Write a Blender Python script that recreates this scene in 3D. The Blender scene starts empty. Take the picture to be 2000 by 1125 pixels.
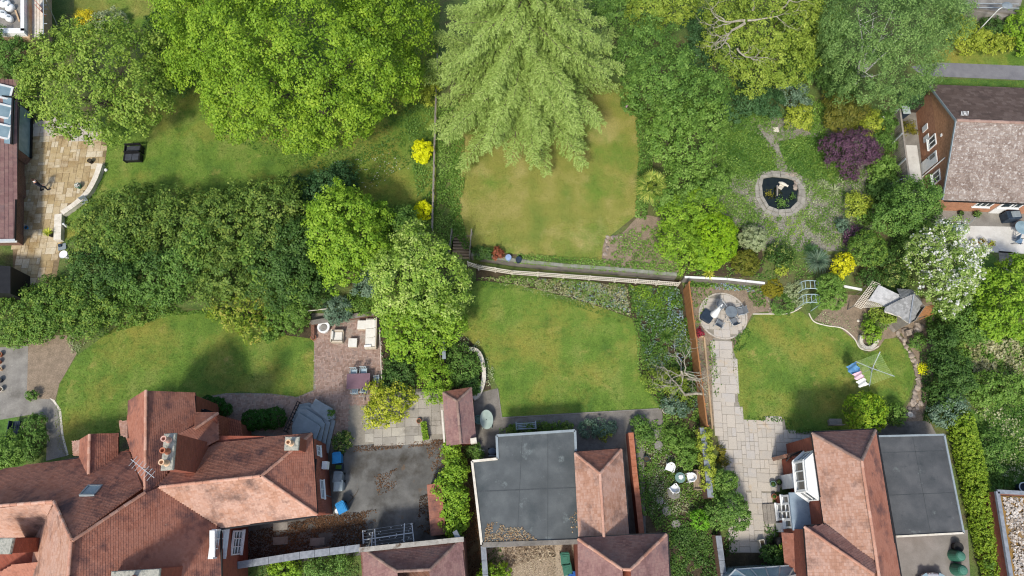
import bpy, math, random
import numpy as np
from mathutils import Vector, Matrix
random.seed(7)
R = math.radians
scene = bpy.context.scene
COL = scene.collection
# ---------------------------------------------------------------- camera
CH, TH, FP = 50.0, R(18.9), 1333.333
cd = bpy.data.cameras.new('camera'); cam = bpy.data.objects.new('camera', cd); COL.objects.link(cam)
cam.location = (0, 0, CH); cam.rotation_euler = (TH, 0, 0)
cd.sensor_width = 36; cd.lens = 24; cd.clip_start = 0.5; cd.clip_end = 2000
scene.camera = cam
# ---------------------------------------------------------------- light
SUN_EL, SHX, SHY = R(51), 0.33, 1.0          # shadows fall up the picture and a little right
w = bpy.data.worlds.new('World'); scene.world = w; w.use_nodes = True
wn = w.node_tree.nodes; wn.clear()
sk = wn.new('ShaderNodeTexSky'); sk.sky_type = 'NISHITA'; sk.sun_disc = False
sk.sun_elevation = SUN_EL; sk.sun_rotation = math.atan2(-SHX, -SHY)
sk.air_density = 1.0; sk.dust_density = 2.0
bg = wn.new('ShaderNodeBackground'); bg.inputs[1].default_value = 0.15
wo = wn.new('ShaderNodeOutputWorld')
w.node_tree.links.new(sk.outputs[0], bg.inputs[0]); w.node_tree.links.new(bg.outputs[0], wo.inputs[0])
sd = bpy.data.lights.new('sun', 'SUN'); sd.energy = 2.6; sd.angle = R(7.5); sd.color = (1, .95, .87)
so = bpy.data.objects.new('sun', sd); COL.objects.link(so)
_h = math.hypot(SHX, SHY)
so.rotation_euler = Vector((SHX/_h*math.cos(SUN_EL), SHY/_h*math.cos(SUN_EL), -math.sin(SUN_EL))).to_track_quat('-Z', 'Y').to_euler()
scene.view_settings.view_transform = 'Standard'; scene.view_settings.look = 'None'
scene.view_settings.gamma = 1; scene.view_settings.use_curve_mapping = False
scene.view_settings.exposure = 0.5
scene.cycles.filter_width = 1.15
scene.cycles.max_bounces = 6; scene.cycles.diffuse_bounces = 3; scene.cycles.transparent_max_bounces = 6
# ---------------------------------------------------------------- places
T = 1.0     # the northern gardens lie one metre above the southern ones
BL = [(-3000, 700), (-300, 625), (0, 612), (400, 598), (600, 600), (740, 560), (860, 508), (878, 505), (882, 458), (921, 456), (924, 500),
      (1010, 511), (1100, 520), (1200, 527), (1325, 537), (1500, 555), (1680, 568), (1820, 575), (2000, 625), (2300, 650), (5000, 700)]
def gz(px, py):
    for (a, b), (c, d) in zip(BL, BL[1:]):
        if a <= px <= c: return T if py < b+(d-b)*(px-a)/(c-a) else 0.0
    return 0.0
def ray(px, py):
    u = (px-1000)/FP; v = (562.5-py)/FP
    return u, v*math.cos(TH)+math.sin(TH), v*math.sin(TH)-math.cos(TH)
def P(px, py, h=None):
    if h is None: h = gz(px, py)
    a, b, c = ray(px, py); t = (CH-h)/-c
    return Vector((a*t, b*t, h))
def mpp(px, py, h=0):
    a, b, c = ray(px, py); return (CH-h)/-c/FP
def lin(h):
    h = h.lstrip('#'); o = []
    for i in (0, 2, 4):
        v = int(h[i:i+2], 16)/255; o.append(v/12.92 if v <= .04045 else ((v+.055)/1.055)**2.4)
    return (*o, 1)
# ---------------------------------------------------------------- materials
def M(name, cols, scale=3., rough=.85, bump=0., bscale=30., src='noise', fine=None, stain=None, metal=0., spec=.3,
      trans=0., tl=0., brick=None, vor=None, mix=.5, stripe=None):
    m = bpy.data.materials.new(name); m.use_nodes = True
    nt = m.node_tree; N = nt.nodes; L = nt.links; N.clear()
    out = N.new('ShaderNodeOutputMaterial'); bs = N.new('ShaderNodeBsdfPrincipled')
    bs.inputs['Roughness'].default_value = rough; bs.inputs['Metallic'].default_value = metal
    bs.inputs['Specular IOR Level'].default_value = spec; bs.inputs['Transmission Weight'].default_value = trans
    geo = N.new('ShaderNodeNewGeometry'); pos = geo.outputs['Position']
    def noi(s, d=4., ro=.55, off=0):
        n = N.new('ShaderNodeTexNoise'); n.inputs['Scale'].default_value = s; n.inputs['Detail'].default_value = d
        n.inputs['Roughness'].default_value = ro
        if off:
            a = N.new('ShaderNodeVectorMath'); a.operation = 'ADD'; a.inputs[1].default_value = (off, off*1.7, off*.3)
            L.new(pos, a.inputs[0]); L.new(a.outputs[0], n.inputs['Vector'])
        else: L.new(pos, n.inputs['Vector'])
        return n.outputs['Fac']
    def mth(op, a, b):
        n = N.new('ShaderNodeMath'); n.operation = op
        for i, v in enumerate((a, b)):
            if isinstance(v, (int, float)): n.inputs[i].default_value = v
            else: L.new(v, n.inputs[i])
        return n.outputs[0]
    def mr(f, a, b, c=0., d=1.):
        n = N.new('ShaderNodeMapRange'); L.new(f, n.inputs[0])
        for i, v in enumerate((a, b, c, d)): n.inputs[i+1].default_value = v
        return n.outputs[0]
    if src == 'rnd':
        at = N.new('ShaderNodeAttribute'); at.attribute_name = 'rnd'; fac = at.outputs['Fac']
    elif src == 'obj':
        oi = N.new('ShaderNodeObjectInfo'); fac = oi.outputs['Random']
    elif src == 'both':
        at = N.new('ShaderNodeAttribute'); at.attribute_name = 'rnd'
        fac = mth('ADD', mth('MULTIPLY', at.outputs['Fac'], mix), mth('MULTIPLY', mr(noi(scale), .3, .7), 1-mix))
    elif src == 'objboth':
        oi = N.new('ShaderNodeObjectInfo')
        fac = mth('ADD', mth('MULTIPLY', oi.outputs['Random'], mix), mth('MULTIPLY', mr(noi(scale), .3, .7), 1-mix))
    else: fac = mr(noi(scale), .3, .7)
    if stripe:
        sx = N.new('ShaderNodeSeparateXYZ'); L.new(pos, sx.inputs[0])
        fac = mth('ADD', fac, mth('MULTIPLY', mth('SINE', mth('MULTIPLY', sx.outputs[0], stripe[0]), 0), stripe[1]))
    cr = N.new('ShaderNodeValToRGB'); L.new(fac, cr.inputs[0]); e = cr.color_ramp.elements
    cs = [lin(c) for c in cols]
    if len(cs) == 1: cs = cs*2
    e[0].color = cs[0]; e[-1].color = cs[-1]
    for i, c in enumerate(cs[1:-1]): k = e.new((i+1)/(len(cs)-1)); k.color = c
    col = cr.outputs[0]; hgt = None
    def mixc(kind, f, a, b):
        n = N.new('ShaderNodeMix'); n.data_type = 'RGBA'; n.blend_type = kind
        if isinstance(f, (int, float)): n.inputs[0].default_value = f
        else: L.new(f, n.inputs[0])
        for i, v in ((6, a), (7, b)):
            if isinstance(v, tuple): n.inputs[i].default_value = v
            else: L.new(v, n.inputs[i])
        return n.outputs[2]
    if brick:   # (width, height, mortar hex)
        sx = N.new('ShaderNodeSeparateXYZ'); L.new(pos, sx.inputs[0]); cx = N.new('ShaderNodeCombineXYZ')
        L.new(mth('ADD', sx.outputs[0], sx.outputs[1]), cx.inputs[0]); L.new(sx.outputs[2], cx.inputs[1])
        b = N.new('ShaderNodeTexBrick'); L.new(cx.outputs[0], b.inputs['Vector']); b.inputs['Scale'].default_value = 1
        b.inputs['Brick Width'].default_value = brick[0]; b.inputs['Row Height'].default_value = brick[1]
        b.inputs['Mortar Size'].default_value = brick[1]*.1
        L.new(col, b.inputs['Color1']); b.inputs['Mortar'].default_value = lin(brick[2])
        L.new(mixc('MULTIPLY', 1., col, (.72, .68, .66, 1)), b.inputs['Color2'])
        col = b.outputs['Color']
    if vor:     # (scale, joint hex, width)
        v = N.new('ShaderNodeTexVoronoi'); v.feature = 'DISTANCE_TO_EDGE'; v.inputs['Scale'].default_value = vor[0]; L.new(pos, v.inputs['Vector'])
        f = mr(v.outputs['Distance'], 0, vor[2], 1, 0); col = mixc('MIX', f, col, lin(vor[1]))
    if stain:
        for (ss, sc, lo, hi) in stain:
            f = mr(noi(ss, 6., .65, 13+ss*7), lo, hi); col = mixc('MIX', f, col, lin(sc))
    if fine:
        f = mr(noi(fine[0], 3., .7, 3), .25, .75, 1-fine[1], 1+fine[1])
        cc = N.new('ShaderNodeCombineColor'); [L.new(f, cc.inputs[i]) for i in range(3)]
        col = mixc('MULTIPLY', 1., col, cc.outputs[0])
    L.new(col, bs.inputs['Base Color'])
    if bump:
        bp = N.new('ShaderNodeBump'); bp.inputs['Strength'].default_value = 1; bp.inputs['Distance'].default_value = bump
        L.new(noi(bscale, 5., .6, 5), bp.inputs['Height']); L.new(bp.outputs[0], bs.inputs['Normal'])
    sh = bs.outputs[0]
    if tl:
        t = N.new('ShaderNodeBsdfTranslucent'); L.new(col, t.inputs[0]); x = N.new('ShaderNodeMixShader'); x.inputs[0].default_value = tl
        L.new(sh, x.inputs[1]); L.new(t.outputs[0], x.inputs[2]); sh = x.outputs[0]
    L.new(sh, out.inputs[0]); return m
def leafm(name, cols, tl=.3, rough=.55, spec=.25): return M(name, cols, src='rnd', tl=tl, rough=rough, spec=spec)
# ---------------------------------------------------------------- mesh helpers
def tag(o, label=None, cat=None, group=None, kind=None):
    if label: o['label'] = label
    if cat: o['category'] = cat
    if group: o['group'] = group
    if kind: o['kind'] = kind
    return o
def thing(name, label, cat, loc, rz=0, group=None):
    o = bpy.data.objects.new(name, None); COL.objects.link(o); o.location = loc; o.rotation_euler = (0, 0, rz)
    o.empty_display_size = .2
    return tag(o, label, cat, group)
def woff(p):
    v = Vector((0, 0, 0))
    while p is not None: v = v+p.location; p = p.parent
    return v
class MB:
    def __init__(s): s.v = []; s.f = []; s.r = []
    def face(s, pts, r=.5):
        b = len(s.v); s.v += [tuple(p) for p in pts]; s.f.append(tuple(range(b, b+len(pts)))); s.r.append(r); return s
    def prism(s, poly, z0, z1, r=.5, bottom=True):
        n = len(poly); b = len(s.v)
        if sum(poly[i][0]*poly[(i+1) % n][1]-poly[(i+1) % n][0]*poly[i][1] for i in range(n)) < 0: poly = list(poly)[::-1]
        s.v += [(p[0], p[1], z0) for p in poly]+[(p[0], p[1], z1) for p in poly]
        s.f.append(tuple(range(b+n, b+2*n))); s.r.append(r)
        if bottom: s.f.append(tuple(range(b+n-1, b-1, -1))); s.r.append(r)
        for i in range(n): j = (i+1) % n; s.f.append((b+i, b+j, b+n+j, b+n+i)); s.r.append(r)
        return s
    def box(s, c, d, rz=0, r=.5, tilt=None):
        x, y, z = d[0]/2, d[1]/2, d[2]/2; ca, sa = math.cos(rz), math.sin(rz); b = len(s.v)
        for k in (-z, z):
            for (i, j) in ((-x, -y), (x, -y), (x, y), (-x, y)):
                q = Vector((i, j, k))
                if tilt: q = tilt @ q
                s.v.append((c[0]+q.x*ca-q.y*sa, c[1]+q.x*sa+q.y*ca, c[2]+q.z))
        for f in ((3, 2, 1, 0), (4, 5, 6, 7), (0, 1, 5, 4), (1, 2, 6, 5), (2, 3, 7, 6), (3, 0, 4, 7)): s.f.append(tuple(b+i for i in f)); s.r.append(r)
        return s
    def beam(s, a, b2, w=.05, h=.05, r=.5):
        a = Vector(a); b2 = Vector(b2); d = b2-a
        if d.length < 1e-5: return s
        d.normalize(); u = d.cross(Vector((0, 0, 1)))
        if u.length < 1e-3: u = Vector((1, 0, 0))
        u.normalize(); v = u.cross(d); b = len(s.v)
        for p in (a, b2):
            for (i, j) in ((-1, -1), (1, -1), (1, 1), (-1, 1)): s.v.append(tuple(p+u*i*w/2+v*j*h/2))
        for f in ((3, 2, 1, 0), (4, 5, 6, 7), (0, 1, 5, 4), (1, 2, 6, 5), (2, 3, 7, 6), (3, 0, 4, 7)): s.f.append(tuple(b+i for i in f)); s.r.append(r)
        return s
    def tube(s, path, rad, n=6, r=.5):
        path = [Vector(p) for p in path]; b = len(s.v)
        if isinstance(rad, (int, float)): rad = [rad]*len(path)
        for k, p in enumerate(path):
            d = (path[min(k+1, len(path)-1)]-path[max(k-1, 0)])
            if d.length < 1e-6: d = Vector((0, 0, 1))
            d.normalize(); u = d.cross(Vector((.31, .95, .05))); u.normalize(); v = d.cross(u)
            for i in range(n): a = 2*math.pi*i/n; s.v.append(tuple(p+(u*math.cos(a)+v*math.sin(a))*rad[k]))
        for k in range(len(path)-1):
            for i in range(n): j = (i+1) % n; s.f.append((b+k*n+i, b+k*n+j, b+(k+1)*n+j, b+(k+1)*n+i)); s.r.append(r)
        s.f.append(tuple(b+i for i in range(n))[::-1]); s.r.append(r)
        s.f.append(tuple(b+(len(path)-1)*n+i for i in range(n))); s.r.append(r); return s
    def lathe(s, prof, c=(0, 0, 0), n=16, r=.5, sx=1, sy=1, cap=True):
        b = len(s.v)
        for (rr, z) in prof:
            for i in range(n): a = 2*math.pi*i/n; s.v.append((c[0]+rr*sx*math.cos(a), c[1]+rr*sy*math.sin(a), c[2]+z))
        m = len(prof)
        for k in range(m-1):
            for i in range(n): j = (i+1) % n; s.f.append((b+k*n+i, b+k*n+j, b+(k+1)*n+j, b+(k+1)*n+i)); s.r.append(r)
        if cap: s.f.append(tuple(b+i for i in range(n))[::-1]); s.r.append(r); s.f.append(tuple(b+(m-1)*n+i for i in range(n))); s.r.append(r)
        return s
    def build(s, name, mat, parent=None, label=None, cat=None, group=None, kind=None, loc=None, rz=0, local=False, smooth=False, bevel=0):
        off = Vector((0, 0, 0)) if local else woff(parent)
        if parent is None and loc is not None and not local: off = Vector(loc)
        me = bpy.data.meshes.new(name)
        me.from_pydata([(a-off.x, b-off.y, c-off.z) for a, b, c in s.v], [], s.f)
        at = me.attributes.new('rnd', 'FLOAT', 'FACE'); at.data.foreach_set('value', np.array(s.r, dtype=np.float32))
        me.materials.append(mat)
        if smooth: me.polygons.foreach_set('use_smooth', [True]*len(s.f))
        me.update(); me.validate()
        o = bpy.data.objects.new(name, me); COL.objects.link(o); o.parent = parent
        if loc is not None: o.location = loc
        o.rotation_euler = (0, 0, rz)
        if bevel:
            bv = o.modifiers.new('bevel', 'BEVEL'); bv.width = bevel; bv.segments = 2; bv.limit_method = 'ANGLE'
        return tag(o, label, cat, group, kind)
def kids(o): return [c for c in bpy.data.objects if c.parent == o]
def dup(root, loc, rz, label=None, group=None, ks=None):
    r = root.copy(); COL.objects.link(r); r.location = loc; r.rotation_euler = (0, 0, rz)
    if label: r['label'] = label
    if group: r['group'] = group
    for ch in (ks if ks is not None else kids(root)):
        c = ch.copy(); COL.objects.link(c); c.parent = r
        for g in kids(ch):
            d = g.copy(); COL.objects.link(d); d.parent = c
    return r
def smoothpoly(pts, k=6, closed=True):
    o = []; n = len(pts)
    for i in range(n if closed else n-1):
        g = (lambda q: pts[q % n]) if closed else (lambda q: pts[max(0, min(n-1, q))])
        p0, p1, p2, p3 = g(i-1), g(i), g(i+1), g(i+2)
        for j in range(k):
            t = j/k
            o.append(tuple(.5*((2*p1[a])+(-p0[a]+p2[a])*t+(2*p0[a]-5*p1[a]+4*p2[a]-p3[a])*t*t+(-p0[a]+3*p1[a]-3*p2[a]+p3[a])*t**3) for a in (0, 1)))
    if not closed: o.append(tuple(pts[-1]))
    return o
def inside(x, y, poly):
    c = False; n = len(poly); j = n-1
    for i in range(n):
        xi, yi = poly[i][0], poly[i][1]; xj, yj = poly[j][0], poly[j][1]
        if (yi > y) != (yj > y) and x < (xj-xi)*(y-yi)/(yj-yi)+xi: c = not c
        j = i
    return c
def sheet(name, px, mat, lift=.004, z=None, smooth=False, kind='structure', label=None):
    if smooth: px = smoothpoly(px)
    if z is None:
        cx = sum(p[0] for p in px)/len(px); cy = sum(p[1] for p in px)/len(px); z = gz(cx, cy)
    pts = [P(a, b, z+lift) for a, b in px]
    from mathutils.geometry import tessellate_polygon
    tr = tessellate_polygon([pts]); me = bpy.data.meshes.new(name)
    fs = []
    for t in tr:
        a, b, c = (pts[i] for i in t)
        fs.append(tuple(t) if (b-a).cross(c-a).z > 0 else tuple(t)[::-1])
    me.from_pydata([tuple(p) for p in pts], [], fs); me.materials.append(mat); me.update()
    o = bpy.data.objects.new(name, me); COL.objects.link(o)
    return tag(o, label, None, None, kind)
# ---------------------------------------------------------------- foliage
def leafmesh(name, p, n, ls, rn, mat, parent=None, wid=.34, tdir=None, kind=None, label=None, cat=None, group=None, rng=None):
    N = len(p); rng = rng or np.random.default_rng(1)
    n = n/np.maximum(np.linalg.norm(n, axis=1, keepdims=True), 1e-6)
    t = rng.normal(size=(N, 3)) if tdir is None else tdir
    t = t-n*np.sum(t*n, axis=1, keepdims=True); t /= np.maximum(np.linalg.norm(t, axis=1, keepdims=True), 1e-6)
    b = np.cross(n, t); s = ls[:, None]
    v = np.empty((N, 4, 3), dtype=np.float32)
    v[:, 0] = p-t*s*.5; v[:, 1] = p+b*s*wid+n*s*.1; v[:, 2] = p+t*s*.5; v[:, 3] = p-b*s*wid+n*s*.1
    off = woff(parent); v -= np.array(off, dtype=np.float32)
    me = bpy.data.meshes.new(name); me.vertices.add(N*4); me.vertices.foreach_set('co', v.ravel())
    me.loops.add(N*4); me.loops.foreach_set('vertex_index', np.arange(N*4, dtype=np.int32))
    me.polygons.add(N); me.polygons.foreach_set('loop_start', np.arange(0, N*4, 4, dtype=np.int32))
    at = me.attributes.new('rnd', 'FLOAT', 'FACE'); at.data.foreach_set('value', np.clip(rn, 0, 1).astype(np.float32))
    me.materials.append(mat); me.update(calc_edges=True)
    o = bpy.data.objects.new(name, me); COL.objects.link(o); o.parent = parent
    return tag(o, label, cat, group, kind)
SEED = [10]
def crownpts(lobes, z0, rc, ls, dens, low=-.35, droop=0., flat=.7, fillr=.25):
    SEED[0] += 1; rng = np.random.default_rng(SEED[0]); W = []
    for l in lobes:
        px, py, r, zt, zb = l[:5]; asp = l[5] if len(l) > 5 else 1.
        zc = z0+(zt+zb)/2; C = P(px, py, zc); rr = r*mpp(px, py, zc); W.append((np.array(C), np.array([rr, rr*asp, (zt-zb)/2])))
    PP, NN, RN = [], [], []
    for i, (C, A) in enumerate(W):
        surf = 2*math.pi*A[0]*(A[0]*.55+A[2]*.45)*1.35*A[1]/A[0]
        nc = max(6, int(surf/(rc*rc*1.5))); d = rng.normal(size=(nc*3, 3)); d /= np.linalg.norm(d, axis=1, keepdims=True)
        d = d[d[:, 2] > low][:nc]; nc = len(d)
        ph = rng.uniform(0, 6.28, 6); az = np.arctan2(d[:, 1], d[:, 0])
        q_ = 1. if rc >= .28 else .3
        f = 1+q_*(.09*np.sin(3*az+ph[0])+.08*np.sin(5*az+ph[1]+3*d[:, 2])+.07*np.sin(9*az+ph[2]+5*d[:, 2]))
        f *= rng.uniform(1-.24*q_, 1+.08*q_, nc); f = f[:, None]
        cc = C+d*A*f; keep = np.ones(nc, bool)
        for j, (C2, A2) in enumerate(W):
            if j != i: keep &= np.linalg.norm((cc-C2)/A2, axis=1) > .82
        cc, d = cc[keep], d[keep]; nc = len(cc)
        if nc == 0: continue
        k = max(3, int(dens*surf*keep.mean()/(ls*ls*.4)/nc))
        e = rng.normal(size=(nc, k, 3))+d[:, None]*.5; e /= np.linalg.norm(e, axis=2, keepdims=True)
        e2 = e.copy(); e2[..., 2] *= flat; crn = rng.uniform(.6, 1.25, (nc, 1, 1))
        p = cc[:, None]+e2*rc*crn*rng.uniform(.35, 1.05, (nc, k, 1))
        if droop: p[..., 2] -= droop*rng.uniform(0, 1, (nc, k))
        n = d[:, None]*.45+e*.55+np.array([0, 0, .55])+rng.normal(size=(nc, k, 3))*.42
        rn = rng.uniform(0, 1, (nc, 1))*.5+rng.uniform(0, 1, (nc, k))*.5
        PP.append(p.reshape(-1, 3)); NN.append(n.reshape(-1, 3)); RN.append(rn.ravel())
        if fillr:
            m = int(nc*k*fillr); e = rng.normal(size=(m, 3)); e /= np.linalg.norm(e, axis=1, keepdims=True); e[:, 2] = np.abs(e[:, 2])*.9-.2
            PP.append(C+e*A*rng.uniform(.55, .85, (m, 1))); NN.append(rng.normal(size=(m, 3))*.6+np.array([0, 0, 1.])); RN.append(rng.uniform(.0, .7, m))  # inner leaves kept to darker tones, crown shade put into their colour
    p, n, rn = np.concatenate(PP), np.concatenate(NN), np.concatenate(RN)
    p[:, 2] = np.maximum(p[:, 2], z0+.03)
    return p, n, rn, rng, W
def limbs(th, base, W, bark, r0, many):
    zt = min(a[0][2]-a[1][2]*.3 for a in W); rng = random.Random(int(base.x*100)); fork = Vector((base.x, base.y, base.z+(zt-base.z)*.55))
    m = MB(); m.tube([base-Vector((0, 0, .1)), base+Vector((0, 0, .4)), fork, Vector((base.x*.998, base.y*.998, zt))], [r0*1.5, r0, r0*.8, r0*.5], 9)
    m.build('trunk', bark, th, smooth=True)
    for k in range(many):
        C, A = W[k % len(W)]; a = rng.uniform(0, 6.28)
        e = Vector((C[0]+A[0]*.75*math.cos(a), C[1]+A[1]*.75*math.sin(a), C[2]+A[2]*rng.uniform(.1, .6)))
        mid = fork.lerp(e, .5)+Vector((rng.uniform(-.3, .3), rng.uniform(-.3, .3), rng.uniform(.1, .6)))
        b = MB(); b.tube([fork-Vector((0, 0, rng.uniform(0, .6))), mid, e], [r0*.5, r0*.3, r0*.08], 6)
        for q in range(4):
            s2 = mid.lerp(e, rng.uniform(0, .8)); a2 = rng.uniform(0, 6.28); l = A[0]*.4
            b.tube([s2, s2+Vector((math.cos(a2)*l, math.sin(a2)*l, l*.3))], [r0*.15, r0*.03], 4)
        b.build('limb', bark, th)
def plant(name, label, cat, lobes, mat, rc=.45, ls=.14, dens=1.5, z0=None, trunk=None, nl=4, bark=None, group=None, flowers=None, **k):
    if z0 is None: z0 = gz(lobes[0][0], lobes[0][1])
    wid = k.pop('wid', .34)
    p, n, rn, rng, W = crownpts(lobes, z0, rc, ls, dens, **k)
    wt = [w_[1][0]**2 for w_ in W]; c = sum((w_[0]*q for w_, q in zip(W, wt)))/sum(wt)
    th = thing(name, label, cat, (c[0], c[1], z0), 0, group); base = Vector((c[0], c[1], z0))
    big = 'tree' in name
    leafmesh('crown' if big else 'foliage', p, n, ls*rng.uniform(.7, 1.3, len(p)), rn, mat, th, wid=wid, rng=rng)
    if trunk: limbs(th, base, W, bark or BARK, trunk, nl)
    else:
        m = MB(); zt = (W[0][0][2]-z0)
        for q in range(4):
            a = q*1.6; m.tube([base-Vector((0, 0, .05)), base+Vector((math.cos(a)*.1, math.sin(a)*.1, zt*.5)), base+Vector((math.cos(a)*.3, math.sin(a)*.3, zt))], [.05, .035, .015], 5)
        m.build('stem', bark or BARK, th)
    if flowers:   # (material, size, count per lobe surface m2)
        P2, N2 = [], []
        for C, A in W:
            k2 = int(flowers[2]*A[0]*A[0]*5); e = rng.normal(size=(k2, 3)); e /= np.linalg.norm(e, axis=1, keepdims=True); e[:, 2] = np.abs(e[:, 2])
            cl = e[rng.integers(0, max(1, k2//7), k2)]+rng.normal(size=(k2, 3))*.07
            P2.append(C+cl*A*1.08); N2.append(e+rng.normal(size=(k2, 3))*.3+np.array([0, 0, .7]))
        P2 = np.concatenate(P2); N2 = np.concatenate(N2)
        leafmesh('blossom', P2, N2, flowers[1]*rng.uniform(.6, 1.4, len(P2)), rng.uniform(0, 1, len(P2)), flowers[0], th, wid=.45, rng=rng)
    return th
def cover(name, label, poly, mat, per=60, ls=.1, h=.25, z=None, patch=.6, kind='stuff', cut=.35, upn=1., wid=.34):
    """low planting nobody could count"""
    SEED[0] += 1; rng = np.random.default_rng(SEED[0])
    if z is None:
        cx = sum(p[0] for p in poly)/len(poly); cy = sum(p[1] for p in poly)/len(poly); z = gz(cx, cy)
    W = [P(a, b, z) for a, b in poly]; xs = [p.x for p in W]; ys = [p.y for p in W]
    N = int(per*(max(xs)-min(xs))*(max(ys)-min(ys)))
    x = rng.uniform(min(xs), max(xs), N); y = rng.uniform(min(ys), max(ys), N)
    c = np.zeros(N, bool); j = len(W)-1
    for i in range(len(W)):
        xi, yi, xj, yj = W[i].x, W[i].y, W[j].x, W[j].y
        if abs(yj-yi) > 1e-9: c ^= ((yi > y) != (yj > y)) & (x < (xj-xi)*(y-yi)/(yj-yi)+xi)
        j = i
    ph = rng.uniform(0, 6.28, 6)
    f = .5+.2*np.sin(x*2.1/patch+ph[0])*np.sin(y*1.9/patch+ph[1])+.18*np.sin(x*.9/patch+y*1.1/patch+ph[2])+.12*np.sin(x*4.3/patch-y*3.1/patch+ph[3])
    if z == T: pq = P(1523, 378, T); c &= (x-pq.x)**2+(y-pq.y)**2 > 2.0**2     # the pond stays open water
    c &= f > cut*rng.uniform(.6, 1.2, N); x, y, f = x[c], y[c], f[c]; N = len(x)
    p = np.stack([x, y, z+.02+h*np.clip(f, .1, 1)*rng.uniform(.1, 1, N)], 1)
    n = rng.normal(size=(N, 3))*.5; n[:, 2] += upn
    c1 = np.sin(x*1.3+ph[4])*np.sin(y*1.1+ph[5])*.25
    return leafmesh(name, p, n, ls*rng.uniform(.6, 1.4, N), np.clip(.5+c1+rng.uniform(-.35, .35, N), 0, 1), mat, None, kind=kind, label=label, rng=rng, wid=wid)
# ---------------------------------------------------------------- roofs and walls
def slope(par, pts, mat, tw=.19, ga=.13, lip=.022, slab=.1, name='roof_slope', tile='roof_tiles'):
    pts = [Vector(p) for p in pts]; n = Vector((0, 0, 0)); k = len(pts)
    for i in range(k): n += pts[i].cross(pts[(i+1) % k])
    if n.z < 0: pts.reverse(); n = -n
    n.normalize(); c = sum(pts, Vector((0, 0, 0)))/k
    pts = [p-n*(p-c).dot(n) for p in pts]
    a = Vector((0, 0, 1)).cross(n); a = a.normalized() if a.length > 1e-4 else Vector((1, 0, 0)); d = n.cross(a)
    if d.z > 0: d = -d
    b = MB(); b.face(pts); b.face([p-Vector((0, 0, slab)) for p in pts][::-1])
    for i in range(k): j = (i+1) % k; b.face([pts[i]-Vector((0, 0, slab)), pts[j]-Vector((0, 0, slab)), pts[j], pts[i]])
    o = b.build(name, mat, par)
    uv = [((p-c).dot(a), (p-c).dot(d)) for p in pts]; t = MB(); v0 = min(q[1] for q in uv); v1 = max(q[1] for q in uv)
    row = 0; v = v0
    while v < v1-.02:
        vm = min(v+ga*.5, v1-.01); xs = []
        for i in range(k):
            (x1, y1), (x2, y2) = uv[i], uv[(i+1) % k]
            if (y1 > vm) != (y2 > vm): xs.append(x1+(x2-x1)*(vm-y1)/(y2-y1))
        xs.sort(); ve = min(v+ga, v1+.03)
        for q in range(0, len(xs)-1, 2):
            x = xs[q]-((row % 2)*.5+.0)*tw
            while x < xs[q+1]:
                l, r_ = max(x, xs[q]), min(x+tw-.006, xs[q+1])
                if r_-l > .02:
                    j = random.uniform(-.006, .006); j2 = random.uniform(-.006, .006); rr = random.random()
                    A = c+a*l+d*v+n*.004; B = c+a*r_+d*v+n*.004
                    Cc = c+a*r_+d*(ve+.012)+n*(lip+j); D = c+a*l+d*(ve+.012)+n*(lip+j2)
                    t.face([D, Cc, B, A] if (Cc-D).cross(A-D).dot(n) > 0 else [A, B, Cc, D], rr); t.face([D-n*lip, Cc-n*lip, Cc, D], rr)
                x += tw
        row += 1; v += ga
    t.build(tile, mat, o, kind='stuff')
    return o
_RT = {}
def ridge(par, a, b, mat, L=.42, r=.09, name='ridge_tile', lift=.0):
    a = Vector(a); b = Vector(b); d = b-a; n = max(1, round(d.length/L)); key = (mat.name, r)
    if key not in _RT:
        m = MB(); k = 6
        for x, rr in ((-.5, r), (.5, r*1.12)):
            for i in range(k+1): an = math.pi*(i/k)*1.1-.15; m.v.append((x*L*1.02, rr*math.cos(an), rr*math.sin(an)*.8))
        for i in range(k): m.f.append((i, k+1+i, k+2+i, i+1)); m.r.append(.5)
        m.f.append(tuple(range(k, -1, -1))); m.r.append(.5); m.f.append(tuple(range(k+1, 2*k+2))); m.r.append(.5)
        me = bpy.data.meshes.new(name); me.from_pydata(m.v, [], m.f); me.materials.append(mat)
        me.attributes.new('rnd', 'FLOAT', 'FACE').data.foreach_set('value', [.5]*len(m.f)); me.update(); _RT[key] = me
    off = woff(par); q = d.to_track_quat('X', 'Z').to_euler()
    for i in range(n):
        o = bpy.data.objects.new(name, _RT[key]); COL.objects.link(o); o.parent = par
        o.location = a+d*((i+.5)/n)-off+Vector((random.uniform(-.01, .01), random.uniform(-.01, .01), lift+random.uniform(-.01, .01)))
        o.rotation_euler = (q[0], q[1], q[2]+random.uniform(-.03, .03)); o.scale = (d.length/n/L, 1, 1)
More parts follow.
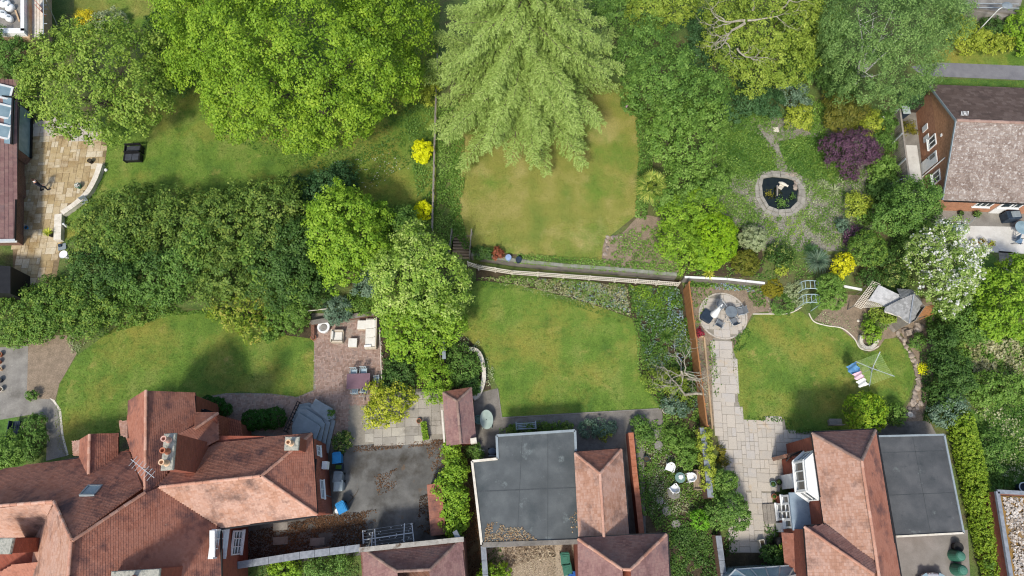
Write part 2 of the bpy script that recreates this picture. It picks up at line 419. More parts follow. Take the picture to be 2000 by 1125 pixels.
def window(par, c, rz, w_, h_, nx=1, ny=1, frame=None, depth=.08, name='window', fw=.06, lean=0):
    """outward normal is local -y turned by rz"""
    rot = Matrix.Rotation(rz, 4, 'Z'); c = Vector(c); f = MB()
    def bx(x, z, sx, sz, sy=depth, y=0): q = rot @ Vector((x, y, z)); f.box(c+q, (sx, sy, sz), rz)
    bx(0, h_/2-fw/2, w_, fw); bx(0, -h_/2+fw/2, w_, fw)
    bx(-w_/2+fw/2, 0, fw, h_-2*fw); bx(w_/2-fw/2, 0, fw, h_-2*fw)
    for i in range(1, nx): bx(-w_/2+w_*i/nx, 0, fw*.7, h_-2*fw, depth*.8)
    for i in range(1, ny): bx(0, -h_/2+h_*i/ny, w_-2*fw, fw*.6, depth*.7)
    q = rot @ Vector((0, -depth*.4, -h_/2-.03)); f.box(c+q, (w_+.1, depth*1.8, .05), rz)
    o = f.build(name, frame or WHITE, par); g = MB(); g.box(c+rot @ Vector((0, depth*.15, 0)), (w_-fw, .02, h_-fw), rz); g.build('pane', GLASS, o)
    return o
def wallp(par, poly, z0, z1, mat, name='wall'):
    return MB().prism([(p[0], p[1]) for p in poly], z0, z1).build(name, mat, par)
def slabs(par, poly, mat, z, cell=.3, rz=0, gap=.018, sizes=((2, 2), (2, 1), (1, 2), (3, 2), (2, 3), (1, 1)), th=.035, name='slab', clip=None, seed=1, mx=300, wts=(5, 3, 3, 2, 2, 1)):
    """paving stones laid one by one inside a world-space outline"""
    rng = random.Random(seed); ca, sa = math.cos(rz), math.sin(rz)
    L = [(p[0]*ca+p[1]*sa, -p[0]*sa+p[1]*ca) for p in poly]
    x0 = min(p[0] for p in L); x1 = max(p[0] for p in L); y0 = min(p[1] for p in L); y1 = max(p[1] for p in L)
    nx = int((x1-x0)/cell)+1; ny = int((y1-y0)/cell)+1; used = set(); cnt = 0; meshes = {}
    for j in range(ny):
        for i in range(nx):
            if (i, j) in used: continue
            for (a, b) in sorted(sizes, key=lambda s_: -rng.random()**(1/wts[sizes.index(s_)]))+[(1, 1)]:
                cs = [(i+p, j+q) for p in range(a) for q in range(b)]
                if any(c in used for c in cs) or i+a > nx or j+b > ny: continue
                break
            for c in cs: used.add(c)
            cx = x0+(i+a/2)*cell; cy = y0+(j+b/2)*cell
            if not inside(cx, cy, L): continue
            q = [(x0+i*cell+gap/2, y0+j*cell+gap/2), (x0+(i+a)*cell-gap/2, y0+j*cell+gap/2), (x0+(i+a)*cell-gap/2, y0+(j+b)*cell-gap/2), (x0+i*cell+gap/2, y0+(j+b)*cell-gap/2)]
            whole = all(inside(u, v, L) for u, v in q)
            if not whole:
                if not clip: 
                    if sum(inside(u, v, L) for u, v in q) < 2: continue
                else:
                    pl = q
                    for e in range(len(L)):
                        (ax, ay), (bx_, by) = L[e], L[(e+1) % len(L)]; o2 = []
                        sd_ = lambda p: ((bx_-ax)*(p[1]-ay)-(by-ay)*(p[0]-ax))*clip
                        for w1 in range(len(pl)):
                            A, B = pl[w1], pl[(w1+1) % len(pl)]; sA, sB = sd_(A), sd_(B)
                            if sA >= 0: o2.append(A)
                            if (sA >= 0) != (sB >= 0): t = sA/(sA-sB); o2.append((A[0]+(B[0]-A[0])*t, A[1]+(B[1]-A[1])*t))
                        pl = o2
                        if len(pl) < 3: break
                    if len(pl) < 3: continue
                    m = MB(); m.prism([((u-cx), (v-cy)) for u, v in pl], 0, th)
                    o = m.build(name, mat, par, local=True); o.location = Vector((cx*ca-cy*sa, cx*sa+cy*ca, z))-woff(par); o.rotation_euler = (0, 0, rz); cnt += 1; continue
            if (a, b) not in meshes:
                X, Y = a*cell/2-gap/2, b*cell/2-gap/2; e = .012; m = MB()
                for (dx, zz) in ((0, 0), (0, th-e), (e, th)): m.v += [(-X+dx, -Y+dx, zz), (X-dx, -Y+dx, zz), (X-dx, Y-dx, zz), (-X+dx, Y-dx, zz)]
                for r1 in (0, 4):
                    for s1 in range(4): t1 = (s1+1) % 4; m.f.append((r1+s1, r1+t1, r1+4+t1, r1+4+s1))
                m.f.append((8, 9, 10, 11)); me = bpy.data.meshes.new(name); me.from_pydata(m.v, [], m.f); me.materials.append(mat); me.update(); meshes[(a, b)] = me
            o = bpy.data.objects.new(name, meshes[(a, b)]); COL.objects.link(o); o.parent = par
            o.location = Vector((cx*ca-cy*sa, cx*sa+cy*ca, z+rng.uniform(-.004, .004)))-woff(par); o.rotation_euler = (rng.uniform(-.004, .004), rng.uniform(-.004, .004), rz+rng.uniform(-.01, .01)); cnt += 1
            if cnt >= mx: return cnt
    return cnt
def blocks(name, par, poly, mat, z, bw=.2, bh=.1, rz=0, ang=True):
    xs = [p[0] for p in poly]; ys = [p[1] for p in poly]; m = MB(); cx, cy = sum(xs)/len(xs), sum(ys)/len(ys)
    n = int(math.hypot(max(xs)-min(xs), max(ys)-min(ys))/bh/1.4)+3; ca, sa = math.cos(rz), math.sin(rz); g = .007
    for x in range(-n, n):
        for y in range(-n, n):      # herringbone
            k = (x-y) % 4
            if k == 0: X, Y, w_, h_ = (x+1)*bh, (y+.5)*bh, bw, bh
            elif k == 2: X, Y, w_, h_ = (x+.5)*bh, y*bh, bh, bw
            else: continue
            if not inside(cx+X*ca-Y*sa, cy+X*sa+Y*ca, poly): continue
            zz = z+.03+random.uniform(-.004, .004)
            m.face([(cx+(X+u)*ca-(Y+v)*sa, cy+(X+u)*sa+(Y+v)*ca, zz) for (u, v) in ((-w_/2+g, -h_/2+g), (w_/2-g, -h_/2+g), (w_/2-g, h_/2-g), (-w_/2+g, h_/2-g))], random.random())
    return m.build(name, mat, par, kind='stuff')
# ================================================================ materials
BARK = M('bark', ['#3d352a', '#6b6152'], 8, bump=.01, bscale=20)
PALEBARK = M('pale_bark', ['#77705f', '#aba592'], 6, bump=.01)
BIRCHBARK = M('birch_bark', ['#b9b5aa', '#e2dfd6'], 9, stain=[(3, '#3a3630', .58, .62)])
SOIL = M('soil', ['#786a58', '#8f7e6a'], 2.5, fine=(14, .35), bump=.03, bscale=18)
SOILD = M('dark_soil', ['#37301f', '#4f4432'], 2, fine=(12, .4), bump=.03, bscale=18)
LAWN = M('lawn', ['#4e6c27', '#647f2e', '#7c8840'], .45, fine=(13, .33), bump=.03, bscale=30, stain=[(.25, '#8d883c', .47, .7), (.6, '#9c9150', .6, .76), (1.9, '#46691d', .56, .75)], stripe=(4.2, .07))
LAWNDRY = M('dry_lawn', ['#6b7b33', '#83843d', '#968f50'], .42, fine=(12, .33), bump=.03, bscale=30, stain=[(.33, '#a39a60', .54, .78), (.22, '#5c7d27', .52, .7)], stripe=(2.6, .12))
LAWNB = M('lawn_blade', ['#4e6c27', '#647f2e', '#7c8840'], .45, fine=(13, .33), src='both', mix=.6, tl=.15, stain=[(.25, '#8d883c', .47, .7), (.6, '#9c9150', .6, .76), (1.9, '#46691d', .56, .75)], stripe=(4.2, .07))
DRYB = M('dry_lawn_blade', ['#6b7b33', '#83843d', '#968f50'], .42, fine=(12, .33), src='both', mix=.6, tl=.15, stain=[(.33, '#a39a60', .54, .78), (.22, '#5c7d27', .52, .7)], stripe=(2.6, .12))
LAWNLUSH = M('lush_grass', ['#3c5a20', '#4d6e29', '#647f34'], 1.2, fine=(10, .4), bump=.05, bscale=22)
ROUGH = M('rough_grass', ['#4d7323', '#7c8f3f', '#a39a6a'], 1.0, fine=(9, .45), bump=.08, bscale=14)
GROUND = M('ground', ['#46602a', '#5d6a35', '#5a4c3a'], .6, fine=(9, .4), bump=.05, bscale=14)
STONE = M('sandstone_slab', ['#8f7c5c', '#a8946d', '#b9a98b', '#c6bda6'], 3, src='objboth', mix=.75, fine=(12, .18), bump=.006, stain=[(.5, '#7d6238', .5, .72), (2.4, '#6b5a3c', .6, .8)])
PALESTONE = M('pale_slab', ['#a8a196', '#b0a89b', '#b6ad9f', '#aca7a0'], 3, src='objboth', mix=.8, fine=(14, .14), bump=.004, stain=[(.8, '#b89f7c', .58, .8), (4, '#8c857a', .62, .85)])
MORTAR = M('mortar_bed', ['#7d776b', '#918a7c'], 4, fine=(20, .2))
SANDBED = M('sandy_bed', ['#6a5a41', '#857357'], 4, fine=(20, .2))
BLOCK = M('block_paver', ['#7a6459', '#94796a', '#a89083', '#6b5b55'], 1, src='both', mix=.65, fine=(20, .15), stain=[(.7, '#a09588', .55, .75)])
GREYCONC = M('concrete', ['#716d66', '#8b877e'], 1.2, fine=(16, .16), bump=.006, stain=[(.7, '#5c5850', .55, .8), (3, '#9a968c', .6, .8)])
DARKCONC = M('old_concrete', ['#69645c', '#837d74'], 1.2, fine=(16, .2), bump=.008, stain=[(.8, '#47443d', .5, .78)])
SLABC = M('concrete_slab', ['#827d72', '#9b958a', '#aea899'], 1.4, src='objboth', mix=.6, fine=(16, .16), bump=.006, stain=[(1.1, '#6a6458', .56, .8)])
ASPH = M('asphalt', ['#4c4b47', '#62615d', '#75746f'], .6, fine=(22, .2), bump=.008, bscale=60, stain=[(.5, '#3a352c', .5, .72), (1.4, '#6e5539', .62, .8)])
TARMAC = M('tarmac_path', ['#6b6a6d', '#7c7b7c'], 1.5, fine=(22, .2), bump=.006, bscale=60)
DRIVE = M('driveway', ['#716c64', '#86817a'], 1, fine=(18, .12), bump=.004)
GRAVEL = M('gravel', ['#8b7c66', '#a49580', '#6e6152'], 6, fine=(30, .45), bump=.03, bscale=35)
WHITEPAVE = M('white_paving', ['#b9b6ae', '#cbc9c2'], 1, fine=(14, .06), stain=[(.9, '#a09c92', .55, .8)])
CRAZY = M('crazy_paving', ['#7a766a', '#8d897c'], 2, vor=(3.2, '#55523f', .06), fine=(14, .2), bump=.01, stain=[(.9, '#6b7440', .56, .75)])
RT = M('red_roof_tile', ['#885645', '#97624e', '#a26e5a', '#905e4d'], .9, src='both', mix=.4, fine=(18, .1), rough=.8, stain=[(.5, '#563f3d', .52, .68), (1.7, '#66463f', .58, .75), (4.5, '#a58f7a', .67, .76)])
RT2 = M('sunlit_orange_roof_tile', ['#98705a', '#a87f69', '#b59280', '#9c7562'], .9, src='both', mix=.4, fine=(18, .1), rough=.8, stain=[(.6, '#6b5349', .53, .7), (1.8, '#7a5e50', .6, .75), (4.5, '#bba890', .67, .76)])  # lighter copy of the red tile: sun on the slopes put into the colour
RT3 = M('shaded_roof_tile', ['#6b4d46', '#7a5850', '#84655c', '#6c5550'], .9, src='both', mix=.4, fine=(18, .12), rough=.8, stain=[(.7, '#4a3c3b', .55, .75)])  # darker tile for north slopes, their shade put into the colour
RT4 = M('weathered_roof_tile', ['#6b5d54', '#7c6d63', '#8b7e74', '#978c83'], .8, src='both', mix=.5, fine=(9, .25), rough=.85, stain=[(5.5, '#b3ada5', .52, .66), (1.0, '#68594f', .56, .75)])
RT5 = M('shaded_brown_roof_tile', ['#4b3e38', '#5c4c44', '#6f6058'], .8, src='both', mix=.6, fine=(9, .2), rough=.9, stain=[(3.5, '#857a6e', .66, .74)])  # bungalow north slope: shade painted in as a darker tile
RT6 = M('mauve_roof_tile', ['#745650', '#866560', '#93736a', '#7d6664'], .9, src='both', mix=.4, fine=(15, .12), rough=.8, stain=[(.6, '#5b4a4d', .55, .75)])
RIDGE = M('ridge_clay', ['#a87862', '#b88a74', '#c5a08c'], 3, src='objboth', mix=.7, fine=(14, .15))
RIDGED = M('dark_ridge_clay', ['#7d6459', '#8c7266', '#9c8376'], 3, src='objboth', mix=.7, fine=(14, .15))
BRICK = M('red_brick', ['#8a4a38', '#9b5642', '#8d4f40'], 3, brick=(.225, .075, '#80594a'), fine=(14, .12))
BRICKO = M('orange_brick', ['#ae7656', '#bc8462', '#a36c4e'], 3, brick=(.225, .075, '#9b8270'), fine=(14, .1))
BRICKB = M('brown_brick', ['#6b4a3b', '#7f5a49', '#5d4036'], 3, brick=(.225, .075, '#877a6e'), fine=(14, .15))
HUNG = M('hung_tile', ['#8a4f3e', '#9c5c48', '#aa6c58'], 2, brick=(.17, .1, '#5a2c22'), fine=(14, .12))
FELT = M('roof_felt', ['#474b4b', '#525656', '#5e6261'], .7, fine=(14, .08), rough=.85, stain=[(.45, '#3f4546', .5, .7), (1.1, '#727a78', .6, .74), (3.2, '#363b3a', .66, .78)])
FELTD = M('dark_roof_felt', ['#3f4243', '#4a4c4d', '#565757'], .9, fine=(14, .1), rough=.85, stain=[(.7, '#6f7673', .62, .72), (1.6, '#34393b', .6, .75)])
SEAM = M('seam_bitumen', ['#3c4041', '#484c4d'], 4, fine=(14, .2))
WHITE = M('white_paint', ['#d6d7d3', '#e4e4e0'], 3, rough=.5, fine=(10, .04))
OFFW = M('cream_stone', ['#bfb6a4', '#d5cebf'], 3, fine=(12, .1), bump=.005)
BLACK = M('black_paint', ['#151516', '#1f1f20'], 3, rough=.6)
GLASS = M('glass', ['#1c2628', '#2f3d44'], 1.5, rough=.12, spec=.8)
GLASSP = M('pale_glass', ['#6f8890', '#93a7ad'], 1.5, rough=.15, spec=.8)
LEAD = M('lead_flashing', ['#6b7076', '#8a8f94'], 4, rough=.6)
TIMBER = M('weathered_timber', ['#83735f', '#9c8a72'], 2, src='objboth', fine=(16, .25), bump=.004)
OLDWOOD = M('old_grey_wood', ['#6a645b', '#888177', '#989286'], 3, src='both', fine=(18, .25), bump=.004)
ORANGEW = M('orange_fence_stain', ['#8f6038', '#a3744a'], 2, src='both', fine=(14, .15))
NEWWOOD = M('new_timber', ['#a58a68', '#bba180'], 2, fine=(18, .15))
DARKW = M('dark_timber', ['#2d2823', '#443c34'], 2, fine=(14, .2))
GREYP = M('grey_paint', ['#7d8689', '#8c9598'], 2, rough=.7, fine=(12, .08))
METAL = M('galvanised_metal', ['#9fa6a8', '#b6bcbd'], 4, rough=.45, metal=.3)
TERRA = M('terracotta', ['#9a5c40', '#b3755a'], 4, fine=(12, .1))
PLBLUE = M('blue_plastic', ['#2479b0', '#3489bd'], 3, rough=.5)
PLDBLUE = M('dark_blue_plastic', ['#222d3a', '#2e3b49'], 3, rough=.5)
PLGREY = M('grey_plastic', ['#70797d', '#848d90'], 3, rough=.5)
PLLG = M('light_grey_plastic', ['#94a0a1', '#a8b2b2'], 3, rough=.5)
PLGREEN = M('green_plastic', ['#2e5e4c', '#3b6e5b'], 3, rough=.45)
PLWHITE = M('white_plastic', ['#d9dad7', '#e6e6e2'], 3, rough=.35)
RATTAN = M('pale_rattan', ['#b3a690', '#c8bda9'], 12, fine=(40, .2))
CUSH = M('cream_cushion', ['#cac6ba', '#d8d5cb'], 3, rough=.9)
TABLEM = M('mauve_table', ['#6d535a', '#7b6068'], 2, rough=.5, fine=(10, .06))
GRNTOP = M('pale_green_resin', ['#97a79c', '#a5b3a8'], 3, rough=.45)
MESHG = M('grey_mesh_fabric', ['#62676b', '#757a7e'], 4, rough=.8, fine=(40, .2))
SHING = M('grey_shingle', ['#6f6f6c', '#868684', '#9a9a97'], 2, src='both', mix=.6, fine=(14, .15), stain=[(1.2, '#585a56', .58, .75)])
WSHING = M('pale_shingle', ['#8f8f8e', '#a3a3a1', '#b3b2b0'], 2, src='both', mix=.6, fine=(14, .15), stain=[(1.6, '#77776f', .6, .75)])
WATER = M('pond_water', ['#0d120c', '#1b2114'], 3, rough=.08, spec=.8)
LITTER = M('dead_leaves', ['#3d2e20', '#5f452e', '#7a5d42'], src='rnd', rough=.8)
LITTERD = M('brown_leaf_litter', ['#2c2016', '#4a3320', '#6b4a2c'], src='rnd', rough=.8)
COBBLES = M('loose_stone', ['#8b7f72', '#a89a8a', '#75695e', '#b3aaa0'], 2, src='objboth', fine=(12, .2))
# leaves
g = leafm
LF_MAPLE = g('maple_leaf', ['#587a1e', '#7fa12a', '#a3bb3c'])
LF_APPLE = g('apple_leaf', ['#57752a', '#7e9b38', '#a5b653'])
LF_CEDAR = g('cedar_needle', ['#6a883c', '#8fa950', '#b0c372'])
LF_HEDGE = g('hedge_leaf', ['#48632a', '#698535', '#95a34a'])
LF_HEDGE2 = g('green_hedge_leaf', ['#466726', '#648634', '#94a848'])
LF_DARK = g('dark_leaf', ['#35521f', '#4d6e30', '#6a8842'])
LF_DKB = g('bluish_dark_leaf', ['#30502f', '#466a3c', '#628450'])
LF_BRIGHT = g('bright_leaf', ['#5d8420', '#80a42c', '#a2bd40'])
LF_PALE = g('variegated_leaf', ['#688a32', '#90ae42', '#c0ce78'])
LF_LIME = g('lime_leaf', ['#809430', '#a0ae3c', '#bfc650'])
LF_YELLOW = g('yellow_bush_leaf', ['#c2c80e', '#e2e612', '#f4f430'])
LF_GOLD = g('gold_leaf', ['#64802c', '#869b38', '#abb94e'])
LF_MID = g('mid_green_leaf', ['#446628', '#628638', '#88a850'])
LF_MID2 = g('fresh_green_leaf', ['#4d7028', '#6e9139', '#94b058'])
LF_BIRCH = g('birch_leaf', ['#4c6a34', '#6f8f4a', '#95b064'])
LF_PURPLE = g('purple_leaf', ['#483241', '#624557', '#7d5a6a'])
LF_OLIVE = g('olive_leaf', ['#5d5f1c', '#7b7626', '#969036'])
LF_SILVER = g('silver_leaf', ['#7c8b5c', '#9eaa7a', '#bcc398'])
LF_BLUEG = g('blue_green_leaf', ['#4c6850', '#6b866a', '#95a68c'])
LF_SPOT = g('spotted_leaf', ['#738a1e', '#a9b231', '#dcd862'])
LF_GRASS = g('grass_blade', ['#3f6424', '#587c30', '#7d9640'])
LF_BLOSS = g('blossom_leaf', ['#5f7f30', '#8ba54a', '#c8cf9a'])
FL_WHITE = M('white_blossom', ['#cfd0c2', '#e9e8e0'], src='rnd', rough=.7, tl=.3)
FL_PINK = M('pink_flower', ['#b583ae', '#d0a8c6'], src='rnd', rough=.7, tl=.3)
FL_BLUE = M('blue_flower', ['#7d96b5', '#a7bacb', '#8fa89a'], src='rnd', rough=.7, tl=.3)
FL_YEL = M('yellow_flower', ['#d6bf1a', '#e8da3e'], src='rnd', rough=.7, tl=.3)
FL_RED = M('red_flower', ['#a33a2c', '#c25c42'], src='rnd', rough=.7, tl=.3)
FL_CRIM = M('crimson_flower', ['#8e2036', '#ad3a4c'], src='rnd', rough=.7, tl=.3)
# ================================================================ ground
S_ = 'structure'
gp = []
top = [P(a, b, T) for a, b in BL]; bot = [P(a, b, 0) for a, b in BL]
me = bpy.data.meshes.new('ground'); n = len(BL)
XL, XR = 400, 400
vs = [tuple(p) for p in top]+[(p.x, p.y, 0) for p in top]+[(max(-XL, min(XR, p.x)), 400, T) for p in top]+[(max(-XL, min(XR, p.x)), -400, 0) for p in top]
fs = []
for i in range(n-1): fs += [(i, i+1, 2*n+i+1, 2*n+i), (n+i, n+i+1, i+1, i), (3*n+i, 3*n+i+1, n+i+1, n+i)]
me.from_pydata(vs, [], fs); me.materials.append(GROUND); me.update()
o = bpy.data.objects.new('ground', me); COL.objects.link(o); tag(o, kind=S_)
# lawns
sheet('lawn', [(200, 330), (215, 180), (330, 60), (400, -60), (860, -60), (850, 450), (700, 440), (560, 400), (440, 410), (240, 440), (125, 470), (120, 425), (150, 395), (180, 360)], LAWN, .006)
cover('grass', 'short mown grass blades over the upper left lawn', [(200, 330), (215, 180), (330, 60), (400, -60), (860, -60), (850, 450), (700, 440), (560, 400), (440, 410), (240, 440), (125, 470), (120, 425), (150, 395), (180, 360)], LAWNB, 170, .085, .05, None, .8, cut=-1., wid=.16)
sheet('lawn', [(140, 70), (150, -60), (330, -60), (320, 50), (240, 60)], LAWNDRY, .01)
cover('grass', 'rough grass blades on the small lawn at the top left', [(140, 70), (150, -60), (330, -60), (320, 50), (240, 60)], DRYB, 170, .085, .05, None, .8, cut=-1., wid=.16)
sheet('lawn', [(112, 880), (107, 810), (116, 750), (150, 695), (225, 640), (330, 612), (420, 605), (500, 620), (560, 655), (613, 662), (616, 762), (578, 777), (525, 770), (470, 764), (440, 770), (385, 778), (330, 800), (250, 830), (200, 870), (130, 890)], LAWN, .006)
cover('grass', 'mown grass blades over the curved lower left lawn', [(112, 880), (107, 810), (116, 750), (150, 695), (225, 640), (330, 612), (420, 605), (500, 620), (560, 655), (613, 662), (616, 762), (578, 777), (525, 770), (470, 764), (440, 770), (385, 778), (330, 800), (250, 830), (200, 870), (130, 890)], LAWNB, 170, .085, .05, None, .8, cut=-1., wid=.16)
sheet('lawn', [(888, 300), (900, 120), (1000, 60), (1240, 180), (1252, 300), (1243, 420), (1180, 470), (1176, 508), (1100, 506), (1000, 496), (925, 484), (885, 440)], LAWNDRY, .006)
cover('grass', 'dry patchy grass blades over the upper middle lawn', [(888, 300), (900, 120), (1000, 60), (1240, 180), (1252, 300), (1243, 420), (1180, 470), (1176, 508), (1100, 506), (1000, 496), (925, 484), (885, 440)], DRYB, 170, .085, .05, None, .8, cut=-1., wid=.16)
sheet('lawn', [(905, 560), (935, 548), (1010, 556), (1100, 578), (1180, 602), (1235, 622), (1250, 670), (1247, 720), (1270, 770), (1292, 799), (1100, 807), (980, 817), (975, 762), (965, 742), (945, 690), (900, 650)], LAWN, .006)
cover('grass', 'mown grass blades over the lower middle lawn', [(905, 560), (935, 548), (1010, 556), (1100, 578), (1180, 602), (1235, 622), (1250, 670), (1247, 720), (1270, 770), (1292, 799), (1100, 807), (980, 817), (975, 762), (965, 742), (945, 690), (900, 650)], LAWNB, 170, .085, .05, None, .8, cut=-1., wid=.16)
sheet('lawn', [(1428, 690), (1440, 665), (1462, 632), (1475, 615), (1530, 612), (1565, 608), (1590, 628), (1640, 640), (1672, 668), (1690, 690), (1715, 682), (1728, 662), (1752, 660), (1775, 690), (1787, 735), (1776, 775), (1752, 808), (1700, 830), (1640, 845), (1545, 846), (1531, 820), (1452, 821), (1441, 790), (1436, 740), (1428, 715)], LAWN, .006)
cover('grass', 'mown grass blades over the right hand lawn', [(1428, 690), (1440, 665), (1462, 632), (1475, 615), (1530, 612), (1565, 608), (1590, 628), (1640, 640), (1672, 668), (1690, 690), (1715, 682), (1728, 662), (1752, 660), (1775, 690), (1787, 735), (1776, 775), (1752, 808), (1700, 830), (1640, 845), (1545, 846), (1531, 820), (1452, 821), (1441, 790), (1436, 740), (1428, 715)], LAWNB, 170, .085, .05, None, .8, cut=-1., wid=.16)
sheet('lawn', [(1800, 125), (1850, 90), (1900, 78), (2200, 60), (2200, 132), (2000, 130), (1850, 122)], LAWN, .006)
cover('grass', 'grass blades on the verge beyond the footpath', [(1800, 125), (1850, 90), (1900, 78), (2200, 60), (2200, 132), (2000, 130), (1850, 122)], LAWNB, 170, .085, .05, None, .8, cut=-1., wid=.16)
sheet('lawn', [(1790, 152), (2200, 165), (2200, 200), (2000, 185), (1805, 172)], LAWNLUSH, .006)
cover('grass', 'grass blades on the strip beside the bungalow roof', [(1790, 152), (2200, 165), (2200, 200), (2000, 185), (1805, 172)], LAWNB, 170, .085, .05, None, .8, cut=-1., wid=.16)
sheet('path', [(1780, 130), (1830, 122), (2200, 136), (2200, 162), (1990, 156), (1800, 148)], TARMAC, .010)
sheet('grass_patch', [(1410, 262), (1470, 255), (1505, 300), (1512, 335), (1460, 345), (1405, 335)], LAWNLUSH, .012, smooth=True)
sheet('grass_patch', [(1525, 280), (1600, 268), (1660, 290), (1660, 350), (1600, 352), (1545, 325)], LAWNLUSH, .012, smooth=True)
sheet('grass_patch', [(1872, 500), (1940, 498), (1952, 560), (1930, 600), (1870, 590)], LAWNLUSH, .006, smooth=True)
sheet('grass_patch', [(1850, 640), (2100, 620), (2100, 790), (1900, 770), (1860, 700)], ROUGH, .006)
sheet('grass_patch', [(1890, 800), (2100, 790), (2100, 960), (1950, 950), (1910, 930)], LAWNLUSH, .006)
sheet('grass_patch', [(-100, 815), (30, 812), (45, 840), (55, 880), (45, 935), (-100, 940)], LAWNLUSH, .006)
# paths, yards
sheet('garden_path', [(1400, 235), (1500, 228), (1600, 238), (1712, 255), (1716, 350), (1700, 490), (1500, 492), (1420, 480), (1395, 400)], CRAZY, .008)
sheet('patio_bed', [(25, 600), (25, 270), (60, 235), (150, 255), (210, 280), (205, 325), (170, 385), (122, 415), (122, 475), (100, 600)], SANDBED, .009)
sheet('soil_bed', [(45, 655), (130, 655), (150, 690), (116, 750), (107, 785), (52, 782)], SOIL, .008)
sheet('soil_bed', [(1338, 560), (1500, 562), (1560, 600), (1470, 612), (1430, 690), (1400, 830), (1372, 835), (1350, 700)], SOIL, .005)
sheet('soil_bed', [(1590, 625), (1640, 570), (1820, 580), (1830, 700), (1800, 830), (1750, 830), (1790, 760), (1790, 700), (1760, 650), (1700, 690), (1640, 640)], SOIL, .005)
sheet('soil_bed', [(1182, 468), (1215, 455), (1250, 422), (1290, 425), (1330, 430), (1325, 530), (1250, 524), (1182, 518)], SOIL, .008, smooth=True)
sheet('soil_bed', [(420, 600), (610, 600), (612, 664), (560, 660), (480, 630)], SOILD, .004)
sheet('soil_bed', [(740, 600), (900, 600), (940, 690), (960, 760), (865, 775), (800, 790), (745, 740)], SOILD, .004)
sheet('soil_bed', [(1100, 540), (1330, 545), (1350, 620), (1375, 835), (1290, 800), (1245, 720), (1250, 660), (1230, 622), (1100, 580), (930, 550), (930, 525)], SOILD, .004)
sheet('soil_bed', [(1395, 440), (1470, 450), (1486, 480), (1484, 535), (1400, 540), (1335, 538), (1330, 470)], SOILD, .010, smooth=True)
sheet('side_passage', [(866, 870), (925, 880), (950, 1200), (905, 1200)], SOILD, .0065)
sheet('back_yard', [(470, 1110), (450, 880), (560, 845), (690, 870), (864, 858), (875, 1060), (700, 1085)], ASPH, .0085)
sheet('patio', [(614, 664), (608, 612), (740, 612), (750, 790), (680, 790), (680, 875), (560, 860), (440, 840), (370, 800), (385, 778), (440, 768), (525, 768), (580, 775), (612, 762)], MORTAR, .0095)
sheet('courtyard', [(678, 785), (745, 760), (868, 760), (870, 860), (690, 878), (676, 878)], MORTAR, .008)
sheet('concrete_path', [(925, 770), (972, 758), (980, 815), (1292, 798), (1300, 850), (1262, 860), (1258, 900), (1262, 1060), (1120, 1060), (925, 905)], DARKCONC, .008)
sheet('driveway', [(1745, 1040), (1890, 1035), (1900, 1220), (1750, 1220)], DRIVE, .006)
sheet('driveway_edge', [(1716, 825), (1815, 822), (1830, 850), (1716, 860)], DARKCONC, .007)
sheet('gravel_yard', [(940, 1060), (1130, 1055), (1140, 1220), (940, 1220)], GRAVEL, .009)
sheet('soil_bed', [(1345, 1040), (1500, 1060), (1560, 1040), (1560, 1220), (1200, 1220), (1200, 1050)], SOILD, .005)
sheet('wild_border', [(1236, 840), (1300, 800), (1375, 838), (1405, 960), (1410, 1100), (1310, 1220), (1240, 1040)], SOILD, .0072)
sheet('terrace', [(1830, 415), (2100, 435), (2100, 500), (1882, 490), (1862, 450)], WHITEPAVE, .010)
sheet('terrace', [(1800, 400), (1870, 405), (2100, 425), (2100, 445), (1820, 440)], GREYCONC, .014)
sheet('side_path', [(1750, 205), (1790, 205), (1812, 430), (1770, 420)], GREYCONC, .012)
sheet('path', [(1950, 490), (1978, 492), (1985, 560), (1958, 560)], GREYCONC, .010)
sheet('path', [(-60, 682), (55, 675), (52, 790), (-60, 800)], GREYCONC, .010)
sheet('path', [(0, 785), (40, 785), (70, 778), (100, 780), (116, 800), (120, 850), (130, 890), (90, 900), (92, 850), (88, 815), (70, 808), (0, 820)], GREYCONC, .014)
sheet('path_edge', [(96, 777), (106, 781), (119, 800), (124, 850), (134, 888), (130, 890), (120, 850), (115, 801), (104, 785)], OFFW, .018)
# ---- patio paving laid stone by stone
def W2(px, h): return [(P(a, b, h).x, P(a, b, h).y) for a, b in px]
pt = tag(thing('stone_patio', None, None, P(90, 400)), kind=S_)
slabs(pt, W2([(28, 590), (25, 275), (60, 265), (205, 275), (203, 322), (172, 375), (121, 412), (116, 500), (75, 560)], T), STONE, T-.005, .27, R(3), seed=3, sizes=((2, 2), (3, 2), (2, 3), (2, 1), (1, 2), (1, 1)), wts=(6, 3, 3, 2, 2, .6))
slabs(pt, W2([(62, 235), (190, 235), (205, 275), (62, 265)], T), PALESTONE, T-.005, .3, R(2), seed=4)
fp = tag(thing('paved_patio', None, None, P(1470, 880)), kind=S_)
MB().face([(*q, .008) for q in W2([(1392, 660), (1425, 660), (1437, 700), (1442, 782), (1452, 822), (1532, 818), (1536, 846), (1592, 842), (1592, 872), (1548, 890), (1540, 940), (1510, 965), (1500, 1080), (1425, 1080), (1420, 960), (1400, 845), (1390, 782)], 0)][::-1]).build('mortar_bed', MORTAR, fp)
slabs(fp, W2([(1392, 784), (1440, 782), (1450, 822), (1530, 820), (1535, 846), (1590, 844), (1590, 872), (1548, 890), (1540, 935), (1512, 960), (1420, 955), (1400, 848)], 0), PALESTONE, .0, .31, R(-2), seed=5, mx=200)
slabs(fp, W2([(1422, 958), (1508, 960), (1500, 1078), (1438, 1078), (1422, 1040)], 0), PALESTONE, .0, .36, R(-2), seed=6)
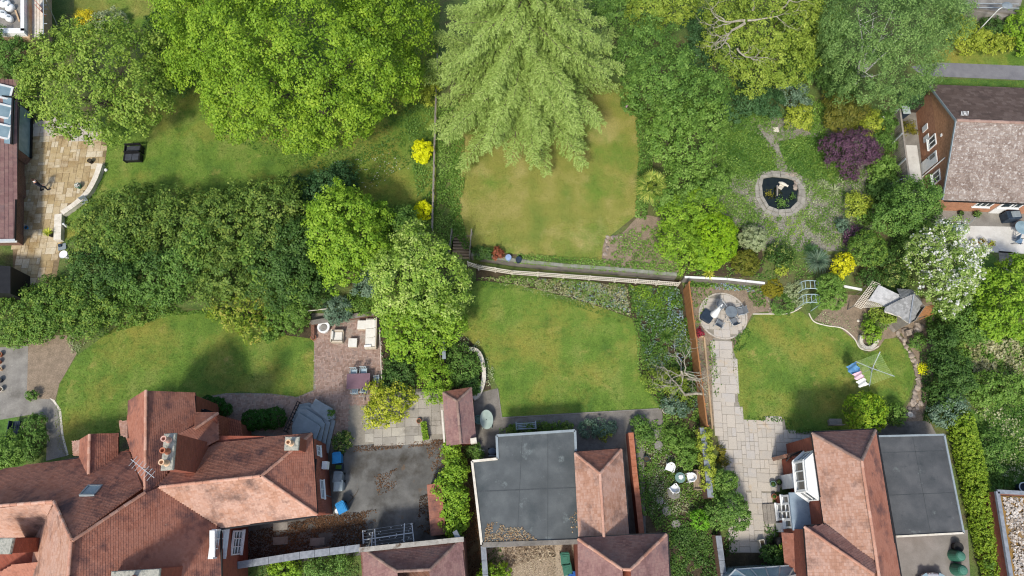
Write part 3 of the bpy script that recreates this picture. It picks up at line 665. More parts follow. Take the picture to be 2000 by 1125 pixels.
slabs(fp, W2([(1394, 662), (1424, 662), (1432, 700), (1440, 716), (1440, 782), (1392, 784), (1398, 715)], 0), PALESTONE, .0, .33, R(-3), seed=8, sizes=((3, 2), (2, 2), (2, 1), (1, 2), (1, 1)), wts=(6, 5, 1, 1, .5))
cc = P(1412, 617, 0); RC = 1.86
circ = [(cc.x+math.cos(a)*(RC-.14), cc.y+math.sin(a)*(RC-.14)) for a in [2*math.pi*i/40 for i in range(40)]]
MB().face([(cc.x+math.cos(a)*RC, cc.y+math.sin(a)*RC, .012) for a in [2*math.pi*i/48 for i in range(48)]]).build('mortar_bed', MORTAR, fp)
slabs(fp, circ, PALESTONE, .0, .31, R(-2), clip=1, seed=9)
for i in range(32):
    a0, a1 = 2*math.pi*i/32+.006, 2*math.pi*(i+1)/32-.006
    MB().prism([(cc.x+math.cos(a)*r, cc.y+math.sin(a)*r) for r, a in ((RC-.12, a0), (RC, a0), (RC, a1), (RC-.12, a1))], 0, .036).build('edging_stone', OFFW if 0 else PALESTONE, fp)
cy = tag(thing('slab_courtyard', None, None, P(770, 830)), kind=S_)
slabs(cy, W2([(748, 765), (866, 765), (868, 855), (716, 873), (714, 800)], 0), SLABC, .0, .32, R(3), seed=11, sizes=((2, 2), (3, 2), (2, 1)), wts=(6, 5, 1))
slabs(cy, W2([(680, 795), (712, 795), (714, 872), (682, 874)], 0), GREYCONC, .0, 1.1, R(1), seed=12, sizes=((1, 1), (1, 2)), wts=(1, 4))
bp = tag(thing('block_paved_terrace', None, None, P(680, 700)), kind=S_)
blocks('block_paving', bp, W2([(613, 640), (742, 618), (750, 792), (682, 792), (680, 870), (590, 858), (520, 845), (440, 835), (375, 800), (385, 780), (440, 770), (525, 770), (580, 777), (616, 763)], 0), BLOCK, 0, .2, .1, R(2))
pz = thing('garden_wall', 'low dark retaining edge along the top of the block paved seating terrace', 'wall', P(660, 625, 0))
MB().beam(P(606, 632, .3), P(735, 612, .3), .3, .6).build('wall', BRICKB, pz); MB().beam(P(608, 630, .63), P(737, 610, .63), .36, .06).build('coping', DARKCONC, pz)
MB().beam(P(612, 634, .2), P(612, 662, .2), .25, .4).build('end_wall', BRICKB, pz)
# concrete joints as real grooves are too fine here: kerb stones along the lawn edge instead
for (a, b, nm, lb) in (((980, 816), (1292, 798), 'kerb', 'thin pale concrete kerb between the middle lawn and the concrete path'), ((972, 760), (980, 816), 'kerb', 'short pale kerb beside the green garden table and the middle lawn')):
    A, B = P(*a, 0), P(*b, 0); k = thing(nm, lb, 'kerb', A); m = int((B-A).length/.9)
    for i in range(m): MB().beam(A.lerp(B, (i+.01)/m)+Vector((0, 0, .02)), A.lerp(B, (i+.99)/m)+Vector((0, 0, .02)), .07, .08).build('kerb_stone', GREYCONC, k)
# ================================================================ great house, bottom left
hb = P(300, 980, 0); H1 = thing('brick_house', 'large rambling house with many steep red clay tile roofs and tall chimneys', 'house', hb)
def Q(a, b, h): return P(a, b, h)
def sl(par, mat, *pts, **k): return slope(par, [P(*p) for p in pts], mat, **k)
def rg(par, a, b, mat=None, **k): ridge(par, P(*a), P(*b), mat or RIDGE, **k)
# north wing
sl(H1, RT, (285, 762, 7.4), (249, 783, 5.1), (249, 858, 5.0), (281, 962, 7.4))
sl(H1, RT, (286, 762, 7.4), (379, 767, 5.0), (380, 838, 5.0), (308, 955, 7.3), (283, 963, 7.5))
# north-east cross wing
sl(H1, RT, (340, 850, 6.2), (380, 838, 5.05), (426, 806, 5.0), (427, 862, 5.0), (345, 900, 6.6))
sl(H1, RT, (380, 806, 5.0), (426, 806, 5.0), (380, 838, 6.0))
# east wing
sl(H1, RT, (308, 950, 7.4), (345, 905, 6.3), (425, 866, 5.0), (609, 846, 5.0), (556, 893, 6.4), (510, 930, 7.4))
sl(H1, RT, (510, 930, 7.4), (609, 846, 5.0), (619, 1006, 5.0))
sl(H1, RT2, (308, 951, 7.4), (510, 930, 7.4), (619, 1006, 5.0), (430, 1031, 5.0))
# main east slope, north hip
sl(H1, RT, (141, 1056, 10.3), (283, 963, 7.6), (308, 953, 7.1), (430, 1031, 5.0), (432, 1180, 5.0), (128, 1195, 10.3))
sl(H1, RT3 if 0 else RT, (140, 1055, 10.3), (105, 978, 8.0), (-60, 992, 8.0), (-60, 940, 5.0), (40, 912, 5.0), (158, 892, 5.0), (247, 870, 5.0), (280, 960, 7.5))
sl(H1, RT2, (139, 1056, 10.3), (105, 979, 8.0), (72, 1050, 5.0), (50, 1200, 5.0), (126, 1195, 10.3))
sl(H1, RT2, (105, 978, 8.0), (-60, 993, 8.0), (-60, 1058, 5.0), (72, 1051, 5.0))
sl(H1, RT2, (25, 1066, 4.0), (92, 1062, 4.0), (92, 1086, 3.2), (20, 1092, 3.2))
sl(H1, RT, (-20, 1128, 5.4), (25, 1103, 6.0), (96, 1096, 6.0), (112, 1140, 4.8), (60, 1170, 4.2), (-20, 1180, 4.2))
# small gable on the north slope
sl(H1, RT, (175, 847, 6.3), (157, 858, 5.1), (155, 893, 5.1), (172, 928, 6.3))
sl(H1, RT, (176, 847, 6.3), (230, 846, 5.0), (230, 893, 5.1), (173, 928, 6.3))
sl(H1, RT2, (232, 823, 5.0), (249, 821, 5.0), (249, 856, 5.4), (236, 850, 5.3))
sl(H1, RT2, (141, 862, 4.8), (156, 860, 4.9), (156, 890, 5.1), (143, 890, 5.0))
for a, b in (((285, 762, 7.45), (283, 962, 7.5)), ((283, 962, 7.78), (141, 1056, 10.48)), ((510, 930, 7.45), (609, 847, 5.05)), ((510, 930, 7.45), (619, 1005, 5.05)), ((312, 951, 7.45), (508, 930, 7.45)),
             ((139, 1057, 10.4), (127, 1190, 10.4)), ((105, 979, 8.05), (139, 1054, 10.35)), ((-50, 992, 8.05), (103, 979, 8.05)), ((175, 848, 6.36), (173, 926, 6.36)), ((380, 838, 6.0), (426, 807, 5.05))): rg(H1, a, b)
# walls
def hw(par, pts, z0, z1, mat): 
    return MB().prism([(P(a, b, z).x, P(a, b, z).y) for a, b, z in pts], z0, z1).build('wall', mat, par)
hw(H1, [(253, 785, 5), (376, 770, 5), (376, 850, 5), (600, 852, 5), (611, 1002, 5), (428, 1026, 5), (425, 1180, 5), (-55, 1180, 5), (-55, 945, 5), (45, 917, 5), (160, 897, 5), (250, 880, 5)], 0, 4.86, BRICK)
hw(H1, [(378, 809, 5), (423, 809, 5), (423, 870, 5), (378, 870, 5)], 0, 4.87, HUNG)
wl = [P(611, 850, 5), P(619, 1002, 5)]
# tile-hung east wall skin, set proud of the brick
e0, e1 = P(602, 854, 4.9), P(612, 1001, 4.9)
MB().beam(Vector((e0.x+.1, e0.y, 3.55)), Vector((e1.x+.1, e1.y, 3.55)), .1, 2.6).build('hung_tile_wall', HUNG, H1)
ang = math.atan2(e1.y-e0.y, e1.x-e0.x)
for t, z, w_, h_ in ((.15, 3.2, .7, .8), (.68, 3.0, 1.2, .8)):
    q = e0.lerp(e1, t); window(H1, (q.x+.17, q.y, z), ang+math.pi, w_, h_, 2, 2)
q = e0.lerp(e1, .42); MB().beam((q.x+.25, q.y+.6, 4.7), (q.x+.25, q.y-1.4, 4.66), .1, .1).build('gutter', BLACK, H1)
MB().tube([(q.x+.3, q.y-1.3, 4.6), (q.x+.3, q.y-1.5, 2.5), (q.x+.25, q.y-1.6, .1)], .04).build('drainpipe', PLGREY, H1)
MB().box((q.x+.35, q.y+.35, 2.6), (.35, .5, .6)).build('meter_box', WHITE, H1)
# single-storey lean-to on the east wall
sl(H1, HUNG, (612, 858, 3.9), (640, 872, 2.3), (653, 1000, 2.3), (619, 1002, 3.9)) if 0 else None
# white oriel window and sash in the south-east wall
q = P(423, 1062, 5.2); window(H1, (q.x-.06, q.y, 5.0), R(90), 1.7, 1.4, 3, 4, fw=.09, depth=.3)
sl(H1, LEAD, (405, 1034, 5.95), (434, 1034, 5.75), (434, 1088, 5.75), (405, 1088, 5.95), tw=3, ga=3) if 0 else MB().prism([(P(a, b, 5.7).x, P(a, b, 5.7).y) for a, b in ((411, 1036), (421, 1036), (421, 1088), (411, 1088))], 5.72, 5.84).build('oriel_roof', WHITE, H1)
q = P(457, 1060, 2.6); window(H1, (P(428, 1060, 5).x+.08, q.y, 2.3), R(90), 1.5, 1.5, 3, 3, fw=.08, depth=.14)
# brick stack parts
def chimney(par, base, top, w_, l_, rz, pots, mat=BRICK, potm=TERRA, off=0):
    """base/top: world points of foot centre and crown height"""
    m = MB(); m.box((base.x, base.y, (base.z+top)/2), (w_, l_, top-base.z), rz); c = m.build('chimney', mat, par)
    MB().box((base.x, base.y, top+.06), (w_+.08, l_+.08, .14), rz).box((base.x, base.y, top+.15), (w_+.02, l_+.02, .06), rz).build('crown', M('stained_crown', ['#8b8a80', '#a5a294', '#77786f'], 5, fine=(12, .2), stain=[(3, '#5f6660', .55, .7), (5, '#b5a85a', .64, .74)]) if 'stained_crown' not in bpy.data.materials else bpy.data.materials['stained_crown'], c)
    for i, (dy, col) in enumerate(pots):
        x = base.x-math.sin(rz)*dy+off; y = base.y+math.cos(rz)*dy
        MB().lathe([(.17, 0), (.19, .08), (.15, .14), (.13, .55), (.17, .6), (.17, .72), (.11, .72), (.1, .5)], (x, y, top+.16), 14).build('chimney_pot', col, c)
    return c
PINKP = M('pale_clay_pot', ['#b88a78', '#cfa898'], 5, fine=(9, .15))
BUFFP = M('buff_clay_pot', ['#c7a07c', '#d8b897'], 5, fine=(9, .15))
c0 = P(362, 880, 9.2); chimney(H1, Vector((P(398, 880, 6).x-.3, P(342, 882, 9.9).y, 5.2)), 9.75, .62, 2.0, R(4), [(.65, PINKP), (0, TERRA), (-.65, BUFFP)])
c1 = P(575, 868, 6.5); chimney(H1, Vector((c1.x, c1.y, 5.1)), 6.9, .8, .75, 0, [(0, BUFFP)])
c2 = P(275, 1128, 8.6); chimney(H1, Vector((c2.x, c2.y, 6.0)), 9.1, 2.6, .8, R(3), [(0, TERRA)])
c3 = P(5, 1066, 8.0); chimney(H1, Vector((c3.x, c3.y, 5.0)), 8.2, 1.5, .8, 0, [])
# skylight
q = P(180, 958, 7.42); sk_ = MB(); nrm = Vector((0, .76, .65))
for (dx, dz, sx, sz) in ((0, .42, .9, .1), (0, -.42, .9, .1), (.4, 0, .1, .8), (-.4, 0, .1, .8)):
    sk_.box((q.x+dx, q.y-dz*.65, q.z+dz*.76+.1), (sx, .1 if sz < .2 else sz*.8, .14), 0, tilt=Matrix.Rotation(R(-49), 3, 'X'))
f = sk_.build('skylight', GREYP, H1); MB().box((q.x, q.y, q.z+.12), (.74, .74, .03), 0, tilt=Matrix.Rotation(R(-49), 3, 'X')).build('pane', GLASSP, f)
# aerial
a0 = P(283, 915, 8.3); m = MB(); m.tube([(a0.x, a0.y, 7.3), (a0.x, a0.y, 8.6)], .025); m.beam((a0.x-.75, a0.y+.5, 8.6), (a0.x+.8, a0.y-.55, 8.6), .035, .035)
for i in range(7): x, y = a0.x-.6+i*.2, a0.y+.4-i*.14; m.beam((x-.2, y-.28, 8.62), (x+.2, y+.28, 8.62), .02, .02)
m.build('aerial', METAL, H1)
# black and white timber panel + porch roof on the north-east corner
q = P(392, 796, 3); MB().beam(P(380, 800, 2.6), P(412, 806, 2.6), .12, 1.9).build('timber_wall', WHITE, H1)
for t in (0, .35, .7, 1): 
    c_ = P(380, 800, 2.6).lerp(P(412, 806, 2.6), t); MB().box((c_.x, c_.y, 2.6), (.14, .2, 2.0)).build('timber', BLACK, H1)
MB().beam(P(380, 800, 3.6), P(412, 806, 3.6), .22, .16).build('timber', BLACK, H1)
sl(H1, HUNG, (430, 812, 3.2), (470, 822, 2.3), (474, 858, 2.3), (430, 858, 3.4))
hw(H1, [(430, 816, 2.4), (466, 826, 2.4), (468, 858, 2.4), (430, 858, 2.4)], 0, 2.25, BRICK)
# gutters
for a, b in (((430, 1034, 4.95), (619, 1008, 4.95)), ((620, 1004, 4.9), (610, 846, 4.9)), ((381, 768, 4.9), (382, 838, 4.9)), ((432, 1036, 4.9), (434, 1180, 4.9)), ((425, 867, 4.9), (608, 846, 4.9)), ((-60, 941, 4.9), (158, 892, 4.9)), ((231, 846, 4.9), (231, 892, 4.9))):
    MB().beam(P(*a), P(*b), .1, .08).build('gutter', BLACK, H1)
# hedge, steps and planter beside it
# ================================================================ left house
q = P(40, 320); H2 = thing('tiled_house', 'brick house with plum tiled roof and three white skylights beside the stone patio', 'house', q)
z2 = T+2.0; z3 = T+4.2
sl(H2, RT6, (-110, 148, z3), (36, 154, z2), (27, 468, z2), (-110, 470, z3), tw=.3, ga=.27)
q1, q2 = P(30, 158, z2), P(22, 462, z2)
hx = [(q1.x-.45, q1.y-.1), (q2.x-.45, q2.y+.1), (-46, q2.y+.1), (-46, q1.y-.1)]
MB().prism(hx, T, z2-.12).build('wall', BRICKB, H2)
MB().face([(q2.x-.1, q2.y+.05, z2-.12), (-46, q2.y+.05, z3), (-46, q2.y+.05, z2-.12)]).build('gable_wall', BRICKB, H2)
MB().beam(P(38, 154, z2-.06), P(29, 468, z2-.06), .12, .1).build('gutter', BLACK, H2)
MB().beam(P(29, 470, z2), P(-60, 472, z3-.7), .2, .2).build('barge_board', WHITE, H2)
for i, (a, b) in enumerate(((7, 180), (7, 218), (5, 257))):
    x0_ = P(36, b, z2).x; sp_ = (z3-z2)/(x0_-P(-110, b, z3).x); ty = math.atan(sp_); q = P(a, b, z2)
    for _ in range(6): q = P(a, b, z2+(x0_-q.x)*sp_)
    m = MB(); t_ = Matrix.Rotation(ty, 3, 'Y')
    for (dx, dy, sx, sy) in ((.5, 0, .14, 1.2), (-.5, 0, .14, 1.2), (0, .55, .9, .14), (0, -.55, .9, .14)):
        v = t_ @ Vector((dx, dy, .07)); m.box((q.x+v.x, q.y+v.y, q.z+v.z), (sx, sy, .1), 0, tilt=t_)
    f = m.build('skylight', WHITE, H2); v = t_ @ Vector((0, 0, .07)); MB().box((q.x+v.x, q.y+v.y, q.z+v.z), (.9, 1.0, .03), 0, tilt=t_).build('pane', GLASSP, f)
# glazed black-framed bay
m = MB(); g_ = MB(); A, B = P(64, 222), P(62, 310)
for i in range(6):
    y = A.y+(B.y-A.y)*i/5; m.box((A.x-.05, y, T+1.15), (.12, .12, 2.3)); m.beam((A.x-.05, y, T+2.3), (A.x-1.9, y, T+2.75), .1, .12)
m.beam((A.x-.05, A.y, T+2.3), (B.x-.05, B.y, T+2.3), .14, .14); m.beam((A.x, A.y, T+.1), (B.x, B.y, T+.1), .14, .2)
f = m.build('glazed_bay', BLACK, H2); MB().face([(A.x-.1, A.y, T+2.28), (A.x-1.9, A.y, T+2.72), (B.x-1.9, B.y, T+2.72), (B.x-.1, B.y, T+2.28)][::-1]).face([(A.x-.06, A.y, T+.2), (B.x-.06, B.y, T+.2), (B.x-.06, B.y, T+2.25), (A.x-.06, A.y, T+2.25)]).build('pane', GLASSP, f)
for pl in ([(40, 300), (62, 312), (52, 322), (38, 320)], [(36, 335), (50, 345), (52, 385), (34, 400)], [(30, 455), (48, 462), (46, 475), (28, 478)]):
    w2 = [(P(a, b, T).x, P(a, b, T).y) for a, b in pl]; MB().prism(w2, T, T+1.6).build('low_wall', BRICKB, H2)
for y_, h_ in ((345, 1.3), (370, 1.3), (425, 1.2)):
    q = P(36, y_, T+1.5); window(H2, (q1.x-.4, q.y, T+1.3), R(90), 1.2, h_, 2, 1)
q = P(12, 490, T+1.5); window(H2, (q.x-.2, q2.y+.02, T+1.6), 0, .9, 1.0, 1, 1)
MB().prism(W2([(-60, 515), (24, 522), (24, 575), (-60, 572)], T+2), T, T+2.2).build('flat_roof_store', BLACK, H2)
# ================================================================ building under construction
q = P(40, 40); H3 = thing('building_site', 'unfinished pale flat roofed extension with scaffold boards and white parapet', 'building', q); zz = T+3
MB().prism(W2([(-120, -60), (44, -60), (44, 62), (-120, 66)], zz), T, zz-.1).build('wall', BRICKO, H3)
MB().prism(W2([(-118, -58), (42, -58), (42, 56), (-118, 60)], zz), zz-.1, zz).build('roof_deck', GREYCONC, H3)
for pl in ([(40, -60), (47, -60), (47, 60), (40, 60)], [(-120, 55), (47, 55), (47, 64), (-120, 66)]): MB().prism(W2(pl, zz+.4), zz-.1, zz+.4).build('parapet', WHITE, H3)
MB().prism(W2([(48, -60), (57, -60), (57, 68), (48, 66)], zz), T, zz).build('brick_skin', NEWWOOD, H3)
MB().prism(W2([(-120, 68), (57, 68), (57, 74), (-120, 72)], zz), T, zz-.05).build('brick_skin', NEWWOOD, H3)
for i in range(4): MB().prism(W2([(59+i*6.3, -60), (64.6+i*6.3, -60), (64.6+i*6.3, 74), (59+i*6.3, 72)], T+2.6), T+2.55, T+2.6).build('scaffold_board', OFFW, H3)
for y in (10, 18, 28, 46, -10):
    p = P(84, y, T+2.5); MB().beam(p, p+Vector((.35, 0, 0)), .05, .05).build('scaffold_tube', METAL, H3)
MB().beam(P(85, -60, T+3.4), P(85, 74, T+3.4), .05, .05).build('scaffold_tube', METAL, H3)
MB().tube([P(88, -5, T+2.8), P(112, 50, T+.1)], .04).build('scaffold_tube', METAL, H3)
for i, (a, b) in enumerate(((76, 10), (78, 20))): MB().beam(P(a-5, b-6, T+3), P(a+6, b+6, T+3), .04, .7).build('safety_barrier', FL_RED, H3)
for i, (a, b, s, rz) in enumerate(((14, 12, .9, .2), (24, 20, .7, .9), (10, 32, .8, -.7), (22, 40, .7, -.8))):
    q = P(a, b, zz); x = thing('bulk_bag', ['white bulk bag heaped on the unfinished roof, nearest the top edge', 'small white bag on the unfinished roof beside the largest bag', 'white bag at the left edge of the unfinished flat roof', 'slumped white bag lowest on the unfinished flat roof'][i], 'bag', q, rz, 'white bags on the unfinished roof')
    m = MB(); m.lathe([(.05, .02), (s*.5, .05), (s*.56, .3), (s*.5, .42), (s*.2, .5), (0.01, .46)], (0, 0, 0), 9, sx=1, sy=.75); m.build('sack', WHITE, x, local=True, smooth=True)
    MB().box((s*.12, .05, .5), (s*.3, .12, .08), .4).build('strap', PLGREY, x, local=True)
MB().beam(P(30, 20, zz+.1), P(38, 42, zz+.1), .12, .05).build('plank', NEWWOOD, None, 'pale loose plank leaning on the unfinished flat roof', 'plank')
# ================================================================ right bungalow
q = P(1900, 320); H4 = thing('bungalow', 'orange brick bungalow with weathered tile roof and white windows at the right edge', 'house', q)
ze, zr = T+2.4, T+5.0
NW, AP, SW = P(1815, 166, ze), P(1868, 235, zr), P(1842, 390, ze)
ux = Vector((1, .0, 0)); ux = Vector((1, (P(2000, 240, zr).y-AP.y)/(P(2000, 240, zr).x-AP.x), 0)).normalized(); LL = 14
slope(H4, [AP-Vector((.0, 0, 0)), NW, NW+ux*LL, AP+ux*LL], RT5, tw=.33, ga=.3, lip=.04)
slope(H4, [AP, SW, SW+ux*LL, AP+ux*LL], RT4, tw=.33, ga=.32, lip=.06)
ridge(H4, AP+Vector((0, 0, .03)), AP+ux*LL+Vector((0, 0, .03)), RIDGED, r=.12)
gi = .18; a_, b_ = NW+ux*gi, SW+ux*gi
gn = Vector((b_.x-a_.x, b_.y-a_.y, 0)); inn = Vector((.25, 0, 0))
wy0, wy1 = NW.y-.3, SW.y+.3
def gx(y): return NW.x+gi+(SW.x-NW.x)*(y-NW.y)/(SW.y-NW.y)
MB().prism([(gx(wy0), wy0), (gx(wy1), wy1), (gx(wy1)+LL, wy1+ux.y*LL), (gx(wy0)+LL, wy0+ux.y*LL)], T, ze-.15).build('wall', BRICKO, H4)
m = MB(); ym = AP.y; m.face([(gx(wy0), wy0, ze-.15), (gx(wy1), wy1, ze-.15), (gx(ym), ym, zr-.12)]); m.face([(gx(wy0)+.25, wy0, ze-.15), (gx(wy1)+.25, wy1, ze-.15), (gx(ym)+.25, ym, zr-.12)][::-1])
m.build('gable_wall', M('lit_gable_brick', ['#b8835f', '#c48f6a', '#ab7856'], 3, brick=(.225, .075, '#a98468'), fine=(14, .1)), H4)  # paler than the wall brick: light on the gable put into the colour
MB().beam(NW+Vector((-.03, 0, -.05)), AP+Vector((-.03, 0, -.05)), .06, .16).beam(AP+Vector((-.03, 0, -.05)), SW+Vector((-.03, 0, -.05)), .06, .16).build('barge_board', GREYP, H4)
wa = math.atan2(wy1-wy0, gx(wy1)-gx(wy0)); RZW = wa+math.pi/2*0
def gw(py, z, w_, h_, nx=2, ny=1):
    q = P(1815, py, z); return window(H4, (gx(q.y)-.03, q.y, z), wa, w_, h_, nx, ny, depth=.1, fw=.08)
rzW = wa  # local x runs down the wall, outward is to the west
for py, z, w_, h_ in ((277, T+1.7, .95, 1.0), (346, T+1.7, .95, 1.0)): gw(py, z, w_, h_)
q = P(1812, 318, T+1); dq = Vector((gx(q.y)-.05, q.y, T+1.05))
dr = MB().box(dq, (1.0, .07, 2.05), wa).build('door', WHITE, H4); MB().box(dq+Vector((-.03, .22, .55)), (.3, .03, .6), wa).box(dq+Vector((-.03, -.22, .55)), (.3, .03, .6), wa).build('pane', GLASS, dr); MB().box(dq+Vector((-.08, .38, 0)), (.12, .06, .04), wa).build('handle', BLACK, dr)
MB().tube([(gx(P(1800, 345).y)-.06, P(1800, 345).y, T), (gx(P(1800, 345).y)-.06, P(1800, 345).y, ze+.6)], .045, 8).build('drainpipe', WHITE, H4)
for py in (250, 270): q = P(1797, py, T+1); MB().box((gx(q.y)-.03, q.y, T+1.0), (.5, .06, .7), wa).build('meter_box', WHITE, H4)
m = MB(); q = P(1837, 268, T+2.6); m.box((gx(q.y)-.05, q.y, T+2.9), (.2, .08, .16), wa); m.build('security_light', WHITE, H4)
MB().beam(NW+Vector((.1, .05, -.1)), NW+ux*LL+Vector((.1, .05, -.1)), .1, .09).build('gutter', BLACK, H4); MB().beam(SW+Vector((.1, -.05, -.1)), SW+ux*LL+Vector((.1, -.05, -.1)), .1, .09).build('gutter', BLACK, H4)
for x0, w_, h_, nx, zc in ((1925, 1.3, 1.1, 3, T+1.5), (1978, 1.6, 1.1, 3, T+1.5)):
    q = P(x0, 400, zc); yy = wy1+ux.y*(q.x-gx(wy1)); window(H4, (q.x, yy-.03, zc), math.atan2(ux.y, 1), w_, h_, nx, 1, fw=.1)
q = P(1958, 405, T+1); yy = wy1+ux.y*(q.x-gx(wy1)); dr = MB().box((q.x, yy-.05, T+1.05), (.95, .08, 2.05), math.atan2(ux.y, 1)).build('door', WHITE, H4); MB().box((q.x, yy-.1, T+1.6), (.6, .03, .7)).build('pane', GLASS, dr)
# ================================================================ middle house: felt roof, red roof wing, hipped roof
q = P(1080, 980, 0); H5 = thing('house_with_flat_roof', 'house with grey felt flat roof joined to an orange tiled wing and hipped roof', 'house', q); zf = 3.1
fr = [(970, 851), (1123, 841), (1132, 1058), (941, 1064), (922, 901), (972, 896)]
MB().prism(W2(fr, zf), zf-.14, zf).build('felt_roof', FELT, H5)
ins = W2([(974, 856), (1120, 846), (1128, 1054), (945, 1059), (927, 905), (976, 900)], zf); MB().prism(ins, 0, zf-.14).build('wall', BRICKB, H5)
fw_ = [P(a, b, zf+.03) for a, b in fr]
for i in range(6):
    A, B = fw_[i], fw_[(i+1) % 6]; mt = OFFW if i in (3, 4) else (GREYP if i != 2 else DARKCONC)
    MB().beam(A, B, .16 if i != 2 else .3, .12).build('roof_edge_trim', mt, H5)
for i in (2, 4): A = P(970+i*25, 851-i*1.6, zf+.004); B = P(950+i*30, 1063-i, zf+.004); MB().beam(A+Vector((0, -.1, 0)), B+Vector((0, .15, 0)), .035, .01).build('felt_seam', SEAM, H5)
A, B = P(928, 960, zf), P(1128, 952, zf); MB().beam(A, B, .07, .014).build('felt_seam', SEAM, H5)
# tiled wing
E1, E2, E3, E4 = (1122, 884, 3.4), (1214, 877, 3.4), (1229, 1050, 3.4), (1131, 1056, 3.4)
sl(H5, RT, E1, E2, (1172, 925, 4.9)); sl(H5, RT2, E1, (1172, 925, 4.9), (1180, 1054, 4.9), E4); sl(H5, RT2, E2, (1172, 925, 4.9), (1180, 1054, 4.9), E3)
rg(H5, (1172, 925, 4.95), (1180, 1054, 4.95)); rg(H5, (1172, 925, 4.95), (1123, 885, 3.45), RIDGE); rg(H5, (1172, 925, 4.95), (1213, 878, 3.45), RIDGE)
hw(H5, [(1126, 890, 3.2), (1210, 884, 3.2), (1223, 1050, 3.2), (1133, 1054, 3.2)], 0, 3.26, BRICK)
# main hipped roof
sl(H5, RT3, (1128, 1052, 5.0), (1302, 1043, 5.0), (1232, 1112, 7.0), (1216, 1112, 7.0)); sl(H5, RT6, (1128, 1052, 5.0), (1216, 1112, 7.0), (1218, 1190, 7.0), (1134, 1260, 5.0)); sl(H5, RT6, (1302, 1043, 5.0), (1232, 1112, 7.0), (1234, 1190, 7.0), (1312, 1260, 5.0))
rg(H5, (1216, 1112, 7.04), (1129, 1053, 5.05)); rg(H5, (1232, 1112, 7.04), (1301, 1044, 5.05)); rg(H5, (1217, 1112, 7.04), (1232, 1112, 7.04))
hw(H5, [(1133, 1057, 5), (1297, 1048, 5), (1305, 1250, 5), (1138, 1250, 5)], 0, 4.86, BRICK)
for a, b in (((1128, 1050, 4.92), (1302, 1041, 4.92)), ((1216, 878, 3.3), (1230, 1042, 3.3)), ((1122, 883, 3.3), (1214, 876, 3.3)), ((1304, 1043, 4.9), (1314, 1250, 4.9))): MB().beam(P(*a), P(*b), .1, .08).build('gutter', BLACK, H5)
# ================================================================ right house
q = P(1660, 980, 0); H6 = thing('hipped_roof_house', 'house with long salmon hipped roof, white bay windows and flat roofed garage', 'house', q)
NWc, NEc, NA, SA = (1586, 846, 5.1), (1710, 840, 5.1), (1683, 900, 7.0), (1722, 1160, 7.0)
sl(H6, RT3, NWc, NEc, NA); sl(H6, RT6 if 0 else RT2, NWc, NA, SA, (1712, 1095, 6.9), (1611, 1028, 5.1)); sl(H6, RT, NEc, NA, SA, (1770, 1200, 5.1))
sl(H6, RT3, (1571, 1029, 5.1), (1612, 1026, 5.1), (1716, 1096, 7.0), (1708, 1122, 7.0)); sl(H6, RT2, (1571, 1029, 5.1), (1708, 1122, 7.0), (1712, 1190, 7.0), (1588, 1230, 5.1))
for a, b in ((NWc, NA), (NEc, NA), (NA, SA), ((1571, 1029, 5.12), (1708, 1122, 7.05))): rg(H6, (a[0], a[1], a[2]+.04), (b[0], b[1], b[2]+.04), RIDGED if a in (NWc, NEc) else RIDGE)
hw(H6, [(1592, 851, 5), (1705, 846, 5), (1762, 1200, 5), (1590, 1230, 5), (1577, 1034, 5), (1613, 1034, 5)], 0, 4.95, BRICK)
# garage with felt roof
gr = [(1716, 852), (1844, 849), (1882, 1041), (1750, 1048)]; zg = 2.9
MB().prism(W2(gr, zg), zg-.12, zg).build('felt_roof', FELTD, H6); MB().prism(W2([(1720, 856), (1839, 853), (1876, 1037), (1750, 1044)], zg), 0, zg-.12).build('garage_wall', BRICK, H6)
gp_ = [P(a, b, zg+.03) for a, b in gr]
for i in (0, 1, 2): MB().beam(gp_[i], gp_[i+1], .12, .1).build('roof_edge_trim', GREYP if i < 2 else OFFW, H6)
for t in (.17, .6): MB().beam(gp_[0].lerp(gp_[3], t)-Vector((0, 0, .025)), gp_[1].lerp(gp_[2], t)-Vector((0, 0, .025)), .04, .012).build('felt_seam', SEAM, H6)
for t in (.52,): MB().beam(gp_[0].lerp(gp_[1], t)-Vector((0, 0, .025)), gp_[3].lerp(gp_[2], t)-Vector((0, 0, .025)), .03, .012).build('felt_seam', SEAM, H6)
for a, b in (((1586, 844, 5.0), (1710, 838, 5.0)), ((1585, 846, 5.0), (1610, 1027, 5.0)), ((1571, 1027, 5.0), (1611, 1025, 5.0)), ((1712, 841, 5.0), (1772, 1200, 5.0)), ((1570, 1030, 5.0), (1586, 1230, 5.0))): MB().beam(P(*a), P(*b), .11, .08).build('gutter', BLACK, H6)
# white canted bay at first floor
by = [P(a, b, 4.8) for a, b in ((1592, 880), (1571, 899), (1577, 958), (1602, 976))]
for i in range(3):
    A, B = by[i], by[i+1]; c = (A+B)/2; l = math.hypot(B.x-A.x, B.y-A.y); ra = math.atan2(B.y-A.y, B.x-A.x)
    window(H6, (c.x, c.y, 3.9), ra, l, 1.5, 3 if i == 1 else 1, 2 if i != 1 else 1, fw=.1, depth=.12)
m = MB(); m.prism([(p.x, p.y) for p in by]+[(by[3].x+.9, by[3].y+.1), (by[0].x+.9, by[0].y)], 4.72, 4.86); m.build('bay_roof', WHITE, H6)
m = MB(); m.prism([(p.x, p.y) for p in by]+[(by[3].x+.9, by[3].y+.1), (by[0].x+.9, by[0].y)], 2.75, 3.1); m.build('bay_base', WHITE, H6)
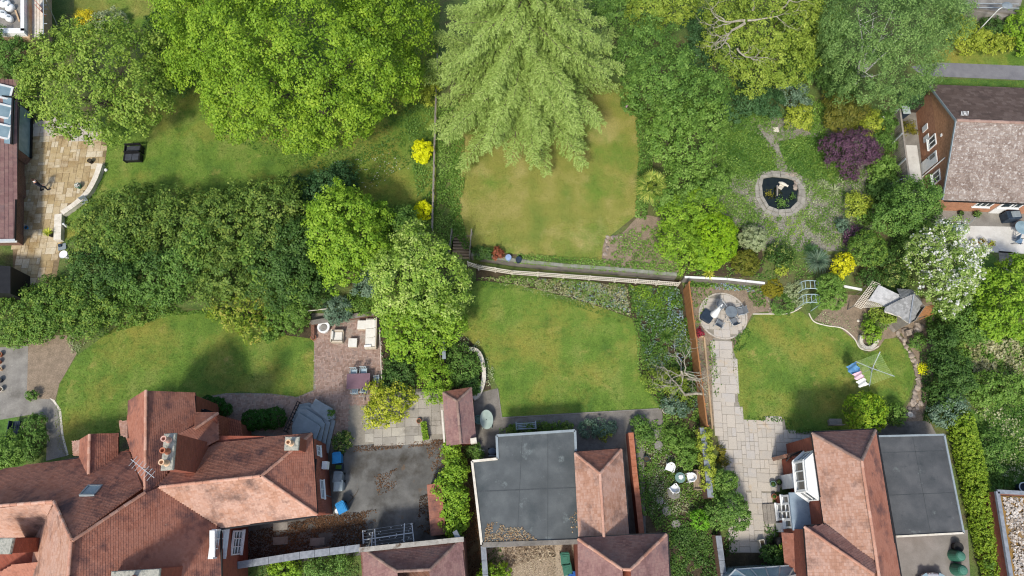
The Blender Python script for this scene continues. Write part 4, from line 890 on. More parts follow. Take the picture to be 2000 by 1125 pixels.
# single storey extension under the bay with grey flat roof
ex = [(1541, 962), (1585, 961), (1597, 1035), (1549, 1036)]
MB().prism(W2(ex, 2.9), 2.76, 2.9).build('lead_roof', M('lead_roof', ['#7c8c98', '#95a3ad'], .9, fine=(12, .1), stain=[(1.1, '#5c666d', .55, .75)]), H6)
MB().prism(W2([(1544, 966), (1590, 965), (1600, 1031), (1552, 1032)], 2.8), 0, 2.76).build('wall', BRICK, H6)
A, B = P(1543, 966, 2.7), P(1551, 1032, 2.7); ra = math.atan2(B.y-A.y, B.x-A.x)
for t, z, w_, h_, nx, ny in ((.14, 2.0, .6, 1.2, 1, 1), (.86, 2.0, .6, 1.2, 1, 1)): q = A.lerp(B, t); window(H6, (q.x-.05, q.y, z), ra, w_, h_, nx, ny, fw=.12, depth=.12)
q = A.lerp(B, .5); window(H6, (q.x-.05, q.y, 1.45), ra, 1.1, 2.3, 2, 3, fw=.12, depth=.14, name='glazed_door')
# lower brick porch with tiled lean-to and white door
sl(H6, HUNG, (1548, 892, 2.2), (1584, 882, 3.2), (1590, 918, 3.2), (1552, 925, 2.2), tw=.2, ga=.2)
MB().prism(W2([(1549, 893, ), (1590, 880), (1600, 950), (1556, 952)], 2.1), 0, 2.05).build('porch_wall', BRICK, H6)
q = P(1560, 940, 1.5); d_ = MB().box((P(1549, 936, 2).x-.05, q.y, 1.05), (.08, .95, 2.0), 0).build('door', WHITE, H6)
MB().prism(W2([(1549, 921), (1571, 919), (1573, 949), (1551, 951)], 2.2), 2.06, 2.16).build('porch_roof', WHITE, H6)
MB().tube([P(1536, 900, .2), P(1536, 900, 2.3), P(1545, 890, 2.6), P(1572, 878, 2.7)], .05, 7).build('drainpipe', BLACK, H6)
MB().prism(W2([(1530, 888), (1580, 876), (1582, 882), (1534, 895)], 2.3), 0, 2.2).build('side_wall', BRICKB, H6)
# plain tile wing roof to the south west
sl(H6, RT, (1527, 1040, 2.2), (1578, 1043, 3.4), (1592, 1200, 3.4), (1546, 1200, 2.2), tw=.2, ga=.16)
# conservatory
q = P(1490, 1118, 0); CN = thing('conservatory', 'glazed conservatory with grey bars at the bottom edge below the paved patio', 'conservatory', q)
rf = [P(1436, 1112, 2.3), P(1552, 1104, 2.3), P(1572, 1118, 2.3), P(1566, 1190, 2.3), P(1420, 1190, 2.3), P(1421, 1128, 2.3)]
cr_ = [P(1462, 1130, 3.0), P(1540, 1126, 3.0)]
MB().face([rf[0], cr_[0], cr_[1], rf[1]]).face([rf[1], cr_[1], rf[2]]).face([cr_[1], P(1541, 1190, 3.0), rf[3], rf[2]]).face([cr_[0], P(1460, 1190, 3.0), P(1541, 1190, 3.0), cr_[1]]).face([rf[0], rf[5], cr_[0]]).face([rf[5], rf[4], P(1460, 1190, 3.0), cr_[0]]).build('glazed_roof', GLASSP, CN)
for A, B in [(rf[i], rf[(i+1) % 6]) for i in range(6)]+[(rf[0], cr_[0]), (rf[1], cr_[1]), (cr_[0], cr_[1]), (rf[5], cr_[0]), (rf[2], cr_[1])]+[(rf[0].lerp(rf[1], t), cr_[0].lerp(cr_[1], t)) for t in (.25, .5, .75)]: MB().beam(A+Vector((0, 0, .03)), B+Vector((0, 0, .03)), .08, .08).build('glazing_bar', METAL, CN)
MB().prism([(p.x, p.y) for p in rf], 0, 2.2).build('glazed_wall', GLASSP, CN)
# ================================================================ garage with hipped roof, bottom
q = P(810, 1100, 0); G7 = thing('garage', 'garage with mauve hipped roof behind a pale stained parapet at the bottom edge', 'garage', q)
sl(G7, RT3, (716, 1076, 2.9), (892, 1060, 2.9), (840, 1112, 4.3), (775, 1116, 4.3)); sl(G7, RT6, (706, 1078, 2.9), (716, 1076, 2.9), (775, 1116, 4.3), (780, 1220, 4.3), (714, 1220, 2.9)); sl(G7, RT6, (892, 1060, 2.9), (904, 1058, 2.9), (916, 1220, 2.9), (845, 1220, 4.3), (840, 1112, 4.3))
rg(G7, (716, 1077, 2.95), (775, 1116, 4.35), RIDGED); rg(G7, (892, 1061, 2.95), (840, 1112, 4.35), RIDGED); rg(G7, (775, 1116, 4.35), (840, 1112, 4.35), RIDGED)
MB().prism(W2([(703, 1072), (905, 1052), (914, 1200), (712, 1200)], 2.8), 0, 2.72).build('wall', BRICKB, G7)
MB().beam(P(702, 1074, 3.0), P(906, 1053, 3.0), .3, .34).build('parapet', M('stained_render', ['#8d8980', '#a7a399'], 3, fine=(12, .15), stain=[(1.6, '#5b4a3a', .55, .7)]), G7)
MB().beam(P(890, 1040, 2.6), P(898, 1056, 2.9), .3, .5).build('parapet_pier', LEAD, G7)
# shed with red roof
q = P(898, 815, 0); S8 = thing('brick_shed', 'small brick outhouse with faded red hipped roof beside the green oval table', 'shed', q)
sl(S8, RT, (865, 766, 2.3), (921, 757, 2.3), (893, 784, 3.1)); sl(S8, RT6, (865, 766, 2.3), (893, 784, 3.1), (900, 867, 3.1), (873, 871, 2.3)); sl(S8, RT6, (921, 757, 2.3), (893, 784, 3.1), (900, 867, 3.1), (930, 866, 2.3))
rg(S8, (893, 784, 3.13), (900, 867, 3.13), RIDGED); rg(S8, (893, 784, 3.13), (866, 767, 2.34), RIDGED); rg(S8, (893, 784, 3.13), (920, 758, 2.34), RIDGED)
hw(S8, [(868, 770, 2.2), (918, 762, 2.2), (926, 862, 2.2), (876, 866, 2.2)], 0, 2.2, BRICK)
MB().beam(P(863, 801, 2.2), P(868, 864, 2.2), .12, .1).build('fascia', OFFW, S8)
MB().prism(W2([(918, 856), (930, 854), (931, 864), (919, 866)], 2.9), 2.2, 2.8).build('chimney', OFFW, S8)
# gravel roof outbuilding
q = P(1990, 1050, 0); S9 = thing('flat_roofed_outbuilding', 'brick outbuilding with stony flat roof and pale kerb in the bottom right corner', 'outbuilding', q)
gr = [(1947, 960), (2160, 972), (2160, 1240), (1992, 1240)]
MB().prism(W2(gr, 2.8), 0, 2.7).build('wall', BRICK, S9); MB().prism(W2([(1955, 968), (2160, 978), (2160, 1240), (1998, 1240)], 2.8), 2.7, 2.76).build('roof_deck', M('mossy_roof', ['#6e5a3a', '#8a6a33', '#74685a'], 1, fine=(12, .3)), S9)
gp_ = [P(a, b, 2.82) for a, b in gr]; MB().beam(gp_[0], gp_[1], .25, .2).beam(gp_[3], gp_[0], .25, .2).build('roof_kerb', LEAD, S9)
# building top right
q = P(1940, 20); B11 = thing('roof_terrace', 'grey slab roofed building with rails and a low wall at the top right corner', 'building', q)
MB().prism(W2([(1890, -80), (2020, -80), (1990, 22), (1960, 34), (1890, 18)], T+1.2), T, T+1.2).build('deck', GREYCONC, B11)
MB().beam(P(1888, 24, T+.7), P(1975, 36, T+.7), .3, 1.4).build('low_wall', DARKCONC, B11)
for y in (-6, 6, 14): MB().beam(P(1880, y, T+2.1), P(1990, y+2, T+2.1), .05, .05).build('rail', METAL, B11)
# ================================================================ walls and fences
def coped(name, label, pts, z, wid, h, mat, cmat, L=.6, part='coping_stone', smooth=False, cat='wall', base=.9, n3=None):
    if smooth: pts = smoothpoly(pts, 4, False)
    w_ = [P(a, b, z+h) for a, b in pts]; t = thing(name, label, cat, (w_[0].x, w_[0].y, z))
    m = MB()
    for A, B in zip(w_, w_[1:]): d = (B-A).normalized()*.03; m.beam(A-d-Vector((0, 0, h/2+.03)), B+d-Vector((0, 0, h/2+.03)), wid*base, h)
    m.build('wall', mat, t)
    for A, B in zip(w_, w_[1:]):
        k = max(1, round((B-A).length/L))
        for i in range(k): MB().beam(A.lerp(B, (i+.012)/k), A.lerp(B, (i+.988)/k), wid, .07).build(part, cmat, t)
    return t
coped('curved_wall', 'low curved cream stone wall edging the stone patio beside the upper lawn', [(196, 320), (186, 348), (170, 376), (148, 397), (121, 416)], T, .42, .45, OFFW, OFFW, .55, smooth=True)
coped('straight_wall', 'short straight cream stone wall joining the curved wall at the patio edge', [(114, 418), (112, 468)], T, .55, .45, OFFW, OFFW, .55)
coped('brick_wall', 'long narrow red brick wall beside the orange tiled wing', [(1232, 845), (1240, 925), (1247, 985), (1253, 1042)], 0, .36, 1.3, BRICK, TERRA, .45)
coped('boundary_wall', 'long grey coped wall closing the shaded yard at the bottom', [(464, 1104), (585, 1085), (703, 1070)], 0, .45, 2.0, BRICKB, LEAD, .9)
coped('boundary_wall', 'short grey coped wall running down beside the felt roof and gravel yard', [(944, 1066), (952, 1180)], 0, .35, 2.0, BRICKB, LEAD, .8)
coped('boundary_wall', 'grey coped wall running along the lower edge of the felt roof', [(946, 1064), (1128, 1057)], 0, .34, 2.6, BRICKB, LEAD, .8)
coped('garden_wall', 'narrow grey coped wall beside the dark plants at the foot of the paved patio', [(1403, 1046), (1413, 1120), (1420, 1180)], 0, .38, 1.1, BRICKB, LEAD, .8)
coped('garden_wall', 'dark coped wall half hidden under the lime green ivy hedge', [(1372, 835), (1380, 900), (1388, 972)], 0, .4, 1.5, BRICKB, LEAD, .9)
coped('planter_wall', 'curved pale stone wall round the shrub bed beside the middle lawn', [(905, 682), (930, 684), (942, 705), (945, 740), (936, 768), (925, 778)], 0, .3, .45, OFFW, OFFW, .4, smooth=True)
coped('retaining_wall', 'long mossy grey stone wall holding up the upper middle lawn', [(921, 496), (1010, 509), (1100, 518), (1200, 525), (1322, 536)], 0, .26, 1.06, DARKCONC, M('mossy_coping', ['#77786c', '#8d8e80'], 3, fine=(14, .15), stain=[(1.4, '#6c7a44', .5, .7)]), .75)
coped('yellow_brick_wall', 'short brown brick wall with red roof tile capping beside the dark yard', [(848, 945), (856, 1045)], 0, 1.0, 1.7, BRICKB, RT, .35)
def rail_fence(label, pts, z, h, post, mats, sp=1.6, name='rail_fence'):
    w_ = [P(a, b, z) for a, b in pts]; t = thing(name, label, 'fence', w_[0]); 
    for A, B in zip(w_, w_[1:]):
        k = max(1, round((B-A).length/sp))
        for i in range(k+1): p = A.lerp(B, i/k); MB().box((p.x, p.y, z+h/2+.05), (post, post, h+.1), random.random()*.2).build('post', mats[0], t)
        for q in (.97, .6, .25): MB().beam(A+Vector((0, 0, h*q)), B+Vector((0, 0, h*q)), .05, .06).build('rail', mats[0], t)
    return t
rf_ = rail_fence('pale rustic rail fence running below the mossy retaining wall', [(915, 520), (935, 527), (1000, 537), (1100, 544), (1200, 551), (1322, 560)], 0, .95, .09, (OFFW, OFFW))
m = MB()
for (a, b), (c, d) in zip(((915, 520), (1000, 537), (1100, 544), (1200, 551)), ((1000, 537), (1100, 544), (1200, 551), (1322, 560))):
    A, B = P(a, b, 0), P(c, d, 0); k = int((B-A).length/.16)
    for i in range(k): p = A.lerp(B, i/k); q = A.lerp(B, min(1, (i+1.2)/k)); m.beam(p+Vector((0, 0, .2)), q+Vector((0, 0, .9)), .03, .03)
m.build('woven_stick', OFFW, rf_, kind='stuff')
# orange board fence
A, B = P(1334, 566, 0), P(1368, 838, 0); of = thing('board_fence', 'tall bright orange stained board fence between the middle and right gardens', 'fence', A)
k = int((B-A).length/.125); m = MB(); d = (B-A)/k; an = math.atan2(d.y, d.x)
for i in range(k): p = A+d*(i+.5); m.box((p.x, p.y, .93+random.uniform(-.01, .01)), (.118, .022, 1.78), an+random.uniform(-.04, .04), random.random())
m.build('fence_boards', ORANGEW, of, kind='stuff')
for i in range(8): p = A.lerp(B, i/7); MB().box((p.x+.08, p.y, .93), (.09, .09, 1.86), an).build('post', ORANGEW, of)
for z in (.35, .95, 1.6): MB().beam(A+Vector((.06, 0, z)), B+Vector((.06, 0, z)), .05, .08).build('rail', ORANGEW, of)
MB().beam(A+Vector((0, 0, 1.85)), B+Vector((0, 0, 1.85)), .09, .04).build('capping', ORANGEW, of)
# garden fence at the left
lf = thing('wire_fence', 'thin old post and wire fence with twigs between the two upper lawns', 'fence', P(850, 300))
pts = [P(a, b) for a, b in ((856, 120), (853, 200), (850, 300), (848, 380), (846, 455))]
for A, B in zip(pts, pts[1:]):
    for i in range(3): p = A.lerp(B, i/3); MB().box((p.x, p.y, p.z+.5), (.09, .09, 1.0)).build('post', OLDWOOD, lf)
    for q in (.4, .95): MB().beam(A+Vector((0, 0, q)), B+Vector((0, 0, q)), .07, .05).build('rail', OLDWOOD, lf)
A, B = P(868, 640, 0), P(872, 712, 0); df = thing('dark_fence', 'short dark panel fence with a flat top under the pale variegated tree', 'fence', A)
MB().beam(A+Vector((0, 0, .9)), B+Vector((0, 0, .9)), .12, 1.8).build('panel', BLACK, df); MB().beam(A+Vector((0, 0, 1.85)), B+Vector((0, 0, 1.85)), .26, .05).build('capping', GREYP, df)
A, B = P(862, 660, 0), P(863, 712, 0); MB().beam(A+Vector((0, 0, 1.2)), B+Vector((0, 0, 1.2)), .1, .1).beam(B, B+Vector((0, 0, 1.25)), .1, .1).beam(A, A+Vector((0, 0, 1.25)), .1, .1).build('hand_rail', OLDWOOD, None, 'grey wooden rail beside the short dark panel fence', 'rail')
# bungalow fence
A, B = P(1736, 235), P(1761, 432); bf = thing('slatted_fence', 'dark upright slatted fence with pale rail west of the orange brick bungalow', 'fence', A); m = MB(); k = int((B-A).length/.16)
for i in range(k): p = A.lerp(B, (i+.5)/k); m.box((p.x, p.y, T+.8+random.uniform(-.02, .02)), (.02, .1, 1.6), 0, random.random())
m.build('fence_slats', OLDWOOD, bf, kind='stuff'); MB().beam(A+Vector((.05, 0, 1.62)), B+Vector((.05, 0, 1.62)), .14, .06).build('top_rail', OLDWOOD, bf)
for i in range(5): p = A.lerp(B, i/4); MB().box((p.x-.08, p.y, T+.85), (.1, .1, 1.7)).build('post', METAL, bf)
for y in (352, 382): 
    p = P(1742, y+15); MB().beam((p.x-.9, p.y-.1, T+.1), (p.x, p.y, T+1.5), .06, .06).build('brace', WHITE, bf)
# white wall right
coped('white_wall', 'long low white topped wall behind the round patio', [(1337, 541), (1420, 545), (1494, 553)], 0, .16, 1.05, DARKCONC, WHITE, 1.4)
coped('white_wall', 'short white topped wall beside the shingled summerhouse', [(1648, 559), (1684, 566)], 0, .18, 1.05, DARKCONC, WHITE, 1.2)
MB().beam(P(1339, 556, .06), P(1356, 656, .06), .12, .16).build('timber_edging', NEWWOOD, None, 'long pale timber edging board beside the orange fence', 'edging')
MB().beam(P(1350, 658, .07), P(1375, 658, .07), .12, .18).beam(P(1375, 658, .07), P(1391, 838, .07), .12, .18).build('timber_edging', NEWWOOD, None, 'bent timber edging enclosing the narrow soil bed by the orange fence', 'edging')
# timber garden steps
st = thing('timber_steps', 'flight of weathered timber garden steps with hand rails beside the upper lawn', 'steps', P(900, 480, 0))
for i in range(8):
    t = i/7; z = T*(1-t)+.02; a, b = P(886-t*3, 461+t*42, z), P(919+t*0, 461+t*42, z); MB().box(((a.x+b.x)/2, a.y, z-.04), (b.x-a.x, .17, .09), R(-1)).build('tread', TIMBER, st)
    MB().box(((a.x+b.x)/2, a.y-.1, z-.16), (b.x-a.x-.06, .03, .2)).build('riser', DARKW, st)
for x0, x1 in ((884, 878), (922, 918)):
    a, b = P(x0, 456, T), P(x1, 507, .0); MB().beam(a+Vector((0, 0, .85)), b+Vector((0, 0, .85)), .07, .07).build('hand_rail', OLDWOOD, st)
    for t in (0, .5, 1): p = a.lerp(b, t); MB().box((p.x, p.y, p.z+.4), (.08, .08, .9)).build('post', OLDWOOD, st)
    MB().beam(a, b, .05, .2).build('string', OLDWOOD, st)
# grey painted steps
gs = thing('grey_steps', 'wide splayed grey painted steps with dark railing beside the great house', 'steps', P(610, 830, 0))
for i, pl in enumerate(([(572, 812), (583, 790), (604, 786), (634, 802), (655, 822), (646, 862), (642, 885), (575, 880)], [(572, 815), (583, 794), (600, 792), (634, 812), (645, 825), (637, 860), (633, 884), (575, 880)], [(571, 820), (583, 798), (598, 798), (628, 818), (635, 828), (628, 858), (624, 883), (574, 880)], [(570, 832), (584, 806), (620, 828), (626, 834), (618, 856), (615, 882), (574, 880)])):
    z = (.22, .44, .66, .88)[i]; MB().prism(W2(pl, z), 0 if i == 0 else z-.22, z-.04).build('riser', DARKCONC, gs); MB().prism(W2(pl, z), z-.04, z).build('tread', GREYP, gs)
MB().prism(W2([(607, 796), (617, 779), (650, 798), (654, 816), (640, 822)], .5), .1, .6).build('side_landing', GREYP, gs)
a, b = P(588, 788, .1), P(562, 845, .9); m = MB()
for q in (.35, .9): m.beam(a+Vector((0, 0, q)), b+Vector((0, 0, q)), .05, .06)
m.build('rail', BLACK, gs)
for i in range(9): p = a.lerp(b, i/8); MB().beam(p+Vector((0, 0, 0)), p+Vector((0, 0, .9)), .04, .04).build('baluster', BLACK, gs)
# ================================================================ furniture, left terrace
def local(name, label, cat, px, rz=0, group=None, z=None): return thing(name, label, cat, P(*px) if z is None else P(px[0], px[1], z), R(rz), group)
b_ = local('garden_sofa', 'dark grey two seat garden sofa with cushions on the upper lawn', 'garden sofa', (264, 312), 3)
m = MB(); m.box((0, 0, .36), (1.15, .6, .1)).box((0, -.02, .18), (1.1, .5, .28)); m.build('seat', BLACK, b_, local=True)
MB().box((-.28, -.02, .46), (.52, .54, .12)).build('cushion', PLGREY if 0 else M('slate_cushion', ['#33363c', '#43474e'], 3), b_, local=True); MB().box((.28, -.02, .46), (.52, .54, .12)).build('cushion', bpy.data.materials['slate_cushion'], b_, local=True)
for s in (-1, 1): MB().box((s*.6, -.02, .45), (.12, .66, .2)).box((s*.6, -.02, .2), (.1, .6, .3)).build('armrest', BLACK, b_, local=True)
for i in range(4): MB().box((0, .30+i*.012, .5+i*.09), (1.2, .03, .07)).build('back_slat', BLACK, b_, local=True)
b2 = local('garden_bench', 'second dark slatted bench pushed back to back with the garden sofa', 'garden bench', (266, 296), 3)
for i in range(5): MB().box((0, -.2+i*.1, .42), (1.25, .085, .03)).build('seat_slat', bpy.data.materials['slate_cushion'], b2, local=True)
for s in (-1, 1): MB().box((s*.62, 0, .3), (.08, .55, .6)).build('leg', BLACK, b2, local=True)
MB().box((0, .28, .65), (1.25, .05, .3)).build('backrest', BLACK, b2, local=True)
# fire pit
fpit = local('fire_pit', 'round white fire pit with pale grey ash in its bowl', 'fire pit', (635, 642), 0, z=0)
MB().lathe([(.3, 0), (.42, .1), (.46, .4), (.46, .5), (.34, .5), (.3, .42), (.02, .38)], n=28).build('bowl', PLWHITE, fpit, local=True, smooth=False); MB().lathe([(.28, .43), (.2, .47), (.02, .46)], n=14).build('ash', GREYCONC, fpit, local=True)
ac = local('armchair', 'pale rattan garden armchair with cream cushion on the block paving', 'armchair', (662, 660), 0, z=0)
MB().box((0, 0, .2), (.82, .9, .3)).build('base', RATTAN, ac, local=True); MB().box((.05, .02, .42), (.6, .62, .14)).build('seat_cushion', CUSH, ac, local=True, bevel=.03)
MB().box((-.33, .03, .6), (.14, .62, .4)).build('back_cushion', CUSH, ac, local=True, bevel=.03); MB().box((-.41, 0, .5), (.08, .94, .6)).build('backrest', RATTAN, ac, local=True)
for s in (-1, 1): MB().box((0, s*.42, .45), (.84, .12, .3)).build('armrest', RATTAN, ac, local=True)
ot = local('coffee_table', 'square pale glass topped coffee table between the armchair and corner sofa', 'table', (691, 672), 0, z=0)
MB().box((0, 0, .2), (.6, .62, .4)).build('base', RATTAN, ot, local=True); MB().box((0, 0, .42), (.64, .66, .03)).build('tabletop', CUSH, ot, local=True)
sf = local('corner_sofa', 'long cream cushioned outdoor sofa against the terrace hedge', 'sofa', (727, 656), 2, z=0)
MB().box((0, .1, .2), (.85, 2.35, .3)).build('base', RATTAN, sf, local=True)
for i in range(3): MB().box((-.08, -.62+i*.72, .42), (.66, .7, .15)).build('seat_cushion', CUSH, sf, local=True, bevel=.03)
for i in range(3): MB().box((.32, -.62+i*.72, .6), (.16, .68, .35)).build('back_cushion', CUSH, sf, local=True, bevel=.03)
MB().box((.42, .1, .45), (.08, 2.3, .6)).build('backrest', RATTAN, sf, local=True); MB().box((0, -1.06, .42), (.85, .13, .3)).build('armrest', RATTAN, sf, local=True)
MB().box((-.2, -.92, .56), (.5, .14, .1), .06).build('bolster', WHITE, sf, local=True)
s2 = local('footstool', 'square cream footstool pushed against the upper end of the outdoor sofa', 'footstool', (709, 637), 0, z=0)
MB().box((0, 0, .18), (.68, .68, .3)).build('base', RATTAN, s2, local=True); MB().box((0, 0, .4), (.66, .66, .14)).build('seat_cushion', CUSH, s2, local=True, bevel=.03)
dt = local('dining_table', 'large mauve rectangular dining table at the lower end of the block terrace', 'table', (704, 748), 2, z=0)
MB().box((0, 0, .73), (1.7, 1.12, .04)).build('tabletop', TABLEM, dt, local=True, bevel=.01)
for sx in (-1, 1):
    for sy in (-1, 1): MB().box((sx*.75, sy*.46, .35), (.08, .08, .71)).build('leg', PLLG, dt, local=True)
def dchair(label, px, rz, cush=True):
    c = local('dining_chair', label, 'chair', px, rz, 'chairs round the mauve table', z=0)
    MB().box((0, 0, .43), (.46, .44, .05)).build('seat', M('pale_blue_fabric', ['#8fa3ab', '#a9b9bf'], 3) if 'pale_blue_fabric' not in bpy.data.materials else bpy.data.materials['pale_blue_fabric'], c, local=True)
    for i in range(3): MB().box((-.15+i*.15, .24+.01*i, .72), (.1, .03, .45)).build('back_slat', PLLG, c, local=True)
    MB().box((0, .25, .95), (.5, .04, .06)).build('top_rail', PLLG, c, local=True)
    for sx in (-1, 1):
        for sy in (-1, 1): MB().box((sx*.21, sy*.2, .21), (.035, .035, .42)).build('leg', PLLG, c, local=True)
        MB().box((sx*.25, .0, .64), (.04, .44, .04)).build('armrest', PLLG, c, local=True)
    return c
for l_, px, rz in (('white chair at the upper left of the mauve table', (694, 730), 0), ('white chair at the upper right of the mauve table', (713, 728), 0), ('pale blue chair at the right end of the mauve table', (738, 744), -86), ('pale blue chair at the lower left of the mauve table', (696, 766), 180), ('pale blue chair at the lower right of the mauve table beside yellow shrub', (714, 764), 180)): dchair(l_, px, rz)
m = MB(); a = P(700, 775, 1.1); m.beam((a.x, a.y, 1.1), (a.x+1.5, a.y+.15, 1.1), .06, .06).beam((a.x+.25, a.y-.1, .1), (a.x+.1, a.y+.5, 1.1), .06, .06).beam((a.x+1.5, a.y+.15, 0), (a.x+1.5, a.y+.15, 1.1), .06, .06); m.build('trellis_rail', OLDWOOD, None, 'old wooden rail between the mauve table and the yellow variegated shrub', 'rail')
A, B = P(746, 650, 0), P(751, 770, 0); t = thing('cane_fence', 'thin pale wooden rail along the right side of the block terrace', 'fence', A)
MB().beam(A+Vector((0, 0, 1)), B+Vector((0, 0, 1)), .05, .05).build('rail', OFFW, t)
for i in range(6): p = A.lerp(B, i/5); MB().beam(p, p+Vector((0, 0, 1.05)), .05, .05).build('post', OFFW, t)
MB().beam(P(596, 608, 1.5), P(640, 603, 1.5), .05, .05).beam(P(596, 608, 0), P(596, 608, 1.5), .05, .05).build('pole_rail', OFFW, None, 'thin pale horizontal pole above the beds at the terrace corner', 'pole')
x = local('garden_ornament', 'small white pointed stone ornament standing in the dark bed above the terrace', 'ornament', (642, 573), 10, z=0); MB().lathe([(.18, 0), (.12, .5), (.2, .8), (.01, 1.25)], n=5).build('stone', WHITE, x, local=True)
def pot(px, r, h, mat, label, leaf=None, lr=0, cat='plant pot', name='plant_pot', z=None, ls=.09, group=None, lh=None, soil=True):
    t = local(name, label, cat, px, 0, group, z); m = MB()
    m.lathe([(r*.7, 0), (r*.95, h*.85), (r*1.08, h*.86), (r*1.08, h), (r*.9, h), (r*.85, h*.88)], n=18, cap=False); m.build('pot', mat, t, local=True, smooth=False)
    MB().lathe([(r*.88, h*.9), (.01, h*.92)], n=14).build('soil', SOILD, t, local=True)
    if leaf:
        rng = np.random.default_rng(int(px[0]*7+px[1])); N = int(260*lr*lr/(ls*ls)*.02)+60; e = rng.normal(size=(N, 3)); e /= np.linalg.norm(e, axis=1, keepdims=True); e[:, 2] = np.abs(e[:, 2])
        lh_ = lh or lr; base = np.array(t.location)+np.array([0, 0, h*.95]); p = base+e*np.array([lr, lr, lh_])*rng.uniform(.5, 1.05, (N, 1))
        leafmesh('foliage', p, e+rng.normal(size=(N, 3))*.5+np.array([0, 0, .4]), ls*rng.uniform(.7, 1.3, N), rng.uniform(0, 1, N), leaf, t, rng=rng)
    return t
pot((614, 661), .2, .3, TERRA, 'terracotta bowl at the corner of the lawn and block paving', z=0)
def bin_(label, px, rz, mat, name='wheelie_bin', s=1, group='wheelie bins', lid=None, cat='bin'):
    t = local(name, label, cat, px, rz, group, z=0); m = MB(); b = len(m.v)
    lo = [(-.24, -.27), (.24, -.27), (.24, .25), (-.24, .25)]; hi = [(-.29, -.35), (.29, -.35), (.29, .33), (-.29, .33)]
    for i in range(4): j = (i+1) % 4; m.face([(*lo[i], .06), (*lo[j], .06), (*hi[j], .98), (*hi[i], .98)])
    m.face([(*p, .06) for p in lo][::-1]); m.face([(*p, .98) for p in hi]); m.build('body', mat, t, local=True)
    l = MB(); l.box((0, 0, 1.01), (.62, .74, .05)).box((0, -.02, 1.05), (.5, .56, .05)); l.box((0, -.02, 1.085), (.3, .34, .02)); l.build('lid', lid or mat, t, local=True, bevel=.015)
    MB().box((0, .4, .97), (.5, .05, .05)).build('handle', mat, t, local=True)
    for s_ in (-1, 1): MB().tube([(s_*.22, .3, .1), (s_*.29, .3, .1)], .1, 12).build('wheel', BLACK, t, local=True)
    return t
bin_('bright blue lidded bin beside the house wall, uppermost in the yard', (664, 897), 5, PLBLUE); bin_('dark grey lidded bin in the middle of the row by the house wall', (666, 934), -4, PLGREY); bin_('light grey lidded bin directly below the dark grey bin', (667, 950), 2, PLLG)
bin_('bright blue bin turned at an angle at the lower corner of the house', (673, 992), 28, PLBLUE); bin_('green wheelie bin in the gravel yard, uppermost of three', (1102, 1090), 5, PLGREEN); bin_('green wheelie bin in the gravel yard between green and blue ones', (1106, 1110), 10, PLGREEN); bin_('deep blue wheelie bin lowest in the gravel yard', (1116, 1127), -5, M('royal_blue_plastic', ['#1c4d96', '#2a62ad'], 3, rough=.5))
x = local('bucket', 'round white bucket beside the angled blue bin', 'bucket', (661, 998), z=0); MB().lathe([(.13, 0), (.17, .35), (.15, .35), (.02, .33)], n=16).build('pail', PLWHITE, x, local=True)
x = local('crate', 'small dark crate with plants between the uppermost blue and grey bins', 'crate', (664, 913), z=0); MB().box((0, 0, .2), (.55, .4, .4)).build('box', PLDBLUE, x, local=True); MB().box((0, 0, .42), (.4, .28, .06)).build('contents', LF_MID, x, local=True)
# white rail frame in the dark yard
wf = local('clothes_rack', 'white metal rail frame strung with small lights standing in the dark yard', 'frame', (760, 1052), z=0); f0 = P(760, 1052, 0)
A, B, C_, D = P(715, 1072, 0), P(812, 1058, 0), P(714, 1036, 0), P(808, 1022, 0)
for p in (A, B, C_, D): MB().beam(p, p+Vector((0, 0, .9)), .06, .06).build('post', METAL, wf)
up = Vector((0, 0, .9))
for p, q in ((A, C_), (B, D), (A.lerp(B, .24), C_.lerp(D, .24)), (A.lerp(C_, .5), B.lerp(D, .5)), (A.lerp(C_, .5)+Vector((.6, -.5, 0)), A.lerp(C_, .5)+Vector((.6, .5, 0))), (B.lerp(D, .5)+Vector((-.6, -.6, 0)), B.lerp(D, .5)+Vector((-.6, .6, 0)))): MB().beam(p+up, q+up, .06, .06).build('rail', WHITE, wf)
m = MB()
for i in range(7): p, q = A.lerp(C_, i/6)+up, B.lerp(D, i/6)+up; m.beam(p, q, .012, .012)
m.build('line', METAL, wf, kind='stuff')
for i in range(30): p = A.lerp(B, random.random())+(C_-A)*random.random()+up; MB().lathe([(.03, -.03), (.04, 0), (.01, .04)], p, 6).build('bulb', PLWHITE, wf)
MB().tube([P(678, 985, .02), P(690, 972, .03), P(697, 962, .06), P(700, 955, .1)], [.04, .03, .02, .01], 5).tube([P(690, 972, .03), P(684, 966, .05)], .02, 4).build('fallen_branch', BARK, None, 'thin dark fallen branch lying on the asphalt yard', 'branch')
for l_, px in (('broken concrete slab in the shaded yard nearest the great house', (548, 1056)), ('grey concrete slab lying in the leaf litter of the shaded yard', (620, 1058)), ('pale paving slab against the great house wall in the shaded yard', (548, 1028))):
    x = local('loose_slab', l_, 'slab', px, 4, z=0); MB().box((0, 0, .03), (1.0, .5, .06)).build('stone', GREYCONC, x, local=True)
x = local('old_bench', 'old brown wooden bench in the shade against the long coped wall', 'bench', (632, 1074), 8, z=0)
for i in range(3): MB().box((0, -.12+i*.12, .42), (1.1, .1, .03)).build('seat_slat', TIMBER, x, local=True)
for s in (-1, 1): MB().box((s*.5, 0, .3), (.06, .4, .6)).build('leg', TIMBER, x, local=True)
